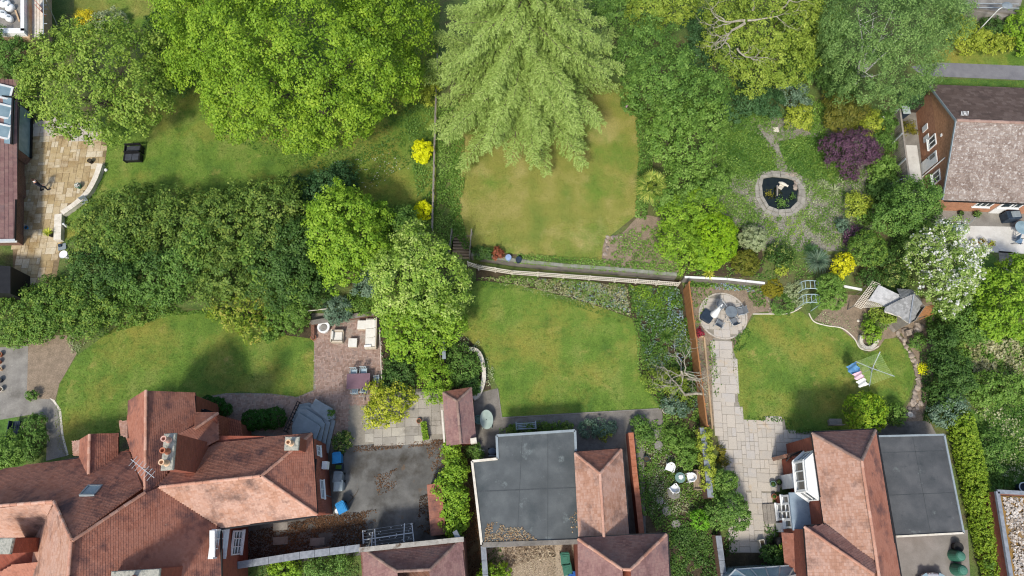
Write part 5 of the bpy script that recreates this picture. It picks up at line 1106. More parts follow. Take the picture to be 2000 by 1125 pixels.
# ================================================================ courtyard
x = local('trough', 'narrow dark trough full of bright green plants on the slab courtyard', 'trough', (831, 843), 12, z=0); MB().box((0, 0, .2), (.38, 1.2, .4)).build('box', DARKW, x, local=True)
rng = np.random.default_rng(5); N = 500; p = np.stack([rng.uniform(-.22, .22, N), rng.uniform(-.65, .65, N), .4+rng.uniform(0, .22, N)], 1); ca, sa = math.cos(R(12)), math.sin(R(12))
p = np.stack([p[:, 0]*ca-p[:, 1]*sa, p[:, 0]*sa+p[:, 1]*ca, p[:, 2]], 1)+np.array(x.location); o_ = leafmesh('foliage', p, rng.normal(size=(N, 3))*.4+np.array([0, 0, 1.]), np.full(N, .09), rng.uniform(0, 1, N), LF_BRIGHT, x, rng=rng); o_.rotation_euler[2] = -R(12)
pot((819, 823), .17, .25, TERRA, 'terracotta pot on the slab courtyard beside the green trough', z=0)
tb = local('oval_table', 'oval pale green resin garden table beside the brick shed', 'table', (951, 822), 4, z=0)
MB().lathe([(.46, .70), (.5, .72), (.5, .75), (.02, .75)], n=32, sx=.95, sy=1.38).build('tabletop', GRNTOP, tb, local=True); MB().lathe([(.03, .755), (.015, .755)], n=10).build('parasol_hole', BLACK, tb, local=True)
for sx in (-1, 1):
    for sy in (-1, 1): MB().beam((sx*.25, sy*.4, .7), (sx*.34, sy*.55, 0), .06, .06).build('leg', GRNTOP, tb, local=True)
DGR = M('dusty_green_plastic', ['#5e7a72', '#6f8a82'], 3, rough=.5)
def plchair(label, px, rz, mat, group=None):
    c = local('plastic_chair', label, 'chair', px, rz, group, z=0)
    MB().prism([(-.22, -.24), (.22, -.24), (.26, .1), (.2, .22), (-.2, .22), (-.26, .1)], .40, .44).build('seat', mat, c, local=True)
    m = MB(); n_ = 9; pr = []
    for i in range(n_): a = R(200-i*220/8)+0; pr.append((.27*math.cos(a), .02+.27*math.sin(a)))
    for i in range(n_-1):
        hh = lambda k: .62+.24*max(0, math.sin(math.pi*(k)/(n_-1)))**.7
        a_, b_ = pr[i], pr[i+1]; m.face([(a_[0], a_[1], .45), (b_[0], b_[1], .45), (b_[0]*1.12, b_[1]*1.16, hh(i+1)), (a_[0]*1.12, a_[1]*1.16, hh(i))]); m.face([(a_[0]*.93, a_[1]*.93, .45), (b_[0]*.93, b_[1]*.93, .45), (b_[0]*1.04, b_[1]*1.06, hh(i+1)), (a_[0]*1.04, a_[1]*1.06, hh(i))][::-1])
        m.face([(a_[0]*1.12, a_[1]*1.16, hh(i)), (b_[0]*1.12, b_[1]*1.16, hh(i+1)), (b_[0]*1.04, b_[1]*1.06, hh(i+1)), (a_[0]*1.04, a_[1]*1.06, hh(i))])
    m.build('backrest', mat, c, local=True)
    for s in (-1, 1):
        MB().box((s*.29, -.03, .63), (.07, .42, .03)).build('armrest', mat, c, local=True)
        MB().beam((s*.28, -.22, .62), (s*.28, -.27, 0), .05, .05).build('leg', mat, c, local=True); MB().beam((s*.24, .2, .42), (s*.27, .3, 0), .05, .05).build('leg', mat, c, local=True)
    return c
plchair('dusty green plastic chair tucked between the oval table and brick shed', (936, 822), 90, DGR)
bn = local('slatted_bench', 'pale painted slatted bench on the path below the middle lawn', 'bench', (1027, 832), 3, z=0)
for i in range(4): MB().box((0, -.22+i*.12, .42), (1.35, .07, .03)).build('seat_slat', PLLG, bn, local=True)
for i in range(2): MB().box((0, -.3, .6+i*.14), (1.35, .03, .08)).build('back_slat', PLLG, bn, local=True)
for s in (-1, 1): MB().box((s*.7, -.05, .32), (.06, .6, .64)).build('leg', PLLG, bn, local=True)
bq = local('barbecue', 'covered blue grey barbecue in the dark corner beside the felt roof', 'barbecue', (962, 884), 0, z=0)
MB().box((0, 0, .45), (.6, .5, .8)).build('body', BLACK, bq, local=True); MB().lathe([(.28, .86), (.26, 1.0), (.12, 1.08), (.01, 1.09)], n=16, sx=1.1, sy=.9).build('lid', M('slate_blue_metal', ['#56626f', '#6f7b88'], 3), bq, local=True); MB().box((0, -.3, .9), (.5, .1, .03)).build('shelf', PLGREY, bq, local=True)
x = local('watering_can', 'small white watering can in the dark passage beside the barbecue', 'watering can', (938, 880), z=0); MB().lathe([(.1, 0), (.12, .1), (.1, .25), (.02, .26)], n=12).build('body', PLWHITE, x, local=True); MB().tube([(.1, 0, .1), (.3, 0, .3)], [.02, .03]).build('spout', PLWHITE, x, local=True)
for l_, px, r_, mt in (('round pale blue water butt lid against the retaining wall', (993, 506), .2, M('pale_blue_plastic', ['#7f93b5', '#93a6c4'], 3)), ('round black lidded tub right of the pale blue one by the retaining wall', (1013, 510), .2, PLDBLUE)):
    x = local('tub', l_, 'tub', px, z=T if 0 else 1.0); MB().lathe([(r_, 0), (r_*1.15, .35), (r_*1.2, .37), (r_*1.15, .42), (.02, .44)], n=20).build('body', mt, x, local=True)
for l_, px in (('small whitewashed planter beside the fire passage path, cream rim', (1298, 803)),): pot(px, .2, .3, OFFW, 'white rimmed pot of brown earth at the corner of the middle lawn', z=0)
pot((1261, 897), .2, .35, PLDBLUE, 'dark blue glazed pot beside the red brick wall', z=0)
# ================================================================ round patio
gt = local('glass_table', 'round smoked glass patio table in the middle of the round patio', 'table', (1423, 614), 0, z=0)
SM = M('smoked_glass', ['#61686c', '#737b7e'], 3, rough=.15, spec=.7); MB().lathe([(.44, .7), (.45, .715), (.02, .72)], n=28).build('tabletop', SM, gt, local=True); MB().lathe([(.46, .69), (.46, .71)], n=28, cap=False).build('rim', BLACK, gt, local=True)
for i in range(4): a = R(45+90*i); MB().beam((.4*math.cos(a), .4*math.sin(a), .69), (.45*math.cos(a), .45*math.sin(a), 0), .035, .035).build('leg', MESHG, gt, local=True)
def mchair(label, px, rz):
    c = local('patio_chair', label, 'chair', px, rz, 'grey mesh chairs on the round patio', z=0)
    MB().prism([(-.25, -.25), (.25, -.25), (.25, .2), (-.25, .2)], .41, .43).build('seat', MESHG, c, local=True)
    m = MB(); [m.face([(x0, .2+dy0, z0), (x1, .2+dy0, z0), (x1, .2+dy1, z1), (x0, .2+dy1, z1)]) for (x0, x1, dy0, z0, dy1, z1) in ((-.25, .25, 0, .42, .08, .7), (-.24, .24, .08, .7, .18, .92))]; m.build('backrest', MESHG, c, local=True)
    for s in (-1, 1):
        MB().tube([(s*.27, -.3, 0), (s*.28, -.26, .6), (s*.29, .15, .64), (s*.27, .3, .6), (s*.26, .38, .93)], .02, 6).build('side_frame', METAL, c, local=True); MB().tube([(s*.27, .1, .62), (s*.28, .32, 0)], .018, 6).build('leg', METAL, c, local=True)
    return c
for l_, px, rz in (('grey mesh chair at the upper left of the glass table', (1405, 601), 35), ('grey mesh chair at the right of the glass table', (1443, 612), -78), ('grey mesh chair at the lower right of the glass table', (1430, 631), 205), ('grey mesh chair between the glass table and the dark square base', (1402, 636), 150)): mchair(l_, px, rz)
ps = local('cantilever_parasol', 'folded white parasol standing on a dark blue square base', 'parasol', (1380, 619), -35, z=0)
MB().prism([(.45*abs(math.cos(a))**.35*(1 if math.cos(a) > 0 else -1), .45*abs(math.sin(a))**.35*(1 if math.sin(a) > 0 else -1)) for a in [2*math.pi*i/32 for i in range(32)]], 0, .28).build('base', PLDBLUE, ps, local=True, bevel=.03)
m = MB(); m.tube([(.35, .3, .2), (.35, .3, 2.3), (.25, .1, 2.5)], .035, 8); m.build('pole', METAL, ps, local=True)
m = MB(); m.tube([(.3, .1, 1.0), (.3, .12, 1.2), (.3, .3, 1.8), (.3, .55, 2.35)], [.3, .26, .14, .03], 14); m.build('canopy', WHITE, ps, local=True)
# white chairs and green table in the wild garden
pt_ = local('round_table', 'round bottle green garden table with a folded white cloth in the wild garden', 'table', (1324, 934), z=0); MB().lathe([(.34, .68), (.36, .7), (.02, .71)], n=24).build('tabletop', DGR, pt_, local=True)
for i in range(4): a = R(45+90*i); MB().beam((.2*math.cos(a), .2*math.sin(a), .68), (.28*math.cos(a), .28*math.sin(a), 0), .05, .05).build('leg', DGR, pt_, local=True)
x = local('cloth', 'crumpled white cloth lying on the round green garden table', 'cloth', (1326, 934), 20, z=0); x.location = (pt_.location[0]+.04, pt_.location[1]+.03, .715); m = MB()
for i in range(9): a = i*2.4; m.box((math.cos(a)*.09, math.sin(a)*.08, .015+.006*i), (.16, .1, .02), a)
m.build('fold', WHITE, x, local=True)
plchair('white plastic chair at the upper left of the round green table', (1306, 914), -20, PLWHITE, 'white plastic chairs in the wild garden'); plchair('white plastic chair at the right of the round green table', (1346, 933), -80, PLWHITE, 'white plastic chairs in the wild garden'); plchair('white plastic chair at the lower left of the round green table', (1314, 955), 215, PLWHITE, 'white plastic chairs in the wild garden')
x = local('wooden_bench', 'mossy brown wooden bench with slatted back beside the ivy wall', 'bench', (1358, 938), 88, z=0)
for i in range(4): MB().box((0, -.2+i*.13, .42), (1.25, .11, .03)).build('seat_slat', TIMBER, x, local=True)
for i in range(9): MB().box((-.56+i*.14, -.3, .65), (.05, .03, .42)).build('back_slat', OLDWOOD, x, local=True)
for s in (-1, 1): MB().box((s*.64, -.05, .3), (.07, .55, .6)).build('leg', TIMBER, x, local=True)
# ================================================================ right garden
# arches
def arch(label, px):
    t = local('garden_arch', label, 'garden arch', px, -3, 'metal garden arches', z=0); w_, d_, h_ = 1.25, .62, 2.1
    for sy in (-1, 1):
        m = MB(); m.tube([(-w_/2, sy*d_/2, 0), (-w_/2, sy*d_/2, h_-.4)]+[(-w_/2*math.cos(a), sy*d_/2, h_-.4+.4*math.sin(a)) for a in (R(30), R(60), R(90), R(120), R(150), R(180))]+[(w_/2, sy*d_/2, 0)], .03, 6); m.build('hoop', M('sage_metal', ['#8fa3a3', '#a5b7b6'], 3) if 'sage_metal' not in bpy.data.materials else bpy.data.materials['sage_metal'], t, local=True)
    for a in (R(0), R(40), R(75), R(105), R(140), R(180)): x = -w_/2*math.cos(a); z = h_-.4+.4*math.sin(a); MB().beam((x, -d_/2, z), (x, d_/2, z), .035, .035).build('rung', bpy.data.materials['sage_metal'], t, local=True)
arch('grey metal garden arch, upper of the pair beside the square green bush', (1565, 573)); arch('grey metal garden arch, lower of the pair nearest the round lawn', (1567, 599))
# summerhouse
q = P(1745, 620, 0); SH = thing('summerhouse', 'weathered shingled summerhouse with open door and trellis wing', 'summerhouse', q); zs = 2.3
a1, a2, a3, a4 = (1727, 601, 2.2), (1790, 588 if 0 else 592, 2.2), (1800, 605, 2.2), (1778, 640, 2.2)
sl(SH, SHING, (1727, 606, 2.3), (1772, 584, 3.3), (1781, 584, 3.2), (1767, 617, 3.2), (1757, 612, 2.8), tw=.14, ga=.16) if 0 else None
def tri(mat, *p, tw=.13, ga=.15): return slope(SH, [P(*a) for a in p], mat, tw=tw, ga=ga, lip=.02, slab=.05)
tri(SHING, (1785, 574, 2.95), (1760, 584, 2.55), (1729, 600, 2.05), (1727, 608, 1.95), (1742, 612, 2.02), (1757, 617, 2.02), (1776, 631, 1.95)); tri(SHING, (1785, 574, 2.95), (1799, 590, 2.1), (1795, 607, 2.0), (1787, 621, 1.95), (1776, 631, 1.95)); tri(SHING, (1752, 562, 1.95), (1782, 568, 2.4), (1785, 574, 2.9), (1760, 584, 2.5)); tri(SHING, (1782, 567, 2.2), (1797, 582, 1.9), (1799, 590, 2.05), (1785, 574, 2.9))
ridge(SH, P(1785, 574, 3.0), P(1776, 631, 2.02), LEAD, L=.5, r=.05)
tri(WSHING, (1716, 556, 2.3), (1764, 583, 2.3), (1733, 597, 1.75), (1697, 586, 1.7), tw=.2, ga=.2)
wp = W2([(1738, 612), (1776, 632), (1778, 645), (1752, 650), (1735, 640)], 1.0); 
bw = [P(1730, 612, 1.1), P(1748, 648, .3), P(1772, 634, 1.0), P(1792, 606, 1.1), P(1770, 580, 1.2)]
for i in range(1, 5):
    A, B = bw[i], bw[(i+1) % 5]
    if i == 4: A, B = bw[4], bw[0]
    if i == 1: continue
    A = Vector((A.x, A.y, 1.05)); B = Vector((B.x, B.y, 1.05)); k = int((B-A).length/.14); m = MB()
    for j in range(k): p = A.lerp(B, (j+.5)/k); m.box((p.x, p.y, 1.05), (.13, .03, 2.1), math.atan2(B.y-A.y, B.x-A.x), random.random())
    m.build('board_wall', OLDWOOD, SH, kind='stuff')
MB().prism([(p.x, p.y) for p in bw], .02, .12).build('floor', OLDWOOD, SH)
p = P(1740, 640, 0); MB().box((p.x+.1, p.y+.1, 1.0), (.05, .8, 1.9), R(25)).build('door', OLDWOOD, SH)
MB().beam(P(1757, 618, 1.96), P(1776, 632, 1.9), .06, .1).beam(P(1757, 618, 1.96), P(1728, 609, 1.9), .06, .1).build('fascia', OFFW, SH)
# trellis: two panels of laths
def trellis(par, A, B, C_, nu, nv, mat, w_=.03, name='trellis_lath'):
    A, B, C_ = Vector(A), Vector(B), Vector(C_)
    for i in range(nu+1): MB().beam(A.lerp(B, i/nu), A.lerp(B, i/nu)+(C_-A), w_, .02).build(name, mat, par)
    for i in range(nv+1): o_ = (C_-A)*(i/nv)+Vector((0, 0, .02)); MB().beam(A+o_, B+o_, w_, .02).build(name, mat, par)
TL = thing('trellis_screen', 'pale square lattice trellis leaning against the shingled summerhouse roof', 'trellis', P(1680, 590, 0))
trellis(TL, P(1668, 597, 1.0), P(1705, 549, 2.3), P(1682, 603, .9), 16, 4, OFFW); trellis(TL, P(1684, 601, .9), P(1700, 580, 1.4), P(1732, 598, 1.7), 8, 12, OFFW, .025)
for a, b, h in ((1668, 597, 1.05), (1704, 549, 2.35)): p = P(a, b, h); MB().beam((p.x, p.y, 0), p, .08, .08).build('post', OLDWOOD, TL)
T2 = thing('wooden_trellis', 'small orange brown lattice panel under the white blossom tree', 'trellis', P(1805, 610, 0))
trellis(T2, P(1790, 620, .9), P(1800, 601, 1.5), P(1815, 614, 1.2), 6, 10, TERRA if 0 else ORANGEW, .04); MB().beam(P(1796, 624, .9), P(1824, 612, .9), .06, .1).build('rail', ORANGEW, T2)
# raised planter, rocks
coped('planter', 'round white stone planter of bright green foliage on the right lawn', [(1684, 655), (1682, 668), (1690, 678), (1703, 678), (1712, 668), (1713, 655)], 0, .26, .35, OFFW, OFFW, .3, smooth=True, cat='planter')
def rocks(label, pts, n, s, seed, z=0):
    t = thing('rockery', label, 'rocks', P(*pts[0], z)); rng = random.Random(seed); w_ = [P(a, b, z) for a, b in pts]; L = [(B-A).length for A, B in zip(w_, w_[1:])]; tot = sum(L)
    for i in range(n):
        d = tot*(i+rng.random()*.6)/n; k = 0
        while k < len(L)-1 and d > L[k]: d -= L[k]; k += 1
        p = w_[k].lerp(w_[k+1], min(1, d/L[k])); r = s*rng.uniform(.6, 1.35); m = MB(); n_ = 7; pr = [(.75, 0), (1, .35), (.8, .7), (.35, .85)]; b = 0
        for (rr, zz_) in pr:
            for q in range(n_): a = 2*math.pi*q/n_+rng.uniform(-.2, .2); e = r*rr*rng.uniform(.8, 1.15); m.v.append((e*math.cos(a)*1.2, e*math.sin(a)*.85, zz_*r*.9))
        for kk in range(3):
            for q in range(n_): j = (q+1) % n_; m.f.append((kk*n_+q, kk*n_+j, (kk+1)*n_+j, (kk+1)*n_+q)); m.r.append(.5)
        m.f.append(tuple(range(3*n_, 4*n_))); m.r.append(.5)
        o_ = m.build('rock', COBBLES, t, local=True); o_.location = Vector((p.x+rng.uniform(-.12, .12), p.y+rng.uniform(-.12, .12), z-.02))-woff(t); o_.rotation_euler = (0, 0, rng.uniform(0, 6))
    return t
rocks('curved line of loose pale rocks edging the right lawn below the summerhouse', [(1752, 652), (1765, 668), (1778, 690), (1790, 720), (1793, 745), (1786, 775), (1776, 800)], 44, .17, 2)
rocks('cluster of larger pale stones heaped at the right side of the summerhouse', [(1768, 650), (1785, 645), (1800, 638)], 9, .26, 3)
rocks('heap of pinkish stones beside the white topped wall and olive dome bush', [(1498, 580), (1506, 600), (1502, 614)], 14, .1, 4)
rocks('rockery of pale rocks beside the sunken pond', [(1536, 345), (1550, 338), (1556, 355), (1552, 372)], 18, .16, 6, T)
rocks('low broken stone edging round the bare bed at the corner of the upper lawn', [(1184, 500), (1184, 466), (1218, 460)], 16, .13, 8, T)
rocks('stones scattered at the foot of the rocky bed near the garage roof', [(1775, 812), (1790, 800), (1800, 785)], 10, .2, 9)
MB().tube([P(a, b, .03) for a, b in smoothpoly([(1470, 613), (1500, 613), (1540, 612), (1565, 600)], 4, False)], .05, 5).build('lawn_edging', OFFW, None, 'pale stone edging along the straight top of the right lawn', 'edging')
MB().tube([P(a, b, .03) for a, b in smoothpoly([(1580, 612), (1590, 628), (1615, 636), (1645, 641), (1668, 660), (1680, 680), (1700, 684), (1716, 676)], 4, False)], .05, 5).build('lawn_edging', OFFW, None, 'pale curving stone edging between the right lawn and brown bed', 'edging')
# small sculptures and slabs
x = local('stone_block', 'square brown stone block on the lawn edge beside the summerhouse', 'stone', (1770, 652), 10, z=0); MB().box((0, 0, .2), (.42, .42, .4)).build('stone', COBBLES, x, local=True, bevel=.04)
x = local('stone_disc', 'small pale round stone lying on the brown bed by the summerhouse', 'stone', (1676, 627), z=0); MB().lathe([(.1, 0), (.11, .05), (.03, .09)], n=12).build('stone', OFFW, x, local=True)
x = local('log_bench', 'old wooden seat half hidden at the foot of the round bush', 'seat', (1628, 826), 0, z=0); MB().box((0, 0, .35), (.9, .5, .05)).build('seat', OLDWOOD, x, local=True); MB().box((0, -.22, .6), (.9, .04, .4)).build('backrest', OLDWOOD, x, local=True); [MB().box((s*.4, 0, .17), (.06, .4, .34)).build('leg', OLDWOOD, x, local=True) for s in (-1, 1)]
x = local('stone_urn', 'small pale stone urn at the edge of the brown bed near the garage roof', 'urn', (1772, 811), z=0); MB().lathe([(.12, 0), (.08, .12), (.16, .3), (.2, .42), (.16, .42), (.02, .34)], n=14).build('bowl', OFFW, x, local=True)
# rotary airer
ra = local('rotary_airer', 'square rotary clothes airer with green lines on the right lawn', 'clothes airer', (1700, 737), 0, z=0)
cpt = P(1705, 719, 1.85); ra.location = (cpt.x, cpt.y, 0); MB().tube([(cpt.x, cpt.y, 0), (cpt.x, cpt.y, 1.9)], .035, 8).build('pole', METAL, ra)
cn = [P(*q, 2.05) for q in ((1671, 706), (1719, 687), (1747, 735), (1698, 754))]
for c in cn: MB().beam((cpt.x, cpt.y, 1.75), c, .05, .04).build('arm', METAL, ra)
m = MB(); LN = M('green_line', ['#8fae54', '#b3c58a'], 3)
for k in range(10):
    t = .3+.07*k+.001; pp = [Vector((cpt.x, cpt.y, 1.8)).lerp(c, t) for c in cn]
    for i in range(4):
        A, B = pp[i], pp[(i+1) % 4]; md = (A+B)/2-Vector((0, 0, .05)); m.beam(A, md, .014, .014); m.beam(md, B, .014, .014)
m.build('line', LN, ra, kind='stuff')
def garment(name, label, t0, t1, mat, L, spread=.5, seed=1, cat='laundry'):
    A, B = cn[3].lerp(cn[0], t0), cn[3].lerp(cn[0], t1); rng = random.Random(seed); out = Vector((-(A-B).y, (A-B).x, 0)).normalized(); ctr = (A+B)/2
    if (ctr+out-cpt).length < (ctr-cpt).length: out = -out
    th = thing(name, label, cat, (ctr.x, ctr.y, A.z-.03-L)); nx, ny = 9, 9; m = MB(); V = {}
    for i in range(nx):
        for j in range(ny):
            u, v = i/(nx-1), j/(ny-1); wd = 1+spread*(-.35 if v > .55 else .1)*1; p = ctr+(B-A)*(u-.5)*wd; V[i, j] = p+Vector((0, 0, -.03-v*L))+out*(v*.35+.06*math.sin(u*9+v*2+seed))
    for i in range(nx-1):
        for j in range(ny-1): m.face([V[i, j], V[i+1, j], V[i+1, j+1], V[i, j+1]])
    o_ = m.build('cloth', mat, th); so_ = o_.modifiers.new('solid', 'SOLIDIFY'); so_.thickness = .01
    for s in (.15, .85): q = A.lerp(B, s); MB().box((q.x, q.y, q.z), (.03, .03, .09)).build('peg', NEWWOOD, th)
garment('blue_garment', 'blue denim garment hanging at the left corner of the rotary airer', .62, .98, M('denim_blue', ['#4678a8', '#6d9cc4'], 4, fine=(9, .15)), .85, .3, 2); garment('pink_garment', 'pale pink garment hanging in the middle of the airer side', .36, .62, M('pink_cloth', ['#d0a9b6', '#dcbfc9'], 3), .55, 0, 3); garment('white_garment', 'white garment hanging at the lower corner of the rotary airer', .06, .34, WHITE, .6, .2, 4)
# compost bins, car
for l_, px in (('dark green domed compost bin beside the hedge above the white car', (1862, 1085)), ('dark green domed compost bin nearest the bottom edge right of the car', (1866, 1112))):
    x = local('compost_bin', l_, 'compost bin', px, 0, 'green compost bins', z=0); MB().lathe([(.42, 0), (.4, .2), (.33, .8), (.3, .86)], n=18).build('body', PLGREEN, x, local=True); MB().lathe([(.26, .86), (.27, .9), (.18, .96), (.02, .99)], n=18).build('lid', M('lid_green', ['#3f6b5c', '#4c7a6a'], 3) if 'lid_green' not in bpy.data.materials else bpy.data.materials['lid_green'], x, local=True)
x = local('dark_planter', 'black round planter in the hedge shadow above the compost bins', 'planter', (1864, 1068), z=0); MB().lathe([(.25, 0), (.33, .5), (.3, .5), (.05, .45)], n=16).build('pot', BLACK, x, local=True)
car = local('parked_car', 'white car with its rounded nose just entering the bottom edge of the driveway', 'car', (1822, 1182), 0, z=0); CW = M('white_car_paint', ['#d5d8da', '#dfe2e3'], 2, rough=.25, spec=.6)
m = MB(); st_ = [(2.05, .25, .55, .55), (1.95, .6, .3, .68), (1.7, .78, .22, .78), (1.2, .87, .2, .88), (.6, .9, .2, .95), (-1.2, .9, .2, .98), (-1.9, .82, .25, .95), (-2.1, .6, .4, .8)]; b = 0; n_ = 12
for (y, hw_, z0, z1) in st_:
    for i in range(n_): a = 2*math.pi*(i+.5)/n_; c_, s_ = math.cos(a), math.sin(a); m.v.append((hw_*abs(c_)**.45*(1 if c_ > 0 else -1), y, (z0+z1)/2+(z1-z0)/2*abs(s_)**.5*(1 if s_ > 0 else -1)))
for k in range(len(st_)-1):
    for i in range(n_): j = (i+1) % n_; m.f.append((k*n_+i, k*n_+j, (k+1)*n_+j, (k+1)*n_+i)); m.r.append(.5)
m.f.append(tuple(range(n_))); m.f.append(tuple(range((len(st_)-1)*n_, len(st_)*n_))[::-1]); m.r += [.5, .5]; m.build('body', CW, car, local=True, smooth=True)
m = MB(); m.prism([(-.72, -1.5), (.72, -1.5), (.72, .9), (-.72, .9)], .93, .96); m.v[4:8] = [(-.6, -1.2, 1.42), (.6, -1.2, 1.42), (.6, .15, 1.42), (-.6, .15, 1.42)]; m.build('cabin', GLASS, car, local=True); MB().prism([(-.58, -1.18), (.58, -1.18), (.58, .12), (-.58, .12)], 1.42, 1.46).build('roof', CW, car, local=True)
for s in (-1, 1):
    for y in (1.3, -1.35): wh = MB().tube([(s*.7, y, .32), (s*.9, y, .32)], .32, 18).build('wheel', BLACK, car, local=True); MB().tube([(s*.9, y, .32), (s*.91, y, .32)], .18, 12).build('rim', METAL, wh, local=True)
    MB().box((s*.55, 1.88, .66), (.36, .2, .1), s*-.5).build('headlight', GLASSP, car, local=True)
MB().box((0, 2.03, .6), (.12, .03, .1)).build('badge', METAL, car, local=True); MB().box((0, 2.02, .42), (.5, .03, .12)).build('number_plate', WHITE, car, local=True); MB().beam((-.5, 1.05, .945), (.5, 1.0, .95), .03, .02).build('wiper', BLACK, car, local=True)
# pond
COBB2 = M('grey_edging_stone', ['#77736a', '#8b877c', '#9b968a', '#6d6a61'], 2, src='objboth', fine=(12, .2), bump=.005)
pc = P(1522, 376); PD = [(1491, 349), (1509, 346), (1537, 349), (1552, 354), (1559, 372), (1556, 394), (1542, 408), (1520, 410), (1501, 403), (1490, 384), (1488, 364)]
pd = thing('pond', 'sunken dark garden pond with lily leaves ringed by grey stone paving', 'pond', pc)
MB().prism([(p.x, p.y) for p in [P(*q) for q in PD]], T-.3, T+.016).build('water', WATER, pd)
pw = [P(*q) for q in PD]
pm_ = sum(pw, Vector((0, 0, 0)))/len(pw); rg_ = random.Random(3)
for ring, (s0, s1) in enumerate(((1.02, 1.2), (1.22, 1.42))):
    for i in range(len(pw)):
        A, B = pw[i]-pm_, pw[(i+1) % len(pw)]-pm_; n_ = 2
        for k in range(n_):
            q0, q1 = A.lerp(B, k/n_+.015), A.lerp(B, (k+1)/n_-.015); e = rg_.uniform(-.02, .02); zt = T+(.13 if ring == 0 else .07)+rg_.uniform(-.01, .01)
            MB().prism([((pm_+v*s)[0], (pm_+v*s)[1]) for v, s in ((q0, s0), (q1, s0), (q1, s1+e), (q0, s1+e))], T, zt).build('edging_stone', COBB2, pd)
rng = np.random.default_rng(2); 
for (a, b, r_, n_, mt) in ((1526, 396, .45, 150, LF_MID), (1502, 380, .35, 70, LF_OLIVE), (1547, 384, .3, 60, LF_DARK)):
    c_ = P(a, b); e = rng.normal(size=(n_, 2))*r_*.5; leafmesh('water_plant', np.stack([c_.x+e[:, 0], c_.y+e[:, 1], T+.03+rng.uniform(0, .18, n_)], 1), rng.normal(size=(n_, 3))*.25+np.array([0, 0, 1.]), np.full(n_, .11), rng.uniform(0, 1, n_), mt, pd, rng=rng)
x = local('garden_statue', 'pale stone figure lying across a plinth in the middle of the pond', 'statue', (1524, 366), -35); MB().box((0, 0, .2), (.35, .35, .5)).build('plinth', OFFW, x, local=True)
MB().tube([(-.35, 0, .5), (-.1, .02, .58), (.15, 0, .62), (.3, 0, .66), (.42, 0, .68)], [.07, .13, .14, .07, .1], 9).build('figure', OFFW, x, local=True, smooth=True)
MB().beam(P(1518, 362, T+.3), P(1518, 382, T+.3), .1, .1).build('wooden_post', OLDWOOD, None, 'short old timber lying over the pond beside the statue', 'timber')
x = local('stone_tile', 'small pale square stone slab on the path above the pond', 'slab', (1515, 254), 5); MB().box((0, 0, .05), (.42, .42, .08)).build('stone', OFFW, x, local=True)
# bungalow terrace things
for i, (px, r_) in enumerate((((1895, 475), .16), ((1913, 475), .2), ((1932, 479), .17))): pot(px, r_*.9, .35, TERRA, ['small clipped ball shrub in a pot, left of the three on the white terrace', 'largest clipped ball shrub in a pot, centre of the white terrace row', 'clipped ball shrub in a pot, right of the three on the white terrace'][i], LF_LIME if i == 0 else LF_OLIVE if i == 1 else LF_SPOT, r_*1.7, group='clipped ball shrubs on the white terrace', ls=.07, cat='potted shrub', name='potted_shrub')
coped('terrace_wall', 'low pale wall holding up the clipped ball shrubs on the white terrace', [(1884, 484), (1938, 489)], T, .18, .2, WHITE, WHITE, 1.0)
pot((1873, 419), .2, .3, BLACK, 'black pot against the bungalow wall, left of the pair', LF_DARK, .2); pot((1904, 421), .22, .3, BLACK, 'black pot with trailing green plant against the bungalow wall', LF_MID, .35)
x = local('covered_barbecue', 'dark covered barbecue against the bungalow wall at the terrace end', 'barbecue', (1966, 428), 5); MB().box((0, 0, .45), (1.1, .7, .9)).build('cover', PLDBLUE, x, local=True, bevel=.06); MB().box((.1, 0, .93), (.7, .5, .08)).build('lid', PLGREY, x, local=True, bevel=.03)
x = local('garden_chair', 'blue grey folding chair at the right end of the white terrace', 'chair', (1983, 474), 60); MB().box((0, 0, .42), (.5, .45, .04)).build('seat', M('slate_fabric', ['#5a7288', '#6e869c'], 3), x, local=True); MB().box((0, .24, .7), (.5, .05, .5)).build('backrest', bpy.data.materials['slate_fabric'], x, local=True); [MB().beam((s*.25, -.25, .6), (s*.28, .3, 0), .03, .03).build('leg', BLACK, x, local=True) for s in (-1, 1)]
x = local('glass_table', 'pale glass garden table at the right end of the white terrace', 'table', (1985, 452), 20); MB().lathe([(.55, .7), (.57, .72), (.02, .73)], n=24).build('tabletop', GLASSP, x, local=True); [MB().beam((.3*math.cos(a), .3*math.sin(a), .7), (.4*math.cos(a), .4*math.sin(a), 0), .04, .04).build('leg', METAL, x, local=True) for a in (.8, 2.4, 3.9, 5.5)]
x = local('cold_frame', 'small white framed cold frame beside the white blossom tree', 'cold frame', (1862, 452), 5)
MB().prism([(-.8, -.4), (.8, -.4), (.8, .4), (-.8, .4)], 0, .45).build('base', WHITE, x, local=True); MB().box((-.35, 0, .5), (.6, .7, .04)).build('pane', GLASSP, x, local=True); MB().box((.4, 0, .5), (.6, .7, .04)).build('pane', GLASSP, x, local=True)
MB().tube([P(1905, 425, T+1.9), P(1884, 446, T+.1)], .03, 6).build('washing_pole', METAL, None, 'thin metal pole slanting over the terrace beside the cold frame', 'pole')
x = local('paved_ramp', 'long pale concrete slab between the dark fence and the bungalow door', 'slab', (1782, 325)); A = W2([(1768, 283), (1791, 284), (1801, 357), (1777, 357)], T+.12); MB().prism(A, T, T+.12).build('stone', WHITEPAVE, x)
q = P(1757, 228); bx = bin_('blue bin with pale lid at the top of the bungalow side path', (1757, 224), 0, PLDBLUE, lid=PLLG, group=None); bx.location = (q.x, q.y, T)
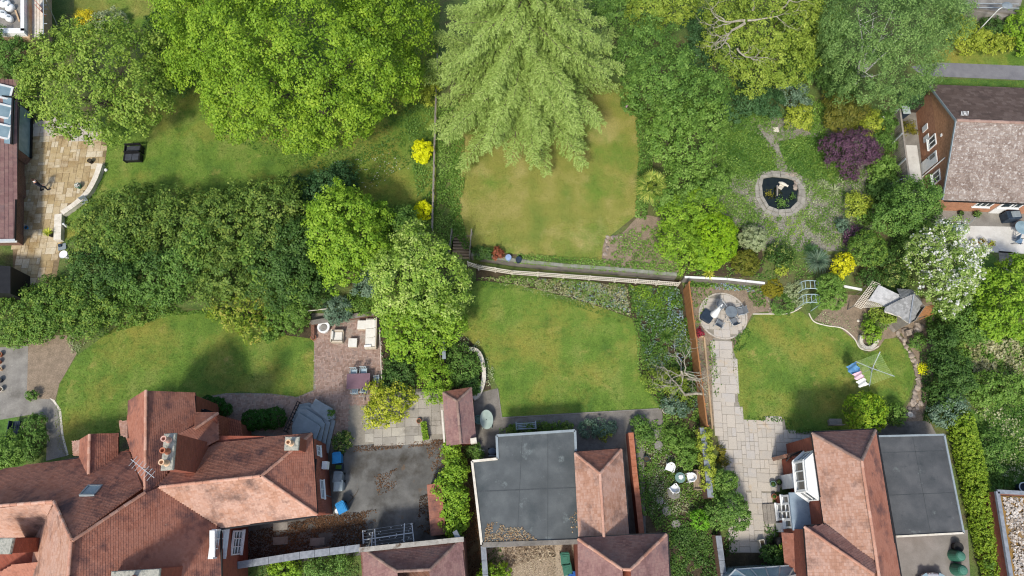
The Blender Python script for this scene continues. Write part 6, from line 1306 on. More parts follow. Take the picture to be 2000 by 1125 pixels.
x = local('wooden_crate', 'orange wooden crate of canes behind the bungalow bin', 'crate', (1758, 206), 20); MB().box((0, 0, .3), (.6, .4, .6)).build('box', ORANGEW, x, local=True); [MB().beam((random.uniform(-.3, .2), random.uniform(-.1, .1), .4), (random.uniform(-.2, .5), random.uniform(0, .4), 1.0), .03, .03).build('cane', NEWWOOD, x, local=True) for i in range(6)]
MB().prism(W2([(1776, 196), (1812, 199), (1812, 204), (1778, 203)], T+1.2), T, T+1.2).build('screen', DARKW, None, 'short dark screen wall at the upper corner of the bungalow', 'screen')
x = local('satellite_dish', 'white aerial bracket lying at the ridge of the bungalow roof', 'aerial', (1880, 226), 0, z=T+4.6); m = MB(); [m.beam((-.3+i*.1, -.15, .25), (-.2+i*.1, .2, .3), .03, .03) for i in range(6)]; m.tube([(0, 0, -.3), (0, 0, .3)], .03); m.build('bracket', WHITE, x, local=True)
# street lamp top right
lp = P(1905, 66, T); LPo = thing('lamp_post', 'thin white lamp post leaning over the yellow flowering shrubs', 'lamp post', lp); tp = P(1956, 14, T+3.4)
MB().tube([lp, (lp.x, lp.y, T+3.0), (lp.x+.3, lp.y+.05, T+3.35)], [.05, .04, .03], 8).build('pole', WHITE, LPo); MB().lathe([(.05, .12), (.3, .05), (.34, 0), (.28, -.05), (.05, -.06)], (lp.x+.45, lp.y+.05, T+3.4), 16, sx=1.3).build('lamp_head', PLGREY, LPo)
# stone patio things
pot((180, 318), .17, .4, BLACK, 'black lidded planter at the top end of the curved wall'); pot((157, 366), .22, .4, PLGREEN, 'glazed green pot of white flowers against the curved wall', FL_WHITE, .22)
x = pot((104, 460), .24, .5, BLACK, 'black pot with spiky yellow green palm against the straight wall'); c_ = np.array(x.location)+np.array([0, 0, .6]); m = MB()
for i in range(34): a = i*2.4; el = .3+.5*((i*7) % 10)/10; v = Vector((math.cos(a)*math.cos(el), math.sin(a)*math.cos(el), math.sin(el))); s = Vector((-math.sin(a), math.cos(a), 0))*.02; b0 = Vector(c_); b1 = b0+v*.3; b2_ = b0+v*.5-Vector((0, 0, .08)); m.face([b0-s, b0+s, b1+s, b1-s], random.random()).face([b1-s, b1+s, b2_], random.random())
m.build('frond', LF_SPOT, x)
pot((40, 405), .2, .35, PLDBLUE, 'blue glazed pot by the left house wall, upper of the blue pair'); pot((54, 446), .14, .2, PLBLUE, 'small blue pot by the left house wall beside the bay'); 
x = local('stone_urn', 'white stone bird bath among the grass below the straight wall', 'bird bath', (132, 502)); MB().lathe([(.16, 0), (.1, .1), (.1, .4), (.3, .5), (.32, .55), (.26, .52), (.02, .48)], n=16).build('bowl', WHITE, x, local=True)
x = local('garden_figure', 'small white garden figure in the grass beside the hedge', 'ornament', (132, 443)); MB().tube([(0, 0, 0), (0, 0, .3), (.02, 0, .45), (.02, 0, .6)], [.12, .1, .06, .08], 8).build('figure', WHITE, x, local=True, smooth=True)
x = local('folding_chair', 'grey folding chair on the grass outside the curved wall', 'chair', (172, 398), 30); MB().box((0, 0, .4), (.45, .42, .04)).build('seat', PLGREY, x, local=True); MB().box((0, .23, .65), (.45, .04, .42)).build('backrest', PLGREY, x, local=True); [MB().beam((s*.22, -.2, 0), (s*.22, .2, .5), .03, .03).build('leg', BLACK, x, local=True) for s in (-1, 1)]
x = local('blue_toy', 'small blue and white garden toy on the slab below the straight wall', 'toy', (123, 483), 15); MB().box((0, 0, .08), (.6, .5, .1)).build('base', PLGREY, x, local=True); MB().box((-.1, .1, .2), (.2, .2, .16)).build('block', PLDBLUE, x, local=True)
x = local('stone_mushroom', 'small white stone on the grass near the curved wall', 'stone', (208, 333)); MB().lathe([(.1, 0), (.14, .08), (.1, .18), (.02, .2)], n=10).build('stone', WHITE, x, local=True)
# blue bench, left edge pots
x = local('blue_bench', 'dark blue painted bench on the small lawn at the left edge', 'bench', (38, 842), 92, z=0)
for i in range(4): MB().box((0, -.18+i*.13, .42), (1.3, .11, .03)).build('seat_slat', PLDBLUE, x, local=True)
MB().box((0, .3, .65), (1.3, .04, .4)).build('backrest', PLDBLUE, x, local=True); [MB().box((s*.6, 0, .25), (.07, .5, .5)).build('leg', PLDBLUE, x, local=True) for s in (-1, 1)]
for i, (a, b, r_, mt, l_) in enumerate(((3, 694, .2, TERRA, 'terracotta pot topmost at the left edge of the grey path'), (1, 708, .18, TERRA, 'second terracotta pot down the left edge of the grey path'), (4, 722, .15, BUFFP, 'buff pot third down the left edge of the grey path'), (3, 744, .2, PLDBLUE, 'dark blue pot with white rim on the left edge of the path'), (5, 762, .19, OFFW, 'cream pot lowest on the left edge of the grey path'))): pot((a, b), r_, .3, mt, l_, group='pots along the left path', z=0)
# leaning man on the patio
def skin(name, vs, es, rad, mat, par, sub=2, root=0):
    me = bpy.data.meshes.new(name); me.from_pydata(vs, es, []); o_ = bpy.data.objects.new(name, me); COL.objects.link(o_); o_.parent = par; me.materials.append(mat)
    sm = o_.modifiers.new('skin', 'SKIN'); d = me.skin_vertices[0].data
    for i, r_ in enumerate(rad): d[i].radius = (r_, r_*.85) if isinstance(r_, float) else r_; d[i].use_root = (i == root)
    sm.use_smooth_shade = True; ss = o_.modifiers.new('sub', 'SUBSURF'); ss.levels = sub; ss.render_levels = sub; return o_
mn = local('person', 'person in a dark suit with pale collar walking on the stone patio', 'person', (90, 371), R(0)+0); mn.rotation_euler[2] = R(-60)
SKN = M('skin', ['#b98b72', '#c79a80'], 3, rough=.6); SUIT = M('dark_suit', ['#191b24', '#242733'], 6, rough=.9)
V = [(0, 0, .95), (0, .01, 1.15), (0, .02, 1.38), (0, .02, 1.5), (0, .04, 1.62), (0, .05, 1.73), (.2, .02, 1.42), (.27, .1, 1.15), (.25, .28, .98), (.25, .36, .95), (-.2, .02, 1.42), (-.28, -.06, 1.15), (-.27, -.02, .9), (-.27, .0, .81), (.1, .03, .88), (.11, .2, .5), (.11, .14, .1), (.11, .28, .05), (-.1, -.02, .88), (-.11, -.06, .5), (-.11, -.32, .14), (-.11, -.22, .06)]
E = [(0, 1), (1, 2), (2, 3), (3, 4), (4, 5), (2, 6), (6, 7), (7, 8), (8, 9), (2, 10), (10, 11), (11, 12), (12, 13), (0, 14), (14, 15), (15, 16), (16, 17), (0, 18), (18, 19), (19, 20), (20, 21)]
RD = [.13, .13, .15, .055, .095, .08, .07, .045, .035, .035, .07, .045, .035, .035, .09, .06, .045, .04, .09, .06, .045, .04]
skin('body', V, E, RD, SKN, mn)
cu = [i for i in range(22) if i not in (3, 4, 5, 9, 13)]; mp = {c: i for i, c in enumerate(cu)}; ed = [(mp[a], mp[b]) for a, b in E if a in mp and b in mp]
skin('suit', [V[i] for i in cu], ed, [RD[i]*1.22 for i in cu], SUIT, mn); HAIR = M('brown_hair', ['#2c1f16', '#3b2a1e'], 9)
MB().lathe([(.06, .06), (.1, .02), (.105, -.03), (.1, -.06)][::-1], (0, .03, 1.74), 12).build('hair', HAIR, mn, local=True); MB().lathe([(.1, 0), (.08, .05), (.06, .06)], (0, .025, 1.47), 12, cap=False).build('shirt_collar', WHITE, mn, local=True)
for sx, y, z in ((.11, .24, .04), (-.11, -.26, .06)): MB().box((sx, y, z), (.1, .28, .08)).build('shoe', BLACK, mn, local=True, bevel=.03)
for sx, v in ((1, (.25, .36, .95)), (-1, (-.27, 0, .81))):
    for k in range(5): d = Vector(((k-2)*.017, .05 if sx > 0 else .01, -.07)) if k else Vector((sx*-.04, .03, -.03)); m = MB().tube([Vector(v)+Vector(((k-2)*.012, 0, 0)), Vector(v)+d*.6, Vector(v)+d*1.0], [.011, .01, .007], 5); m.build('finger', SKN, mn, local=True)
# loose things on roof and yard: litter as stuff
cover('leaf_litter', 'rusty brown leaf litter thick over the shaded yard beside the great house', [(480, 1040), (560, 1022), (700, 1000), (720, 1030), (708, 1072), (580, 1085), (470, 1100)], LITTERD, 312, .1, .04, 0, 1.2, cut=.32)
cover('leaf_litter', 'bright rust leaf litter heap in the yard below the angled blue bin', [(600, 1010), (735, 995), (735, 1020), (640, 1040), (580, 1040)], LITTER, 360, .1, .04, 0, .8, cut=.42)
cover('leaf_litter', 'loose brown leaves drifted across the centre of the asphalt yard', [(730, 930), (775, 915), (775, 950), (740, 970)], LITTER, 216, .09, .03, 0, .5, cut=.45)
cover('leaf_litter', 'brown leaves gathered in the top right corner of the asphalt yard', [(830, 860), (872, 858), (875, 960), (850, 940), (838, 900)], LITTER, 216, .09, .03, 0, .5, cut=.4)
cover('leaf_litter', 'thin line of dead leaves along the edge of the slab courtyard', [(690, 872), (868, 858), (868, 868), (690, 884)], LITTER, 288, .09, .03, 0, .5, cut=.3)
cover('leaf_litter', 'dark leaves at the lower right of the asphalt yard by the brick wall', [(820, 970), (850, 960), (850, 1050), (815, 1030)], LITTERD, 288, .09, .03, 0, .5, cut=.4)
cover('leaf_litter', 'brown leaf litter along the dark passage beside the grey felt roof', [(905, 890), (925, 910), (940, 1060), (950, 1190), (910, 1190), (908, 1000)], LITTERD, 288, .09, .04, 0, .8, cut=.3)
LT2 = M('roof_debris', ['#5a4734', '#8a6c4a', '#a89678', '#6d6a5a'], src='rnd')
cover('roof_debris', 'rusty debris and leaves heaped in the lower left corner of the felt roof', [(945, 1060), (950, 1025), (965, 1018), (990, 1030), (1020, 1030), (1045, 1050), (1050, 1056)], LT2, 260, .1, .05, 3.1, .7, cut=.2)
cover('roof_debris', 'small patch of grey debris at the right edge of the felt roof', [(1112, 1010), (1128, 995), (1130, 1030), (1118, 1040)], LT2, 90, .1, .04, 3.1, .5, cut=.35)
STN = M('roof_stone', ['#7c6c58', '#a69a8c', '#c9c3ba', '#8a7a66'], src='rnd')
cover('roof_stones', 'pale stones and moss covering the flat roof in the bottom right corner', [(1958, 972), (2150, 980), (2150, 1230), (2000, 1230)], STN, 130, .17, .12, 2.76, .5, cut=.2, wid=.5)
cover('gravel_stones', 'beige gravel covering the small yard below the felt roof', [(985, 1090), (1085, 1080), (1085, 1200), (990, 1200)], M('gravel_stone', ['#7d6f5a', '#a4957c', '#beb197'], src='rnd'), 350, .06, .03, 0, 1, cut=.1, wid=.5)
cover('dead_stems', 'tangled dead stems lying above the gravel yard', [(985, 1070), (1080, 1062), (1085, 1088), (1020, 1100), (990, 1110)], M('dead_stem', ['#6b5a48', '#9b8a72', '#c2b69c'], src='rnd'), 200, .2, .35, 0, .7, cut=.2, wid=.12)
# ================================================================ trees
plant('maple_tree', 'huge bright green broad crowned tree filling the top of the left garden', 'tree', [(590, 70, 180, 14, 4), (440, 70, 105, 11, 3), (500, 170, 100, 10.5, 2.6), (560, 215, 72, 8.5, 2.2), (650, 195, 85, 9.5, 2.4), (720, 130, 95, 11, 2.6), (735, 40, 95, 11.5, 2.6), (460, 220, 50, 6.5, 2), (600, 262, 45, 6, 1.8), (390, 130, 48, 7.5, 2.6), (345, 10, 45, 8, 3), (770, 160, 45, 6.5, 2), (680, 245, 40, 6, 2)], LF_MAPLE, rc=.6, ls=.175, dens=1.5, trunk=.45, nl=9)
plant('apple_tree', 'broad olive green fruit tree overhanging the stone patio and tiled house', 'tree', [(215, 120, 85, 8, 2.2), (130, 120, 65, 7, 2.5), (270, 175, 62, 7, 1.8), (190, 185, 75, 7, 2), (245, 215, 52, 5.5, 1.6), (105, 180, 55, 6.5, 2.6), (150, 225, 48, 5.5, 2.2), (200, 240, 42, 5, 2), (320, 110, 40, 6, 2), (75, 150, 35, 6, 3)], LF_APPLE, rc=.5, ls=.19, dens=1.25, trunk=.22, nl=8, fillr=.15)
plant('laurel_tree', 'dark green shrubby tree between the building site and the tiled house', 'tree', [(20, 105, 40, 4, .5), (-10, 125, 40, 4.2, .5), (35, 130, 22, 3.5, .5)], LF_MID, rc=.4, ls=.14, trunk=.12, nl=3)
plant('holly_bush', 'very dark round evergreen between the fruit tree and the huge bright tree', 'bush', [(335, 75, 45, 4, .2), (340, 150, 40, 3, .1), (315, 45, 25, 2.5, .1)], LF_DARK, rc=.4, ls=.14)
plant('yellow_bush', 'orange yellow rounded bush behind the olive green fruit tree', 'bush', [(174, 42, 22, 1.8, .1)], g('amber_leaf', ['#aea21e', '#ccbe24', '#dfd23c']), rc=.3, ls=.12)
plant('silver_bush', 'pale silvery bush beside the orange yellow bush', 'bush', [(208, 48, 25, 1.8, .1), (225, 35, 18, 1.3, .1)], LF_SILVER, rc=.3, ls=.13)
plant('yellow_bush', 'yellow bush half shaded at the right side of the huge bright tree', 'bush', [(832, 165, 24, 2.2, .1), (828, 190, 18, 1.8, .1)], LF_LIME, rc=.3, ls=.12)
plant('yellow_bush', 'vivid yellow clipped bush beside the old wire fence, larger of two', 'bush', [(826, 294, 19, 1.5, .05), (822, 306, 14, 1.2, .05)], LF_YELLOW, rc=.2, ls=.09, dens=2)
plant('yellow_bush', 'small vivid yellow round bush lower down the old wire fence', 'bush', [(826, 412, 17, 1.3, .05)], LF_YELLOW, rc=.2, ls=.09, dens=2)
# hedge mass
hg = 'tall shrubs between the upper and lower left gardens'
for l_, lob, mt in (('wide olive green shrub at the left end of the shrub belt', [(212, 435, 50, 4.0, .2), (188, 492, 40, 3.4, .1)], LF_HEDGE), ('olive shrub second from the left along the top of the shrub belt', [(275, 425, 62, 4.6, .2), (250, 470, 45, 4.2, .1)], LF_HEDGE),
    ('olive shrub third along the top of the tall shrub belt', [(365, 430, 62, 4.8, .2), (335, 475, 50, 4.2, .1)], LF_HEDGE), ('broad olive shrub in the middle of the top of the shrub belt', [(455, 425, 62, 5, .2), (430, 475, 55, 4.4, .1)], LF_HEDGE), ('yellowish topped shrub at the upper right of the shrub belt', [(540, 410, 60, 5.4, .2), (530, 465, 50, 4.8, .1)], LF_HEDGE)):
    plant('shrub', l_, 'shrub', lob, mt, rc=.42, ls=.17, dens=1.3, z0=.6, group=hg, low=-.1)
for l_, lob, mt in (('dark green shrub below the olive ones, nearest the left end', [(200, 530, 52, 3.6, .1)], LF_DARK), ('dark green shrub at the centre left of the shrub belt above the lawn', [(290, 545, 56, 3.4, .1), (365, 522, 44, 4.2, .1), (330, 570, 34, 2.6, .1)], LF_MID), ('deep green evergreen shrub at the centre right of the belt above the lawn', [(455, 530, 50, 4.6, .1), (410, 560, 38, 3.0, .1), (500, 555, 34, 3.2, .1)], LF_HEDGE), ('tall deep green evergreen left of the bright green tree', [(560, 520, 60, 5, .1), (540, 565, 45, 3.4, .1)], LF_DARK), ('dark evergreen shrub directly above the terrace corner', [(610, 560, 38, 3.2, .1), (590, 480, 45, 5, .1)], LF_DARK),
    ('dark shrub behind the bright green tree at the lawn edge', [(640, 385, 48, 3.6, .1), (590, 390, 42, 3.4, .1)], LF_DKB), ('narrow dark evergreen at the left of the bright green tree', [(668, 350, 30, 2.6, .1)], LF_DKB)):
    plant('shrub', l_, 'shrub', lob, mt, rc=.42, ls=.16, dens=1.4, z0=.4, group=hg, low=-.1)
for l_, lob, mt in (('ragged yellow green shoots rising from the left of the shrub belt', [(235, 470, 26, 4.8, 1), (260, 500, 20, 4.2, 1)], LF_HEDGE2), ('bare twiggy olive shrub standing proud in the middle of the belt', [(400, 470, 28, 5.4, 1), (385, 500, 18, 4.8, 1)], LF_HEDGE2), ('bright leafy shoots at the right of the shrub belt', [(500, 500, 26, 5.2, 1), (520, 540, 22, 4.2, 1), (585, 570, 22, 3.6, 1)], LF_HEDGE2), ('deep green upright shoots at the lower left of the belt', [(245, 540, 24, 4.4, 1), (310, 520, 22, 4.6, 1)], LF_DARK)):
    plant('shrub', l_, 'shrub', lob, mt, rc=.4, ls=.17, dens=1.0, z0=.5, group=hg)
for l_, lob in (('fresh green shrub at the left edge of the picture below the stone patio', [(20, 615, 42, 2.4, .1), (60, 600, 40, 2.6, .1)]), ('fresh green rounded shrub left of the bare soil bed', [(110, 585, 48, 2.8, .1), (95, 625, 36, 2.2, .1)]), ('fresh green shrub with yellow lower edge above the bare soil bed', [(165, 590, 52, 3, .1), (170, 630, 35, 2, .1)]), ('fresh green shrub at the top left corner of the lower lawn', [(225, 590, 45, 2.6, .1), (270, 600, 30, 1.8, .1), (320, 592, 26, 1.6, .1)])):
    plant('shrub', l_, 'shrub', lob, LF_HEDGE2, rc=.36, ls=.15, dens=1.4, z0=0, group='fresh green shrubs above the soil bed')
plant('shrub', 'low pale flowering shrub at the left end of the bare soil bed', 'shrub', [(30, 655, 26, 1.2, .05), (70, 655, 20, 1.1, .05)], LF_MID2, rc=.3, ls=.12, flowers=(FL_WHITE, .08, .8))
cover('silver_ground_cover', 'silvery grey plants edging the bare soil bed at the lawn corner', [(135, 660), (165, 640), (178, 652), (155, 690), (140, 690)], LF_SILVER, 160, .1, .25, 0)
plant('green_bush', 'tiny round green bush at the bend of the grey path', 'bush', [(63, 772, 10, .7, .02)], LF_MID, rc=.15, ls=.09, dens=2)
plant('beech_tree', 'vivid light green tree in the middle of the dark shrub belt', 'tree', [(680, 430, 58, 7.5, 1), (655, 460, 52, 7, .8), (700, 480, 58, 7.2, .8), (670, 520, 42, 5.6, .6), (740, 435, 32, 5.5, 1), (640, 430, 34, 5.5, .8)], LF_BRIGHT, rc=.4, ls=.17, dens=1.6, trunk=.18, nl=5, z0=.3)
plant('shrub', 'mid green shrub wedged between the vivid light tree and the pale tree', 'shrub', [(765, 455, 38, 4, .2), (790, 440, 28, 3.6, .2), (750, 500, 38, 3.8, .2)], LF_MID, rc=.4, ls=.15, z0=.5)
plant('shrub', 'blue green conifer like shrub below the vivid light green tree', 'shrub', [(735, 545, 34, 3, .1), (715, 560, 22, 2.4, .1)], LF_BLUEG, rc=.35, ls=.13, z0=.2)
plant('maple_tree', 'pale cream variegated tree leaning over the lower middle lawn', 'tree', [(815, 500, 52, 7.4, 1.5), (790, 545, 60, 7.6, 1.5), (855, 545, 58, 7.2, 1.4), (835, 590, 60, 6.8, 1.2), (888, 575, 28, 4, 1.0), (775, 590, 42, 6, 1.4)], LF_PALE, rc=.42, ls=.17, dens=1.4, trunk=.2, nl=6, z0=0)
plant('maple_tree', 'bright yellow green tree right of the block paved terrace', 'tree', [(785, 640, 40, 4.8, .6), (815, 640, 52, 5, .6), (865, 625, 45, 4.6, .6), (795, 675, 32, 3.8, .5), (840, 665, 30, 3.6, .6)], LF_BRIGHT, rc=.42, ls=.18, dens=1.4, trunk=.16, nl=5, z0=0)
plant('round_bush', 'grey green rounded bush at the top of the block terrace', 'bush', [(660, 605, 27, 1.9, .05)], LF_BLUEG, rc=.25, ls=.1, dens=1.8)
plant('green_bush', 'bright green small hedge bush behind the cream footstool', 'bush', [(700, 592, 24, 1.8, .05), (722, 582, 16, 1.6, .05)], LF_HEDGE2, rc=.3, ls=.12)
plant('round_bush', 'light green upright bush left of the fire pit', 'bush', [(582, 612, 22, 2.2, .05), (578, 632, 18, 1.7, .05)], LF_MID2, rc=.25, ls=.1, dens=1.7)
plant('mahonia_bush', 'large leaved yellow green shrub bending over the lower lawn edge', 'shrub', [(470, 605, 42, 1.9, .05), (430, 600, 25, 1.4, .05), (500, 640, 30, 1.5, .05)], g('mahonia_leaf', ['#5a7a22', '#8aa032', '#c2b65c']), rc=.32, ls=.26, dens=1.3, wid=.2)
plant('shrub', 'mixed green shrub with orange flowers beside the light upright bush', 'shrub', [(535, 632, 30, 1.3, .05), (545, 600, 26, 1.6, .05)], LF_MID2, rc=.3, ls=.16, flowers=(FL_YEL, .07, .25))
plant('shrub', 'dark glossy shrub beside the thin pale rail right of the mauve table', 'shrub', [(782, 728, 32, 1.6, .05), (765, 745, 20, 1.4, .05)], LF_DARK, rc=.3, ls=.13)
plant('shrub', 'fresh green shrub above the brick shed roof', 'shrub', [(850, 735, 34, 2, .05), (852, 765, 22, 1.7, .05), (830, 715, 18, 1.6, .05)], LF_BRIGHT, rc=.3, ls=.13)
plant('shrub', 'dark green shrub inside the curved pale stone wall', 'shrub', [(905, 715, 34, 1.4, .05), (915, 745, 24, 1.1, .05), (890, 690, 22, 1.2, .05)], LF_MID, rc=.3, ls=.12)
cover('border_plants', 'mixed border plants spilling over the curved pale wall on the lawn edge', [(895, 655), (935, 665), (965, 720), (965, 750), (950, 755), (942, 700), (925, 682), (898, 678)], LF_SILVER, 120, .11, .3, 0)
plant('laurel_bush', 'yellow spotted laurel bush beside the slab courtyard', 'bush', [(755, 795, 36, 2.2, .1), (738, 808, 26, 1.8, .1), (785, 775, 24, 2.2, .1), (735, 760, 15, 1.8, .1), (760, 815, 18, 1.4, .1)], LF_SPOT, rc=.3, ls=.19, dens=1.5, wid=.25)
plant('laurel_bush', 'dark green bush with cream edged leaves beside the upper blue bin', 'bush', [(669, 862, 18, 1.1, .05)], g('edged_leaf', ['#24401a', '#4a6b26', '#b9bf6a']), rc=.2, ls=.13, dens=1.6)
plant('box_hedge', 'clipped dark green box hedge beside the grey painted steps', 'hedge', [(492, 820, 19, 1.15, .02), (514, 819, 19, 1.2, .02), (537, 817, 20, 1.2, .02)], g('box_leaf', ['#244a12', '#31601a', '#417524']), rc=.14, ls=.08, dens=2.4)
plant('box_hedge', 'low clipped hedge beside the black and white timber panel', 'hedge', [(405, 788, 14, .9, .02), (425, 791, 14, .9, .02), (440, 800, 12, .8, .02)], bpy.data.materials['box_leaf'], rc=.13, ls=.08, dens=2.4)
plant('pot_plant', 'small round plant at the corner of the grey painted steps', 'plant', [(645, 808, 8, .8, .2)], LF_MID, rc=.14, ls=.08)
plant('climbing_shrub', 'long bright green climber along the wall between yard and felt roof, upper part', 'climber', [(884, 875, 16, 2.3, .1), (890, 905, 20, 2.5, .1), (898, 925, 16, 2.3, .1), (885, 930, 20, 2.5, .1)], LF_BRIGHT, rc=.3, ls=.14, group='climbers beside the yard wall')
plant('climbing_shrub', 'broad bright green climber over the tile capped wall, lower part', 'climber', [(875, 950, 24, 2.6, .4), (890, 970, 26, 2.8, .4), (888, 1000, 26, 2.8, .4), (885, 1030, 20, 2.4, .4), (898, 1015, 18, 2.2, .3)], LF_BRIGHT, rc=.32, ls=.16, group='climbers beside the yard wall')
plant('shrub', 'small dark shrub below the brick shed beside the passage', 'shrub', [(925, 880, 14, .9, .02), (935, 890, 10, .6, .02)], LF_MID, rc=.2, ls=.1)
plant('shrub', 'low bright green shrub at the bottom edge left of the garage', 'shrub', [(555, 1115, 26, 1.3, .05), (540, 1105, 14, 1, .05)], LF_BRIGHT, rc=.3, ls=.16)
plant('shrub', 'dark airy shrub below the coped wall at the bottom edge', 'shrub', [(625, 1108, 26, 1.5, .05), (665, 1095, 20, 1.3, .05)], LF_MID, rc=.3, ls=.12, dens=1.0)
plant('shrub', 'bright green shrub at the bottom edge beside the gravel yard', 'shrub', [(962, 1125, 24, 1.5, .05), (985, 1120, 14, 1.0, .05)], LF_BRIGHT, rc=.28, ls=.14)
cover('ground_cover', 'dark green plants in the narrow bed left of the gravel yard', [(952, 1070), (982, 1068), (985, 1130), (955, 1130)], LF_DARK, 160, .1, .2, 0)
# ---- cedar
def cedar():
    base = P(1022, 215); th = thing('cedar_tree', 'great pale green cedar with layered drooping branches in the upper middle garden', 'tree', base); rng = np.random.default_rng(77)
    Ht = 18.5; m = MB(); m.tube([base, base+Vector((0, 0, 6)), base+Vector((.1, 0, 12)), base+Vector((.1, .1, Ht))], [.5, .38, .22, .04], 10); m.build('trunk', BARK, th, smooth=True)
    PP, NN, TT, RR, SS = [], [], [], [], []; z = 2.2; k = 0
    while z < Ht-.4:
        fr = (z-2.2)/(Ht-2.2); L0 = 7.9*(1-fr)**.8+.5; nb = 10 if fr < .5 else 8; off = rng.uniform(0, 6.28)
        for i in range(nb):
            az = off+2*math.pi*i/nb+rng.uniform(-.22, .22); L = L0*rng.uniform(.78, 1.12); d = np.array([math.cos(az), math.sin(az), 0]); s = np.array([-d[1], d[0], 0]); zb = z+rng.uniform(-.35, .35); O = np.array([base.x, base.y, base.z+zb])
            def pt(t): return O+d*L*t+np.array([0, 0, .9*L*.16*math.sin(t*2.0)-L*.13*t*t])
            b = MB(); b.tube([Vector(pt(t)) for t in (0, .25, .5, .75, .97)], [.1*(1-fr)+.03, .07, .045, .03, .01], 5); b.build('branch', BARK, th); k += 1
            nt = int(L*8)+4; bw = rng.uniform(.24, .34)
            for q in range(nt):
                t = .12+.88*(q+rng.random())/nt; side = 1 if q % 2 else -1; wl = L*bw*(1-t*.85)*(min(1, t*3.0))*rng.uniform(.7, 1.15)+.2
                td = d*.8+s*side*rng.uniform(.6, 1.1); td /= np.linalg.norm(td); p0 = pt(t); n = int(wl*40)+6; u = rng.uniform(0, 1, n)
                p = p0+td*(u*wl)[:, None]; p[:, 2] -= .3*wl*u*u+rng.uniform(0, .3, n)*u; p += rng.normal(size=(n, 3))*.055
                tdir = td+rng.normal(size=(n, 3))*.5+s*side*.4; tdir[:, 2] -= .35
                nn = np.tile([0, 0, 1.], (n, 1))+rng.normal(size=(n, 3))*.45+d*.2
                PP.append(p); NN.append(nn); TT.append(tdir); RR.append(.15+.35*t+rng.uniform(0, .5, n)); SS.append(np.full(n, .19))
        z += 1.2-.4*fr
    p = np.concatenate(PP); n = np.concatenate(NN); t = np.concatenate(TT); r_ = np.concatenate(RR); s = np.concatenate(SS)*rng.uniform(.7, 1.3, len(p))
    leafmesh('crown', p, n, s, r_, LF_CEDAR, th, wid=.15, tdir=t, rng=rng)
cedar()
# ---- trees right of the cedar
plant('lilac_tree', 'mid green tangled tree right of the cedar', 'tree', [(1265, 90, 50, 5.5, .8), (1300, 150, 62, 6, .8), (1255, 180, 42, 4.4, .5), (1340, 205, 60, 5.5, .6), (1230, 110, 35, 4.5, .6), (1385, 180, 38, 5, .8)], LF_MID, rc=.42, ls=.16, dens=1.3, trunk=.15, nl=5, flowers=(FL_WHITE, .1, .04))
plant('apple_tree', 'spreading light green tree beside the upper middle lawn', 'tree', [(1310, 255, 55, 4.8, .8), (1350, 285, 52, 4.6, .8), (1375, 240, 45, 4.6, .8), (1300, 295, 30, 3.6, .8)], LF_MID2, rc=.4, ls=.16, dens=1.3, trunk=.14, nl=5)
plant('shrub', 'white flowering shrub behind the right side of the cedar', 'shrub', [(1210, 25, 40, 3.4, .3), (1185, 10, 30, 3, .3)], LF_MID, rc=.35, ls=.14, flowers=(FL_WHITE, .13, .7))
plant('gold_tree', 'olive yellow conifer at the top edge beyond the cedar', 'tree', [(1270, 15, 48, 6, 1), (1320, 10, 38, 5.5, 1)], LF_GOLD, rc=.4, ls=.17, trunk=.14, nl=3)
plant('shrub', 'dark blue green shrub behind the bare grey branches', 'shrub', [(1375, 55, 40, 3, .2), (1365, 110, 32, 2.4, .1)], LF_DKB, rc=.4, ls=.14)
GT = plant('gold_tree', 'golden yellow green tree with bare twisted grey branches on top', 'tree', [(1430, 95, 52, 7, 1.2), (1495, 60, 62, 8, 1.2), (1530, 120, 50, 6.5, 1), (1470, 145, 40, 5.5, .8), (1570, 30, 50, 7, 1), (1420, 35, 42, 6.5, 1.2), (1545, 80, 45, 6.8, 1)], LF_GOLD, rc=.42, ls=.15, dens=1.3, trunk=.2, nl=5)
def twisty(par, start, az, L, r_, rng, m, depth=0, up=.25):
    p = Vector(start); path = [p.copy()]; n = 6; rad = [r_]; a = az
    for i in range(n):
        a += rng.uniform(-.55, .55); p = p+Vector((math.cos(a), math.sin(a), up+rng.uniform(-.25, .25)))*L/n; path.append(p.copy()); rad.append(r_*(1-.85*(i+1)/n))
        if depth < 2 and i > 0 and rng.random() < .75: twisty(par, p, a+rng.choice((-1, 1))*rng.uniform(.5, 1.1), L*.55, r_*.55*(1-.5*i/n), rng, m, depth+1, up)
    m.tube(path, rad, 5)
rr_ = random.Random(4)
for (px, z, az, L, r_) in (((1455, 45), 8.0, -2.3, 3.4, .11), ((1460, 40), 8.0, -.2, 3.2, .09), ((1440, 95), 7.2, -1.6, 2.0, .08), ((1455, 40), 8.0, 2.8, 3.0, .1), ((1430, 70), 7.2, -2.6, 2.6, .08), ((1470, 20), 8.2, 1.2, 2.5, .09), ((1520, 20), 8.4, .1, 3.5, .08)):
    m = MB(); twisty(None, P(px[0], px[1], z), az, L, r_, rr_, m, up=.05); m.build('bare_branch', PALEBARK, GT)
plant('shrub', 'bright green leafy shrub in the shade right of the golden tree', 'shrub', [(1590, 95, 45, 3.6, .3), (1560, 135, 36, 2.8, .2), (1620, 60, 34, 3.4, .2)], LF_MID2, rc=.38, ls=.15)
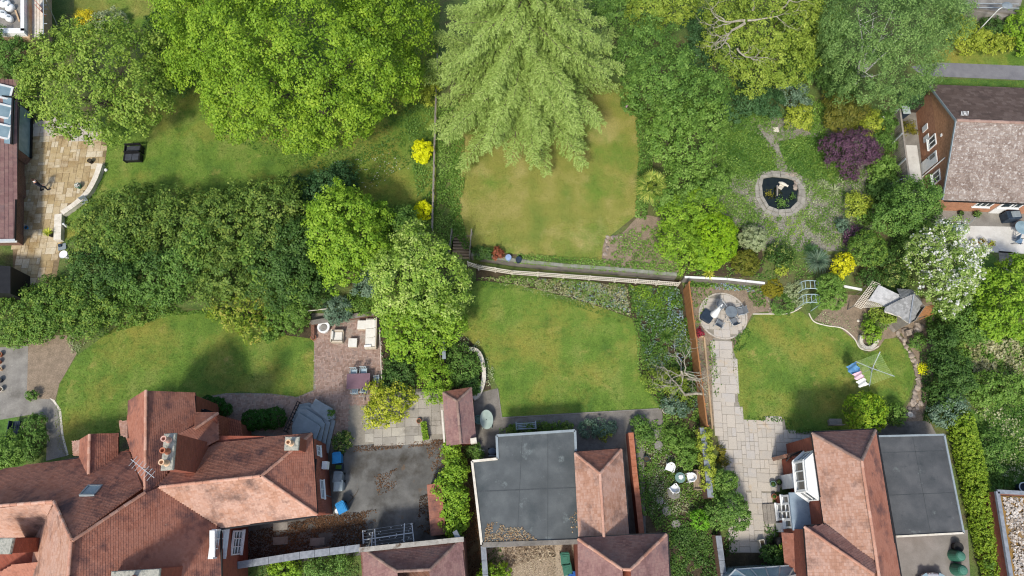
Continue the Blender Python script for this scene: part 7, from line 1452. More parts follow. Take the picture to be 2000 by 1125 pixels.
plant('birch_tree', 'tall grey green birch with fine drooping foliage and white trunk', 'tree', [(1715, 40, 100, 12, 2.5), (1790, 50, 75, 10.5, 2.5), (1690, 120, 72, 8.5, 1.8), (1760, 120, 68, 9, 1.8), (1650, 70, 52, 8, 2), (1740, 170, 45, 6, 1.4), (1830, 15, 50, 9, 2.2), (1690, 165, 38, 5.5, 1.2)], LF_BIRCH, rc=.5, ls=.16, dens=1.5, trunk=.2, nl=5, bark=BIRCHBARK, droop=.5, wid=.2, fillr=.2)
for l_, lob, mt, kw in (('deep green shrub under the left side of the birch', [(1640, 165, 38, 3, .1), (1610, 130, 34, 2.8, .1)], LF_DARK, {}), ('blue green bushy conifer left of the lime shrub', [(1460, 195, 36, 2.2, .1), (1500, 200, 30, 2, .1), (1435, 215, 24, 1.6, .1)], LF_DKB, {}), ('soft grey green shrub in the middle of the pond garden top', [(1545, 180, 26, 1.8, .1), (1560, 200, 20, 1.5, .1)], LF_BLUEG, {}),
    ('lime green shrub at the top path of the pond garden', [(1562, 228, 24, 1.6, .1), (1550, 240, 14, 1.1, .1)], LF_LIME, {}), ('rusty olive rounded shrub above the purple maple', [(1650, 215, 40, 2.4, .1), (1645, 240, 26, 1.8, .1)], g('rust_leaf', ['#565c22', '#70742c', '#8a8438']), {}), ('lime green shrub between the purple maple and bungalow fence', [(1706, 240, 22, 1.7, .1), (1698, 252, 14, 1.3, .1)], LF_LIME, {}),
    ('white flowering shrub beside the bungalow fence', [(1730, 240, 20, 1.6, .1), (1728, 275, 20, 1.6, .1)], LF_MID, dict(flowers=(FL_WHITE, .09, .8))), ('dark green conifer shrub at the upper corner of the bungalow', [(1792, 182, 20, 2.4, .1), (1775, 195, 16, 1.8, .1)], LF_DKB, {}), ('green shrub below the purple maple beside the slatted fence', [(1728, 330, 26, 1.8, .1), (1715, 345, 20, 1.5, .1)], LF_MID2, {}),
    ('small green bush growing in the bungalow side path', [(1772, 252, 14, 1.3, .2)], LF_OLIVE, {}), ('spreading dark green shrub at the bungalow corner end of the fence', [(1735, 385, 30, 2.2, .1), (1720, 372, 20, 1.6, .1)], LF_DARK, {}), ('yellow green bushy shrub at the right of the pond garden', [(1675, 400, 24, 1.5, .1), (1662, 392, 14, 1.2, .1)], LF_LIME, {}),
    ('green shrub beneath the yellow green bushy shrub', [(1690, 420, 20, 1.2, .1)], LF_MID2, {}), ('small dark red shrub above the round green ball bush', [(1668, 462, 18, 1.2, .05)], LF_PURPLE, {}), ('blue green plant beside the small dark red shrub', [(1645, 440, 14, .8, .05)], LF_BLUEG, {})):
    plant('shrub', l_, 'shrub', lob, mt, rc=.32, ls=.13, **kw)
plant('purple_maple', 'dark purple leaved spreading maple in the pond garden', 'tree', [(1638, 288, 30, 2.8, .5), (1678, 285, 32, 3, .5), (1655, 312, 28, 2.4, .4), (1622, 302, 18, 2, .4), (1702, 305, 18, 2.2, .4), (1660, 335, 16, 1.8, .4)], LF_PURPLE, rc=.32, ls=.12, dens=1.15, fillr=.3)
plant('dark_tree', 'large dark green tree between the pond garden and the bungalow', 'tree', [(1775, 405, 42, 5.2, .5), (1745, 420, 36, 4.6, .4), (1790, 385, 30, 4.6, .5), (1768, 445, 26, 3.4, .3), (1800, 420, 24, 4, .4)], LF_MID, rc=.4, ls=.14, trunk=.14, nl=4)
plant('dark_shrub', 'dark shade loving shrub beneath the large dark green tree', 'shrub', [(1750, 505, 28, 1.6, .1), (1775, 485, 24, 1.8, .1), (1700, 545, 22, 1.2, .1)], LF_DARK, rc=.35, ls=.13)
plant('holly_bush', 'small variegated dark bush above the shingled summerhouse', 'bush', [(1752, 538, 24, 2, .1)], bpy.data.materials['edged_leaf'], rc=.25, ls=.1)
plant('yew_hedge', 'bright mixed hedge left of the pond garden, upper part', 'shrub', [(1335, 360, 40, 3.2, .2), (1370, 370, 34, 3, .2), (1310, 390, 28, 2.8, .2), (1400, 355, 26, 2.4, .1)], LF_MID2, rc=.35, ls=.14)
plant('laurel_bush', 'broad bright green shrub left of the clipped yellow green dome', 'shrub', [(1330, 420, 42, 2.8, .1), (1325, 470, 40, 2.6, .1), (1350, 500, 34, 2.2, .1), (1370, 410, 34, 2.8, .1)], LF_BRIGHT, rc=.34, ls=.14)
plant('clipped_dome', 'large clipped yellow green dome shrub above the white topped wall', 'shrub', [(1395, 455, 40, 2.6, .1), (1385, 490, 36, 2.2, .1), (1405, 480, 32, 2.2, .1)], g('privet_leaf', ['#5f8c14', '#86ab1c', '#a5c42c']), rc=.18, ls=.1, dens=2)
plant('ball_bush', 'pale cream green ball shaped bush beside the pond garden path', 'bush', [(1470, 466, 25, 1.6, .1)], LF_SILVER, rc=.16, ls=.08, dens=2)
plant('ball_bush', 'olive brown ball shaped bush below the pale cream ball', 'bush', [(1456, 513, 25, 1.6, .1)], g('olive_brown_leaf', ['#55601c', '#6d7424', '#8a8530']), rc=.16, ls=.08, dens=2)
plant('shrub', 'green shrub with cream edged leaves between the ball and grass tussock', 'shrub', [(1525, 498, 24, 1.2, .05)], bpy.data.materials['edged_leaf'], rc=.25, ls=.13)
plant('shrub', 'small lime shrub below the cream edged shrub', 'shrub', [(1527, 529, 11, .6, .02)], LF_LIME, rc=.18, ls=.12)
plant('lime_bush', 'vivid yellow lime bush above the shingled summerhouse', 'bush', [(1647, 515, 19, 1.6, .1), (1640, 533, 15, 1.3, .1)], g('vivid_lime_leaf', ['#b0b418', '#cfcc1c', '#e3e03a']), rc=.22, ls=.13, dens=1.6)
plant('ball_bush', 'large round bright green ball bush in the pond garden', 'bush', [(1693, 487, 34, 2.5, .1)], LF_HEDGE2, rc=.2, ls=.11, dens=1.8)
plant('dome_bush', 'smooth orange olive dome bush beside the white topped wall', 'bush', [(1509, 562, 20, 1.2, .02)], g('dome_leaf', ['#6e6f18', '#86821e', '#a0942c']), rc=.1, ls=.06, dens=2.6)
plant('square_bush', 'square light green bush right of the grey garden arches', 'bush', [(1620, 560, 24, 1.9, .05), (1628, 580, 23, 1.7, .05), (1610, 585, 18, 1.5, .05)], LF_MID2, rc=.18, ls=.1, dens=2)
plant('shrub', 'pale grey green shrub left of the grey garden arches', 'shrub', [(1553, 565, 20, 1.3, .05), (1560, 582, 15, 1.0, .05)], LF_SILVER, rc=.22, ls=.1, flowers=(FL_PINK, .05, .15))
plant('shrub', 'low green shrub in the bed corner left of the pale shrub', 'shrub', [(1528, 594, 22, .9, .02), (1540, 585, 15, .8, .02)], LF_MID, rc=.2, ls=.1)
# spiky plants
def spiky(name, label, px, n, L, mat, rise=.5, hb=.3, wd=.04, cat='plant', z=None, stem=0.):
    b = P(*px); z0 = b.z; th = thing(name, label, cat, b); m = MB(); rng = random.Random(n); c_ = b+Vector((0, 0, hb))
    if stem: MB().tube([b, c_], stem).build('trunk', BARK, th)
    for i in range(n):
        a = i*2.399+rng.uniform(-.2, .2); el = rise*rng.uniform(-.2, 2.2); l = L*rng.uniform(.7, 1.1); v = Vector((math.cos(a)*math.cos(el), math.sin(a)*math.cos(el), math.sin(el))); s = Vector((-math.sin(a), math.cos(a), 0))*wd; r_ = rng.random()
        b1 = c_+v*l*.45+Vector((0, 0, .05)); b2 = c_+v*l*.8-Vector((0, 0, .04*l)); b3 = c_+v*l-Vector((0, 0, .22*l))
        m.face([c_-s*.6, c_+s*.6, b1+s, b1-s], r_).face([b1-s, b1+s, b2+s*.7, b2-s*.7], r_).face([b2-s*.7, b2+s*.7, b3], r_)
    m.build('frond', mat, th, kind=None); return th
pm = spiky('fan_palm', 'spiky green fan palm at the right edge of the upper middle lawn', (1262, 385), 10, .4, LF_LIME, hb=1.7, stem=.15, cat='palm'); pb = Vector(pm.location)+Vector((0, 0, 1.8)); rng_ = random.Random(3)
for i in range(34):
    a = i*2.399; el = rng_.uniform(-.3, 1.2); v = Vector((math.cos(a)*math.cos(el), math.sin(a)*math.cos(el), math.sin(el))); hub = pb+v*rng_.uniform(.3, 1.0); m = MB(); m.tube([pb, hub], .015, 4, .5); side = Vector((-math.sin(a), math.cos(a), 0))
    for k in range(13):
        t = (k-6)/6*1.35; d_ = (v*math.cos(t)+side*math.sin(t)).normalized(); e = hub+d_*.8-Vector((0, 0, .14+.1*abs(t))); w_ = d_.cross(Vector((0, 0, 1))).normalized()*.035; r_ = rng_.random(); m.face([hub, hub+d_*.3+w_, e, hub+d_*.3-w_], r_)
    m.build('palm_leaf', g('palm_leaf', ['#55752a', '#84993c', '#b8bb5c']) if 'palm_leaf' not in bpy.data.materials else bpy.data.materials['palm_leaf'], pm)
spiky('grass_tussock', 'large blue green ornamental grass tussock in the pond garden', (1594, 512), 420, 1.25, LF_BLUEG, .55, .12, .014, 'ornamental grass')
spiky('grass_tussock', 'smaller dark green grass tussock behind the large blue green one', (1582, 492), 200, .8, LF_DKB, .55, .12, .014, 'ornamental grass')
spiky('spiky_plant', 'cream striped spiky plant right of the pond', (1627, 374), 70, .7, LF_SILVER, .5, .1, .022); spiky('spiky_plant', 'pale striped spiky plant nearer the pond', (1606, 360), 50, .55, LF_SILVER, .5, .1, .02); spiky('spiky_plant', 'cream striped spiky plant at the corner of the white topped wall', (1383, 536), 50, .6, LF_SPOT, .5, .1, .025)
spiky('grass_tussock', 'bright green strappy clump in the border left of the orange fence', (1300, 655), 120, .9, LF_GRASS, .5, .1, .02, 'ornamental grass')
plant('rhododendron', 'small pink flowering rhododendron at the upper right corner of the middle lawn', 'shrub', [(1230, 205, 16, 1.3, .1)], LF_MID, rc=.25, ls=.12, flowers=(FL_PINK, .13, 2))
# pond garden ground cover
for l_, poly, mt, per, ls, h in (('low green planting left of the sunken pond', [(1430, 350), (1480, 345), (1485, 360), (1440, 375), (1420, 370)], LF_MID2, 170, .1, .2), ('leafy bed left of the pond garden path', [(1420, 375), (1470, 385), (1482, 420), (1478, 445), (1440, 445), (1410, 410)], LF_MID2, 210, .12, .45), ('narrow green bed below the pond, left one', [(1492, 408), (1518, 412), (1520, 460), (1498, 462)], LF_BRIGHT, 150, .09, .15), ('narrow green bed below the pond, right one', [(1535, 415), (1565, 410), (1568, 462), (1536, 466)], LF_BRIGHT, 140, .09, .15),
    ('round herb bed right of the pond paths', smoothpoly([(1578, 412), (1605, 404), (1630, 418), (1635, 440), (1612, 456), (1585, 450), (1572, 432)], 3), LF_GRASS, 200, .1, .25), ('mixed planting right of the pond', [(1565, 352), (1650, 358), (1660, 385), (1610, 392), (1570, 385)], LF_MID2, 160, .11, .3), ('green planting at the top of the pond garden', [(1420, 228), (1500, 215), (1505, 250), (1440, 258), (1405, 262)], LF_MID, 190, .12, .35),
    ('shrubby ground cover along the bungalow fence', [(1700, 265), (1745, 260), (1762, 350), (1765, 430), (1720, 440), (1690, 360)], LF_MID, 190, .13, .5), ('ivy along the old wire fence between the upper lawns', [(856, 190), (895, 200), (900, 300), (885, 400), (895, 455), (870, 500), (850, 480)], LF_MID2, 260, .13, .5), ('dark border plants left of the old wire fence', [(790, 205), (850, 205), (848, 470), (800, 460), (815, 380), (800, 300)], LF_MID, 170, .12, .4),
    ('white flowering weeds in the long grass of the upper lawn', [(655, 320), (760, 300), (800, 330), (730, 370), (660, 360)], FL_WHITE, 9, .1, .4), ('green tufts in the shade below the huge bright tree', [(700, 300), (830, 240), (830, 290), (790, 330), (720, 360)], LF_GRASS, 70, .13, .25), ('weeds spreading over the bare bed at the upper lawn corner', [(1190, 470), (1250, 440), (1320, 450), (1325, 530), (1260, 520), (1195, 505)], LF_MID2, 170, .12, .3)):
    cover('ground_cover', l_, poly, mt, per, ls, h)
for l_, poly, mt, per, ls, h in (('flowering border below the rustic rail fence', [(925, 545), (1000, 538), (1100, 545), (1220, 556), (1232, 620), (1180, 600), (1100, 575), (1010, 555)], LF_MID2, 230, .11, .35), ('blue flowers scattered through the border below the rail fence', [(1050, 545), (1220, 560), (1230, 612), (1120, 585)], FL_BLUE, 75, .08, .45), ('cream flowers at the lawn edge of the border', [(980, 545), (1100, 572), (1190, 602), (1185, 610), (1090, 585), (975, 556)], LF_SILVER, 60, .09, .3),
    ('lush green wild border along the orange fence', [(1225, 556), (1325, 562), (1345, 640), (1368, 830), (1300, 800), (1255, 730), (1250, 660), (1235, 620)], LF_GRASS, 300, .14, .5), ('blue forget me nots beside the orange fence', [(1305, 570), (1325, 575), (1345, 680), (1325, 720), (1300, 620)], FL_BLUE, 110, .09, .62), ('lush weeds in the top right corner of the middle garden', [(1232, 560), (1320, 565), (1330, 600), (1240, 610)], LF_BRIGHT, 180, .12, .5),
    ('sparse seedlings in the bed behind the round patio', [(1342, 560), (1400, 560), (1380, 590), (1365, 640), (1350, 640)], LF_MID2, 70, .12, .25), ('blue grey flowers along the foot of the white topped wall', [(1385, 556), (1495, 565), (1500, 572), (1470, 572), (1390, 566)], FL_BLUE, 170, .09, .8), ('leafy greenery climbing the foot of the white topped wall', [(1342, 552), (1400, 554), (1495, 562), (1498, 572), (1400, 566), (1345, 562)], LF_MID2, 280, .13, .85), ('green plants beside the round patio near the wall', [(1455, 570), (1495, 570), (1495, 600), (1470, 600)], LF_MID, 190, .12, .4), ('green plants at the lawn side of the round patio neck', [(1428, 665), (1458, 640), (1466, 650), (1455, 680), (1435, 690)], LF_GRASS, 220, .11, .35),
    ('sparse plants in the timber edged bed', [(1355, 665), (1374, 665), (1390, 835), (1372, 835)], LF_SILVER, 40, .11, .2), ('flowering plants beside the stepped patio path', [(1380, 665), (1395, 665), (1400, 720), (1410, 750), (1398, 780), (1388, 740)], LF_MID2, 110, .11, .3),
    ('wild garden greenery left of the white chairs', [(1238, 830), (1300, 815), (1330, 850), (1290, 900), (1270, 960), (1262, 1010), (1250, 1000)], LF_MID2, 240, .12, .3), ('wild garden greenery around the white chairs', [(1262, 900), (1372, 940), (1395, 1000), (1380, 1100), (1315, 1130), (1290, 1050), (1262, 1000)], LF_GRASS, 260, .11, .28), ('tall greenery beside the lime ivy hedge', [(1295, 800), (1375, 840), (1378, 930), (1310, 920), (1290, 860)], LF_MID2, 200, .13, .35), ('pale daisies in the wild garden', [(1255, 860), (1310, 840), (1340, 1000), (1290, 1040)], FL_WHITE, 14, .07, .35),
    ('dark greenery at the foot of the wild garden', [(1310, 1030), (1400, 1030), (1405, 1190), (1312, 1190)], LF_DARK, 260, .13, .4), ('shade plants along the left edge of the paved patio foot', [(1418, 1000), (1440, 1040), (1438, 1080), (1412, 1090)], LF_DARK, 160, .12, .4), ('shade plants between the timber deck and lower house roof', [(1490, 1020), (1530, 1040), (1530, 1100), (1500, 1090)], LF_DARK, 220, .12, .4),
    ('overgrown greenery along the right garden edge', [(1800, 600), (2100, 620), (2100, 690), (1980, 720), (1860, 700), (1810, 660)], LF_MID2, 220, .16, .6), ('rough weeds in the right hand wild garden', [(1880, 690), (2100, 680), (2100, 960), (1950, 955), (1905, 800)], LF_GRASS, 120, .16, .35), ('dark ground ivy beside the tall right hand hedge', [(1795, 690), (1850, 690), (1880, 800), (1870, 850), (1800, 820)], LF_DARK, 220, .13, .5),
    ('sparse plants on the brown bed by the summerhouse', [(1590, 612), (1640, 610), (1700, 640), (1690, 655), (1640, 640), (1600, 632)], LF_SILVER, 40, .11, .2), ('leafy climbers against the summerhouse', [(1680, 615), (1735, 612), (1745, 625), (1720, 650), (1690, 650)], LF_MID2, 260, .14, .8), ('shade greenery beyond the coped wall at the bottom', [(490, 1100), (700, 1078), (702, 1200), (480, 1200)], LF_DARK, 160, .12, .35), ('low ferns under the bright shrubs beside the terrace', [(745, 690), (800, 690), (830, 720), (800, 790), (760, 770)], LF_DARK, 120, .14, .3)):
    cover('ground_cover', l_, poly, mt, per, ls, h)
for l_, lob, mt, kw in (('yellow leaved shrub against the summerhouse wall', [(1722, 608, 20, 1.5, .1), (1738, 618, 12, 1.3, .1)], LF_GOLD, {}), ('bright green shrub spilling from the round stone planter', [(1702, 655, 15, 1.4, .2), (1698, 640, 13, 1.2, .1)], LF_BRIGHT, {}), ('round green shrub among rocks right of the summerhouse', [(1792, 668, 15, .9, .02)], LF_MID, {}), ('yellow cushion plant on the rocky edge right of the airer', [(1803, 720, 8, .4, .01)], LF_YELLOW, {}),
    ('big bushy green shrub in the wild garden above the white chairs', [(1325, 858, 24, 1.1, .05), (1348, 882, 22, 1.2, .05), (1340, 902, 14, 1, .05)], LF_MID2, {}), ('blue green lavender clump beside the concrete path', [(1150, 838, 17, .7, .02), (1172, 834, 17, .7, .02), (1190, 834, 13, .6, .02)], LF_BLUEG, {}), ('small lime plant at the foot of the lavender clump', [(1180, 848, 10, .5, .02)], LF_LIME, {}), ('low dark clipped strip behind the slatted bench', [(1000, 843, 12, .6, .02), (1030, 841, 12, .6, .02), (1060, 838, 13, .6, .02), (1090, 836, 12, .6, .02), (1108, 836, 10, .55, .02)], LF_HEDGE, {}),
    ('dark green shrub at the top of the narrow brick wall', [(1250, 830, 16, 1, .02), (1262, 850, 14, .8, .02)], LF_MID, {}), ('pale leaved shrub in the pot corner of the middle lawn', [(1310, 790, 16, .9, .02), (1330, 800, 14, .8, .02)], LF_BLUEG, {}), ('round light green ball shrub at the lower wild garden', [(1368, 1015, 18, 1.3, .05)], g('ball_leaf', ['#4f8a1c', '#6da528', '#8cbc38']), dict()),
    ('leafy green bush overhanging the paved patio, upper one', [(1415, 942, 22, 2.2, .1), (1400, 958, 16, 1.8, .1)], LF_MID2, {}), ('spreading bush overhanging the paved patio, lower one', [(1425, 990, 30, 2.6, .1), (1405, 1005, 26, 2.2, .1), (1440, 1010, 22, 2.2, .1)], LF_MID, {}), ('dark shrub behind the timber deck at the bottom', [(1510, 1090, 22, 1.5, .05), (1525, 1105, 18, 1.3, .05)], LF_DARK, {}), ('bright green shrub against the lower house roof', [(1540, 1075, 15, 2.2, .1), (1548, 1060, 10, 2.2, .1)], LF_BRIGHT, {}),
    ('small olive plants beside the stepped edge of the paved patio', [(1408, 880, 8, .5, .02), (1412, 900, 9, .6, .02)], LF_OLIVE, {}), ('crimson flowering plant at the neck of the round patio', [(1367, 650, 7, .4, .02)], FL_CRIM, {}), ('rust red shrub against the mossy retaining wall', [(971, 496, 11, .8, .02)], g('rust_red_leaf', ['#7a3f2a', '#99573c', '#b07052']), {}), ('dark brown shrub left of the rust red one by the retaining wall', [(935, 494, 12, .8, .02), (953, 496, 10, .7, .02)], LF_DARK, {})):
    plant('shrub', l_, 'shrub', lob, mt, rc=.22, ls=.12, dens=1.6, **kw)
plant('ivy_hedge', 'narrow lime green ivy growing over the dark coped wall', 'hedge', [(1374, 850, 13, 1.9, .05), (1376, 872, 13, 2, .05), (1380, 895, 14, 2, .05), (1382, 920, 13, 1.9, .05), (1384, 945, 12, 1.8, .05)], LF_LIME, rc=.2, ls=.1, dens=1.6)
plant('round_bush', 'large round golden green bush below the rotary airer', 'bush', [(1690, 806, 39, 2.3, .05)], g('euonymus_leaf', ['#55821a', '#86a824', '#b8c43a']), rc=.24, ls=.14, dens=1.7)
plant('round_bush', 'smaller mid green bush touching the large round golden bush', 'bush', [(1747, 808, 20, 1.3, .05)], LF_MID2, rc=.24, ls=.12, dens=1.6)
# white blossom tree
plant('hawthorn_tree', 'white blossoming tree spreading over the right garden corner', 'tree', [(1828, 478, 36, 6.0, 1), (1848, 528, 42, 6.0, 1), (1800, 503, 30, 5.4, 1), (1856, 575, 28, 4.8, 1), (1878, 505, 26, 5.4, 1), (1828, 560, 30, 5, 1), (1786, 480, 16, 5, 1.5), (1850, 455, 20, 5.4, 1.5), (1888, 545, 18, 4.6, 1.2), (1842, 605, 16, 4, 1.2)], LF_BLOSS, rc=.3, ls=.13, dens=1.0, trunk=.14, nl=6, z0=.6, flowers=(FL_WHITE, .14, 34), fillr=.15)
# right edge
for l_, lob, mt in (('bright green spreading tree at the right edge below the white terrace', [(1960, 580, 42, 4.6, .5), (1925, 560, 32, 3.8, .4), (1990, 540, 36, 4.4, .5), (1940, 620, 38, 3.8, .4), (1985, 620, 40, 4, .4)], LF_BRIGHT),):
    plant('walnut_tree', l_, 'tree', lob, mt, rc=.4, ls=.17, dens=1.5, trunk=.15, nl=4, z0=.4)
for l_, lob, mt in (('dark feathery shrub left of the bright spreading tree', [(1885, 615, 32, 2.8, .2), (1905, 650, 26, 2.2, .1), (1870, 640, 24, 2.2, .1)], LF_MID), ('tall dark evergreen beside the rocky bed', [(1840, 665, 26, 2.6, .1), (1850, 710, 28, 2.8, .1)], LF_DARK), ('dark green evergreen in the middle of the right hand belt', [(1865, 745, 28, 2.8, .1), (1845, 770, 24, 2.4, .1)], LF_DARK), ('grey green straggly shrub below the dark evergreen', [(1860, 795, 26, 2, .1), (1840, 810, 20, 1.6, .1)], LF_BLUEG), ('bright bushy shrub at the lower right edge of the rough grass', [(1925, 760, 34, 2.2, .1), (1975, 760, 32, 2, .1)], LF_MID2)):
    plant('shrub', l_, 'shrub', lob, mt, rc=.35, ls=.14, group='evergreens in the right hand belt')
plant('clipped_hedge', 'long clipped hedge with lime lit top running down the right side', 'hedge', [(1873+i*3.4, 822+i*15, 19, 2.0, -.6, 1.1) for i in range(23)], g('clipped_lime_leaf', ['#5f7f1e', '#84a22c', '#a9bc40']), rc=.14, ls=.1, dens=1.8)
for l_, lob, mt in (('large leaved green shrub right of the long clipped hedge', [(1935, 870, 28, 1.4, .05), (1930, 910, 24, 1.3, .05)], LF_MID), ('green bushy shrub beside the stony roofed outbuilding', [(1935, 1000, 22, 1.6, .05), (1945, 1040, 26, 1.8, .05), (1940, 960, 16, 1.3, .05)], LF_MID2), ('green shrub in the bottom right corner beside the outbuilding', [(1960, 1085, 28, 1.9, .05), (1955, 1115, 28, 1.9, .05)], LF_MID2)):
    plant('shrub', l_, 'shrub', lob, mt, rc=.28, ls=.14, group='shrubs right of the clipped hedge')
x = local('garden_bin', 'round dark bin with white rim beside the stony roofed outbuilding', 'bin', (1988, 953), z=0); MB().lathe([(.25, 0), (.32, .6), (.36, .62), (.3, .64), (.26, .5)], n=18).build('body', PLDBLUE, x, local=True); MB().lathe([(.3, .6), (.37, .62), (.37, .66), (.3, .66)], n=18, cap=False).build('rim', PLWHITE, x, local=True)
# top right
plant('shrub', 'yellow flowering shrub under the birch beside the footpath, left one', 'shrub', [(1885, 75, 30, 1.8, .1), (1875, 50, 22, 1.8, .1)], LF_LIME, rc=.3, ls=.14, flowers=(FL_YEL, .13, 1.2))
plant('shrub', 'yellow flowering shrub beside the footpath, right of the lamp post', 'shrub', [(1930, 82, 26, 1.3, .1), (1960, 85, 18, 1, .1)], LF_LIME, rc=.3, ls=.14, flowers=(FL_YEL, .13, 1.2))
plant('shrub', 'fresh green shrub at the right edge beyond the footpath', 'shrub', [(1995, 50, 30, 2.2, .1), (2005, 85, 24, 1.6, .1)], LF_BRIGHT, rc=.35, ls=.16)
plant('shrub', 'dark shrub behind the lamp post beneath the low wall', 'shrub', [(1940, 55, 24, 1.2, .1)], LF_DARK, rc=.3, ls=.13)
plant('shrub', 'dark green bush on the small lawn below the blue bench', 'shrub', [(15, 880, 34, 1.5, .05), (-20, 900, 30, 1.5, .05)], LF_MID2, rc=.3, ls=.12)
plant('shrub', 'dark bush with white flowers in the bed beside the curving grey path', 'shrub', [(68, 830, 18, 1.1, .05), (72, 860, 18, 1.1, .05), (60, 880, 18, 1, .05)], LF_MID, rc=.25, ls=.11, flowers=(FL_WHITE, .1, .5))
for l_, poly, mt, per, ls, h, ct in (('loose low weeds spreading across the paving of the pond garden', [(1400, 225), (1500, 215), (1720, 240), (1720, 360), (1700, 492), (1500, 495), (1400, 480), (1390, 350)], LF_MID2, 200, .11, .2, .52), ('silvery seedlings scattered through the pond garden', [(1400, 340), (1700, 350), (1700, 480), (1420, 480)], LF_SILVER, 100, .1, .2, .55),
    ('ragged tall grass on the left patch above the pond', [(1402, 256), (1478, 248), (1514, 298), (1518, 342), (1460, 352), (1398, 342)], LF_GRASS, 230, .15, .18, .1), ('ragged tall grass on the right patch above the pond', [(1518, 278), (1600, 260), (1668, 284), (1670, 356), (1600, 360), (1538, 332)], LF_GRASS, 230, .15, .18, .1), ('leafy perennials at the top left of the pond garden', [(1395, 215), (1500, 205), (1500, 240), (1430, 262), (1395, 262)], LF_MID, 260, .16, .6, .2), ('leafy perennials below the birch at the pond garden top', [(1570, 180), (1640, 220), (1610, 262), (1580, 262), (1572, 215)], LF_MID2, 260, .14, .5, .25),
    ('tall weeds along the right side of the upper middle lawn', [(1238, 195), (1262, 200), (1275, 330), (1262, 430), (1240, 425), (1246, 310)], LF_MID, 280, .15, .5, .15), ('weeds softening the lower edge of the upper middle lawn', [(1010, 496), (1190, 508), (1322, 520), (1322, 534), (1180, 521), (1010, 506)], LF_MID2, 230, .12, .3, .2), ('ivy trailing over the top of the mossy retaining wall', [(925, 494), (1010, 505), (1180, 521), (1322, 532), (1322, 540), (1180, 530), (1010, 515), (925, 504)], LF_MID2, 330, .1, .12, .42), ('tufts along the left edge of the upper middle lawn', [(882, 300), (900, 300), (898, 440), (925, 490), (905, 486), (880, 440)], LF_GRASS, 220, .13, .25, .15),
    ('pale straw coloured stems through the lower border', [(930, 542), (1100, 548), (1225, 560), (1232, 618), (1100, 578), (1000, 555)], g('straw_stem', ['#8b9058', '#aaa878', '#c6c4a0']), 190, .11, .38, .3), ('bluish seed heads beside the orange fence', [(1232, 560), (1325, 565), (1350, 700), (1365, 820), (1300, 790), (1262, 720)], LF_BLUEG, 120, .13, .55, .5), ('fringe of weeds on the right edge of the lower middle lawn', [(1236, 618), (1256, 640), (1258, 720), (1300, 795), (1288, 800), (1246, 728), (1242, 660)], LF_MID2, 200, .12, .22, .2),
    ('pale trodden weeds around the white plastic chairs', [(1262, 880), (1372, 900), (1372, 1000), (1270, 1010)], g('pale_weed', ['#8a9660', '#a5a97c', '#bdbd98']), 150, .1, .2, .4), ('flowering weeds in the paving by the narrow brick wall', [(1262, 830), (1300, 830), (1300, 960), (1265, 960)], LF_SILVER, 90, .1, .25, .45), ('tufts round the base of the curved cream wall', [(204, 325), (212, 330), (190, 380), (150, 412), (128, 425), (122, 470), (118, 425), (150, 400), (182, 370)], LF_GRASS, 200, .1, .18, .1),
    ('rough grass tufts under the huge bright tree', [(400, 0), (860, 0), (850, 230), (700, 330), (560, 330), (420, 250)], LF_GRASS, 60, .13, .2, .3), ('leaf fringe at the foot of the shrub belt above the lawn', [(225, 632), (330, 604), (420, 598), (520, 620), (560, 655), (500, 632), (420, 612), (330, 618), (230, 648)], LF_MID2, 260, .12, .25, .1), ('weeds growing along the foot of the felt roofed house', [(975, 835), (1122, 826), (1122, 838), (975, 848)], LF_MID, 160, .1, .3, .3)):
    cover('ground_cover', l_, poly, mt, per, ls, h, cut=ct)
for l_, poly, mt, per, ls, h, ct in (('sparse weeds between the ball bushes and the white topped wall', [(1335, 440), (1560, 470), (1600, 545), (1500, 548), (1335, 538)], LF_MID, 130, .12, .25, .5), ('straw coloured long grass below the bright spreading tree', [(1885, 668), (2100, 660), (2100, 775), (1960, 770), (1900, 740)], bpy.data.materials['straw_stem'], 260, .2, .65, .3), ('pale seed heads scattered over the right hand wild garden', [(1900, 800), (2100, 790), (2100, 940), (1960, 940), (1925, 880)], bpy.data.materials['pale_weed'], 70, .14, .4, .5),
    ('ragged ivy fringe on the left edge of the upper middle lawn', [(880, 250), (905, 240), (910, 330), (900, 420), (912, 460), (895, 470), (880, 420)], LF_MID2, 220, .13, .3, .35), ('clover and weeds along the top of the lower middle lawn', [(905, 545), (1010, 556), (1100, 578), (1180, 602), (1235, 622), (1225, 636), (1170, 614), (1095, 590), (1005, 566), (910, 560)], LF_GRASS, 150, .1, .15, .4), ('weeds along the lower edge of the right hand lawn', [(1452, 812), (1540, 816), (1550, 838), (1640, 836), (1640, 848), (1542, 848), (1530, 824), (1452, 824)], LF_GRASS, 150, .1, .15, .3)):
    cover('ground_cover', l_, poly, mt, per, ls, h, cut=ct)
for l_, px, sl_ in (('round stepping stone in the wild garden below the white chairs', (1288, 978), .3), ('second grey stepping stone in the wild garden', (1302, 998), .34), ('pale stepping stone beside the narrow brick wall', (1286, 870), .36), ('grey stepping slab near the top of the wild garden', (1278, 848), .4), ('grey stepping stone lowest in the wild garden', (1320, 1024), .34), ('pale slab beneath the lowest white plastic chair', (1316, 962), .5)):
    x = local('stepping_stone', l_, 'stone', px, 10, 'stepping stones in the wild garden', z=.05); MB().lathe([(sl_*.9, 0), (sl_, .04), (sl_*.9, .1), (.02, .11)], n=7).build('stone', GREYCONC, x, local=True)
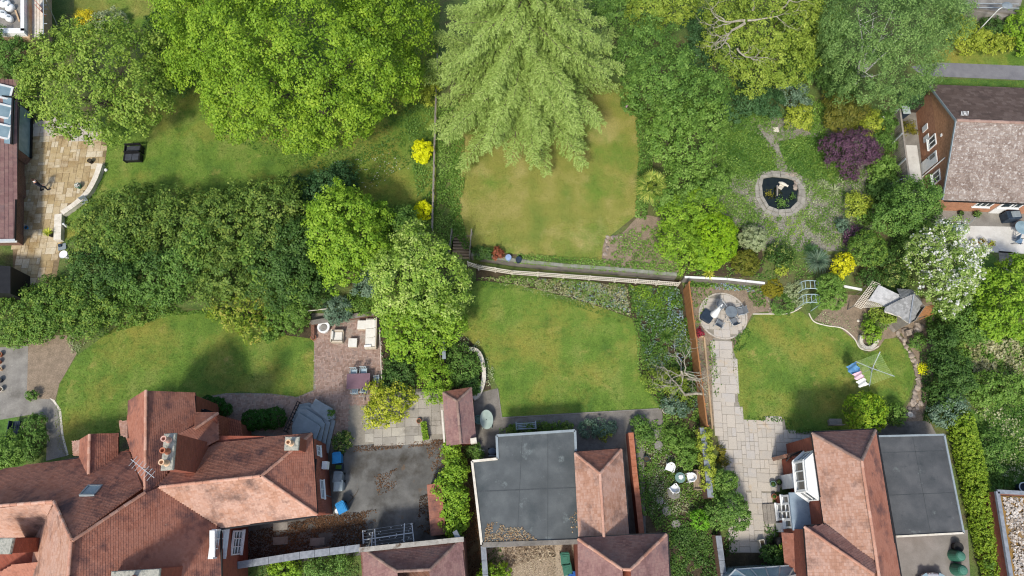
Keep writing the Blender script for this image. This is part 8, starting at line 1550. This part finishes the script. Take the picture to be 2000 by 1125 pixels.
# bare magnolia leaning over the orange fence
bm = thing('bare_tree', 'leafless grey branched tree with a few pale leaves left of the orange fence', 'tree', P(1330, 740, 0)); rng_ = random.Random(12); b0 = Vector(bm.location)
MB().tube([b0, b0+Vector((-.1, -.05, .8)), b0+Vector((-.3, 0, 1.7)), b0+Vector((-.5, .1, 2.3))], [.16, .13, .1, .07], 8).build('trunk', PALEBARK, bm, smooth=True)
for i in range(9):
    m = MB(); twisty(None, b0+Vector((-.1-.07*i % .4, 0, 1.2+.12*i)), rng_.uniform(0, 6.28), rng_.uniform(1.4, 2.4), .05, rng_, m, up=.22); m.build('branch', PALEBARK, bm)
MB().tube([b0+Vector((0, 0, .3)), b0+Vector((.6, -.3, 1.3)), b0+Vector((1.1, -.5, 1.6))], [.12, .09, .07], 8).build('sawn_limb', PALEBARK, bm)
mt2 = thing('bare_tree', 'pale sawn leaning trunk with bare twigs above the pot corner', 'tree', P(1345, 778, 0)); b0 = Vector(mt2.location)
MB().tube([b0, b0+Vector((-.5, .1, 1.0)), b0+Vector((.2, .1, 1.5)), b0+Vector((.8, .0, 1.7))], [.13, .12, .1, .08], 8).build('trunk', PALEBARK, mt2, smooth=True); m = MB(); twisty(None, b0+Vector((-.5, .1, 1.0)), 2.6, 2.6, .06, rng_, m, up=.2); m.build('branch', PALEBARK, mt2)
plant('shrub', 'golden green leafy shrub beneath the pale sawn trunk', 'shrub', [(1315, 745, 26, 1.2, .05), (1325, 765, 22, 1.1, .05), (1275, 745, 22, 1, .05)], LF_GOLD, rc=.28, ls=.12, dens=.8)
# timber deck by the patio
dk = thing('timber_deck', 'grey weathered board deck beside the white glazed extension', 'deck', P(1505, 1000, 0))
A = [P(1489, 985, .15), P(1519, 983, .15), P(1523, 1022, .15), P(1493, 1024, .15)]
for i in range(4): a, b = A[0].lerp(A[1], (i+.04)/4), A[0].lerp(A[1], (i+.96)/4); c, d = A[3].lerp(A[2], (i+.96)/4), A[3].lerp(A[2], (i+.04)/4); MB().prism([(p.x, p.y) for p in (a, b, c, d)], .03, .15+random.uniform(0, .01)).build('board', OLDWOOD, dk)
for l_, px, r_, mt in (('pale rimmed green pot beside the white porch door', (1507, 946), .2, DGR), ('dark round pot right of the pale rimmed green pot', (1518, 942), .2, BLACK), ('square terracotta planter above the timber deck', (1509, 970), .17, TERRA)): pot(px, r_, .35, mt, l_, LF_DARK, .14, z=0)
x = local('window_trough', 'long pale trough of dark plants against the brick porch', 'trough', (1537, 907), 6, z=0); MB().box((0, 0, .2), (.3, 1.15, .4)).build('box', OFFW, x, local=True); MB().box((0, 0, .41), (.2, 1.0, .04)).build('soil', SOILD, x, local=True)
x = local('planter_box', 'pale empty planter box standing at the foot of the paved patio', 'planter', (1486, 1068), 8, z=0); MB().box((0, 0, .25), (.35, .95, .5)).build('box', OFFW, x, local=True); MB().box((0, 0, .51), (.24, .84, .03)).build('soil', SOILD, x, local=True)
x = local('water_butt', 'round black water butt beside the lower house roof', 'water butt', (1517, 1058), z=0); MB().lathe([(.3, 0), (.33, 1.0), (.36, 1.02), (.3, 1.08), (.02, 1.1)], n=20).build('barrel', BLACK, x, local=True)
x = local('white_box', 'white meter box on the corner below the white glazed extension', 'box', (1521, 1030), z=0); MB().box((0, 0, .5), (.4, .6, 1.0)).build('cabinet', WHITE, x, local=True); MB().box((.08, 0, 1.02), (.2, .5, .04)).build('lid', PLLG, x, local=True)
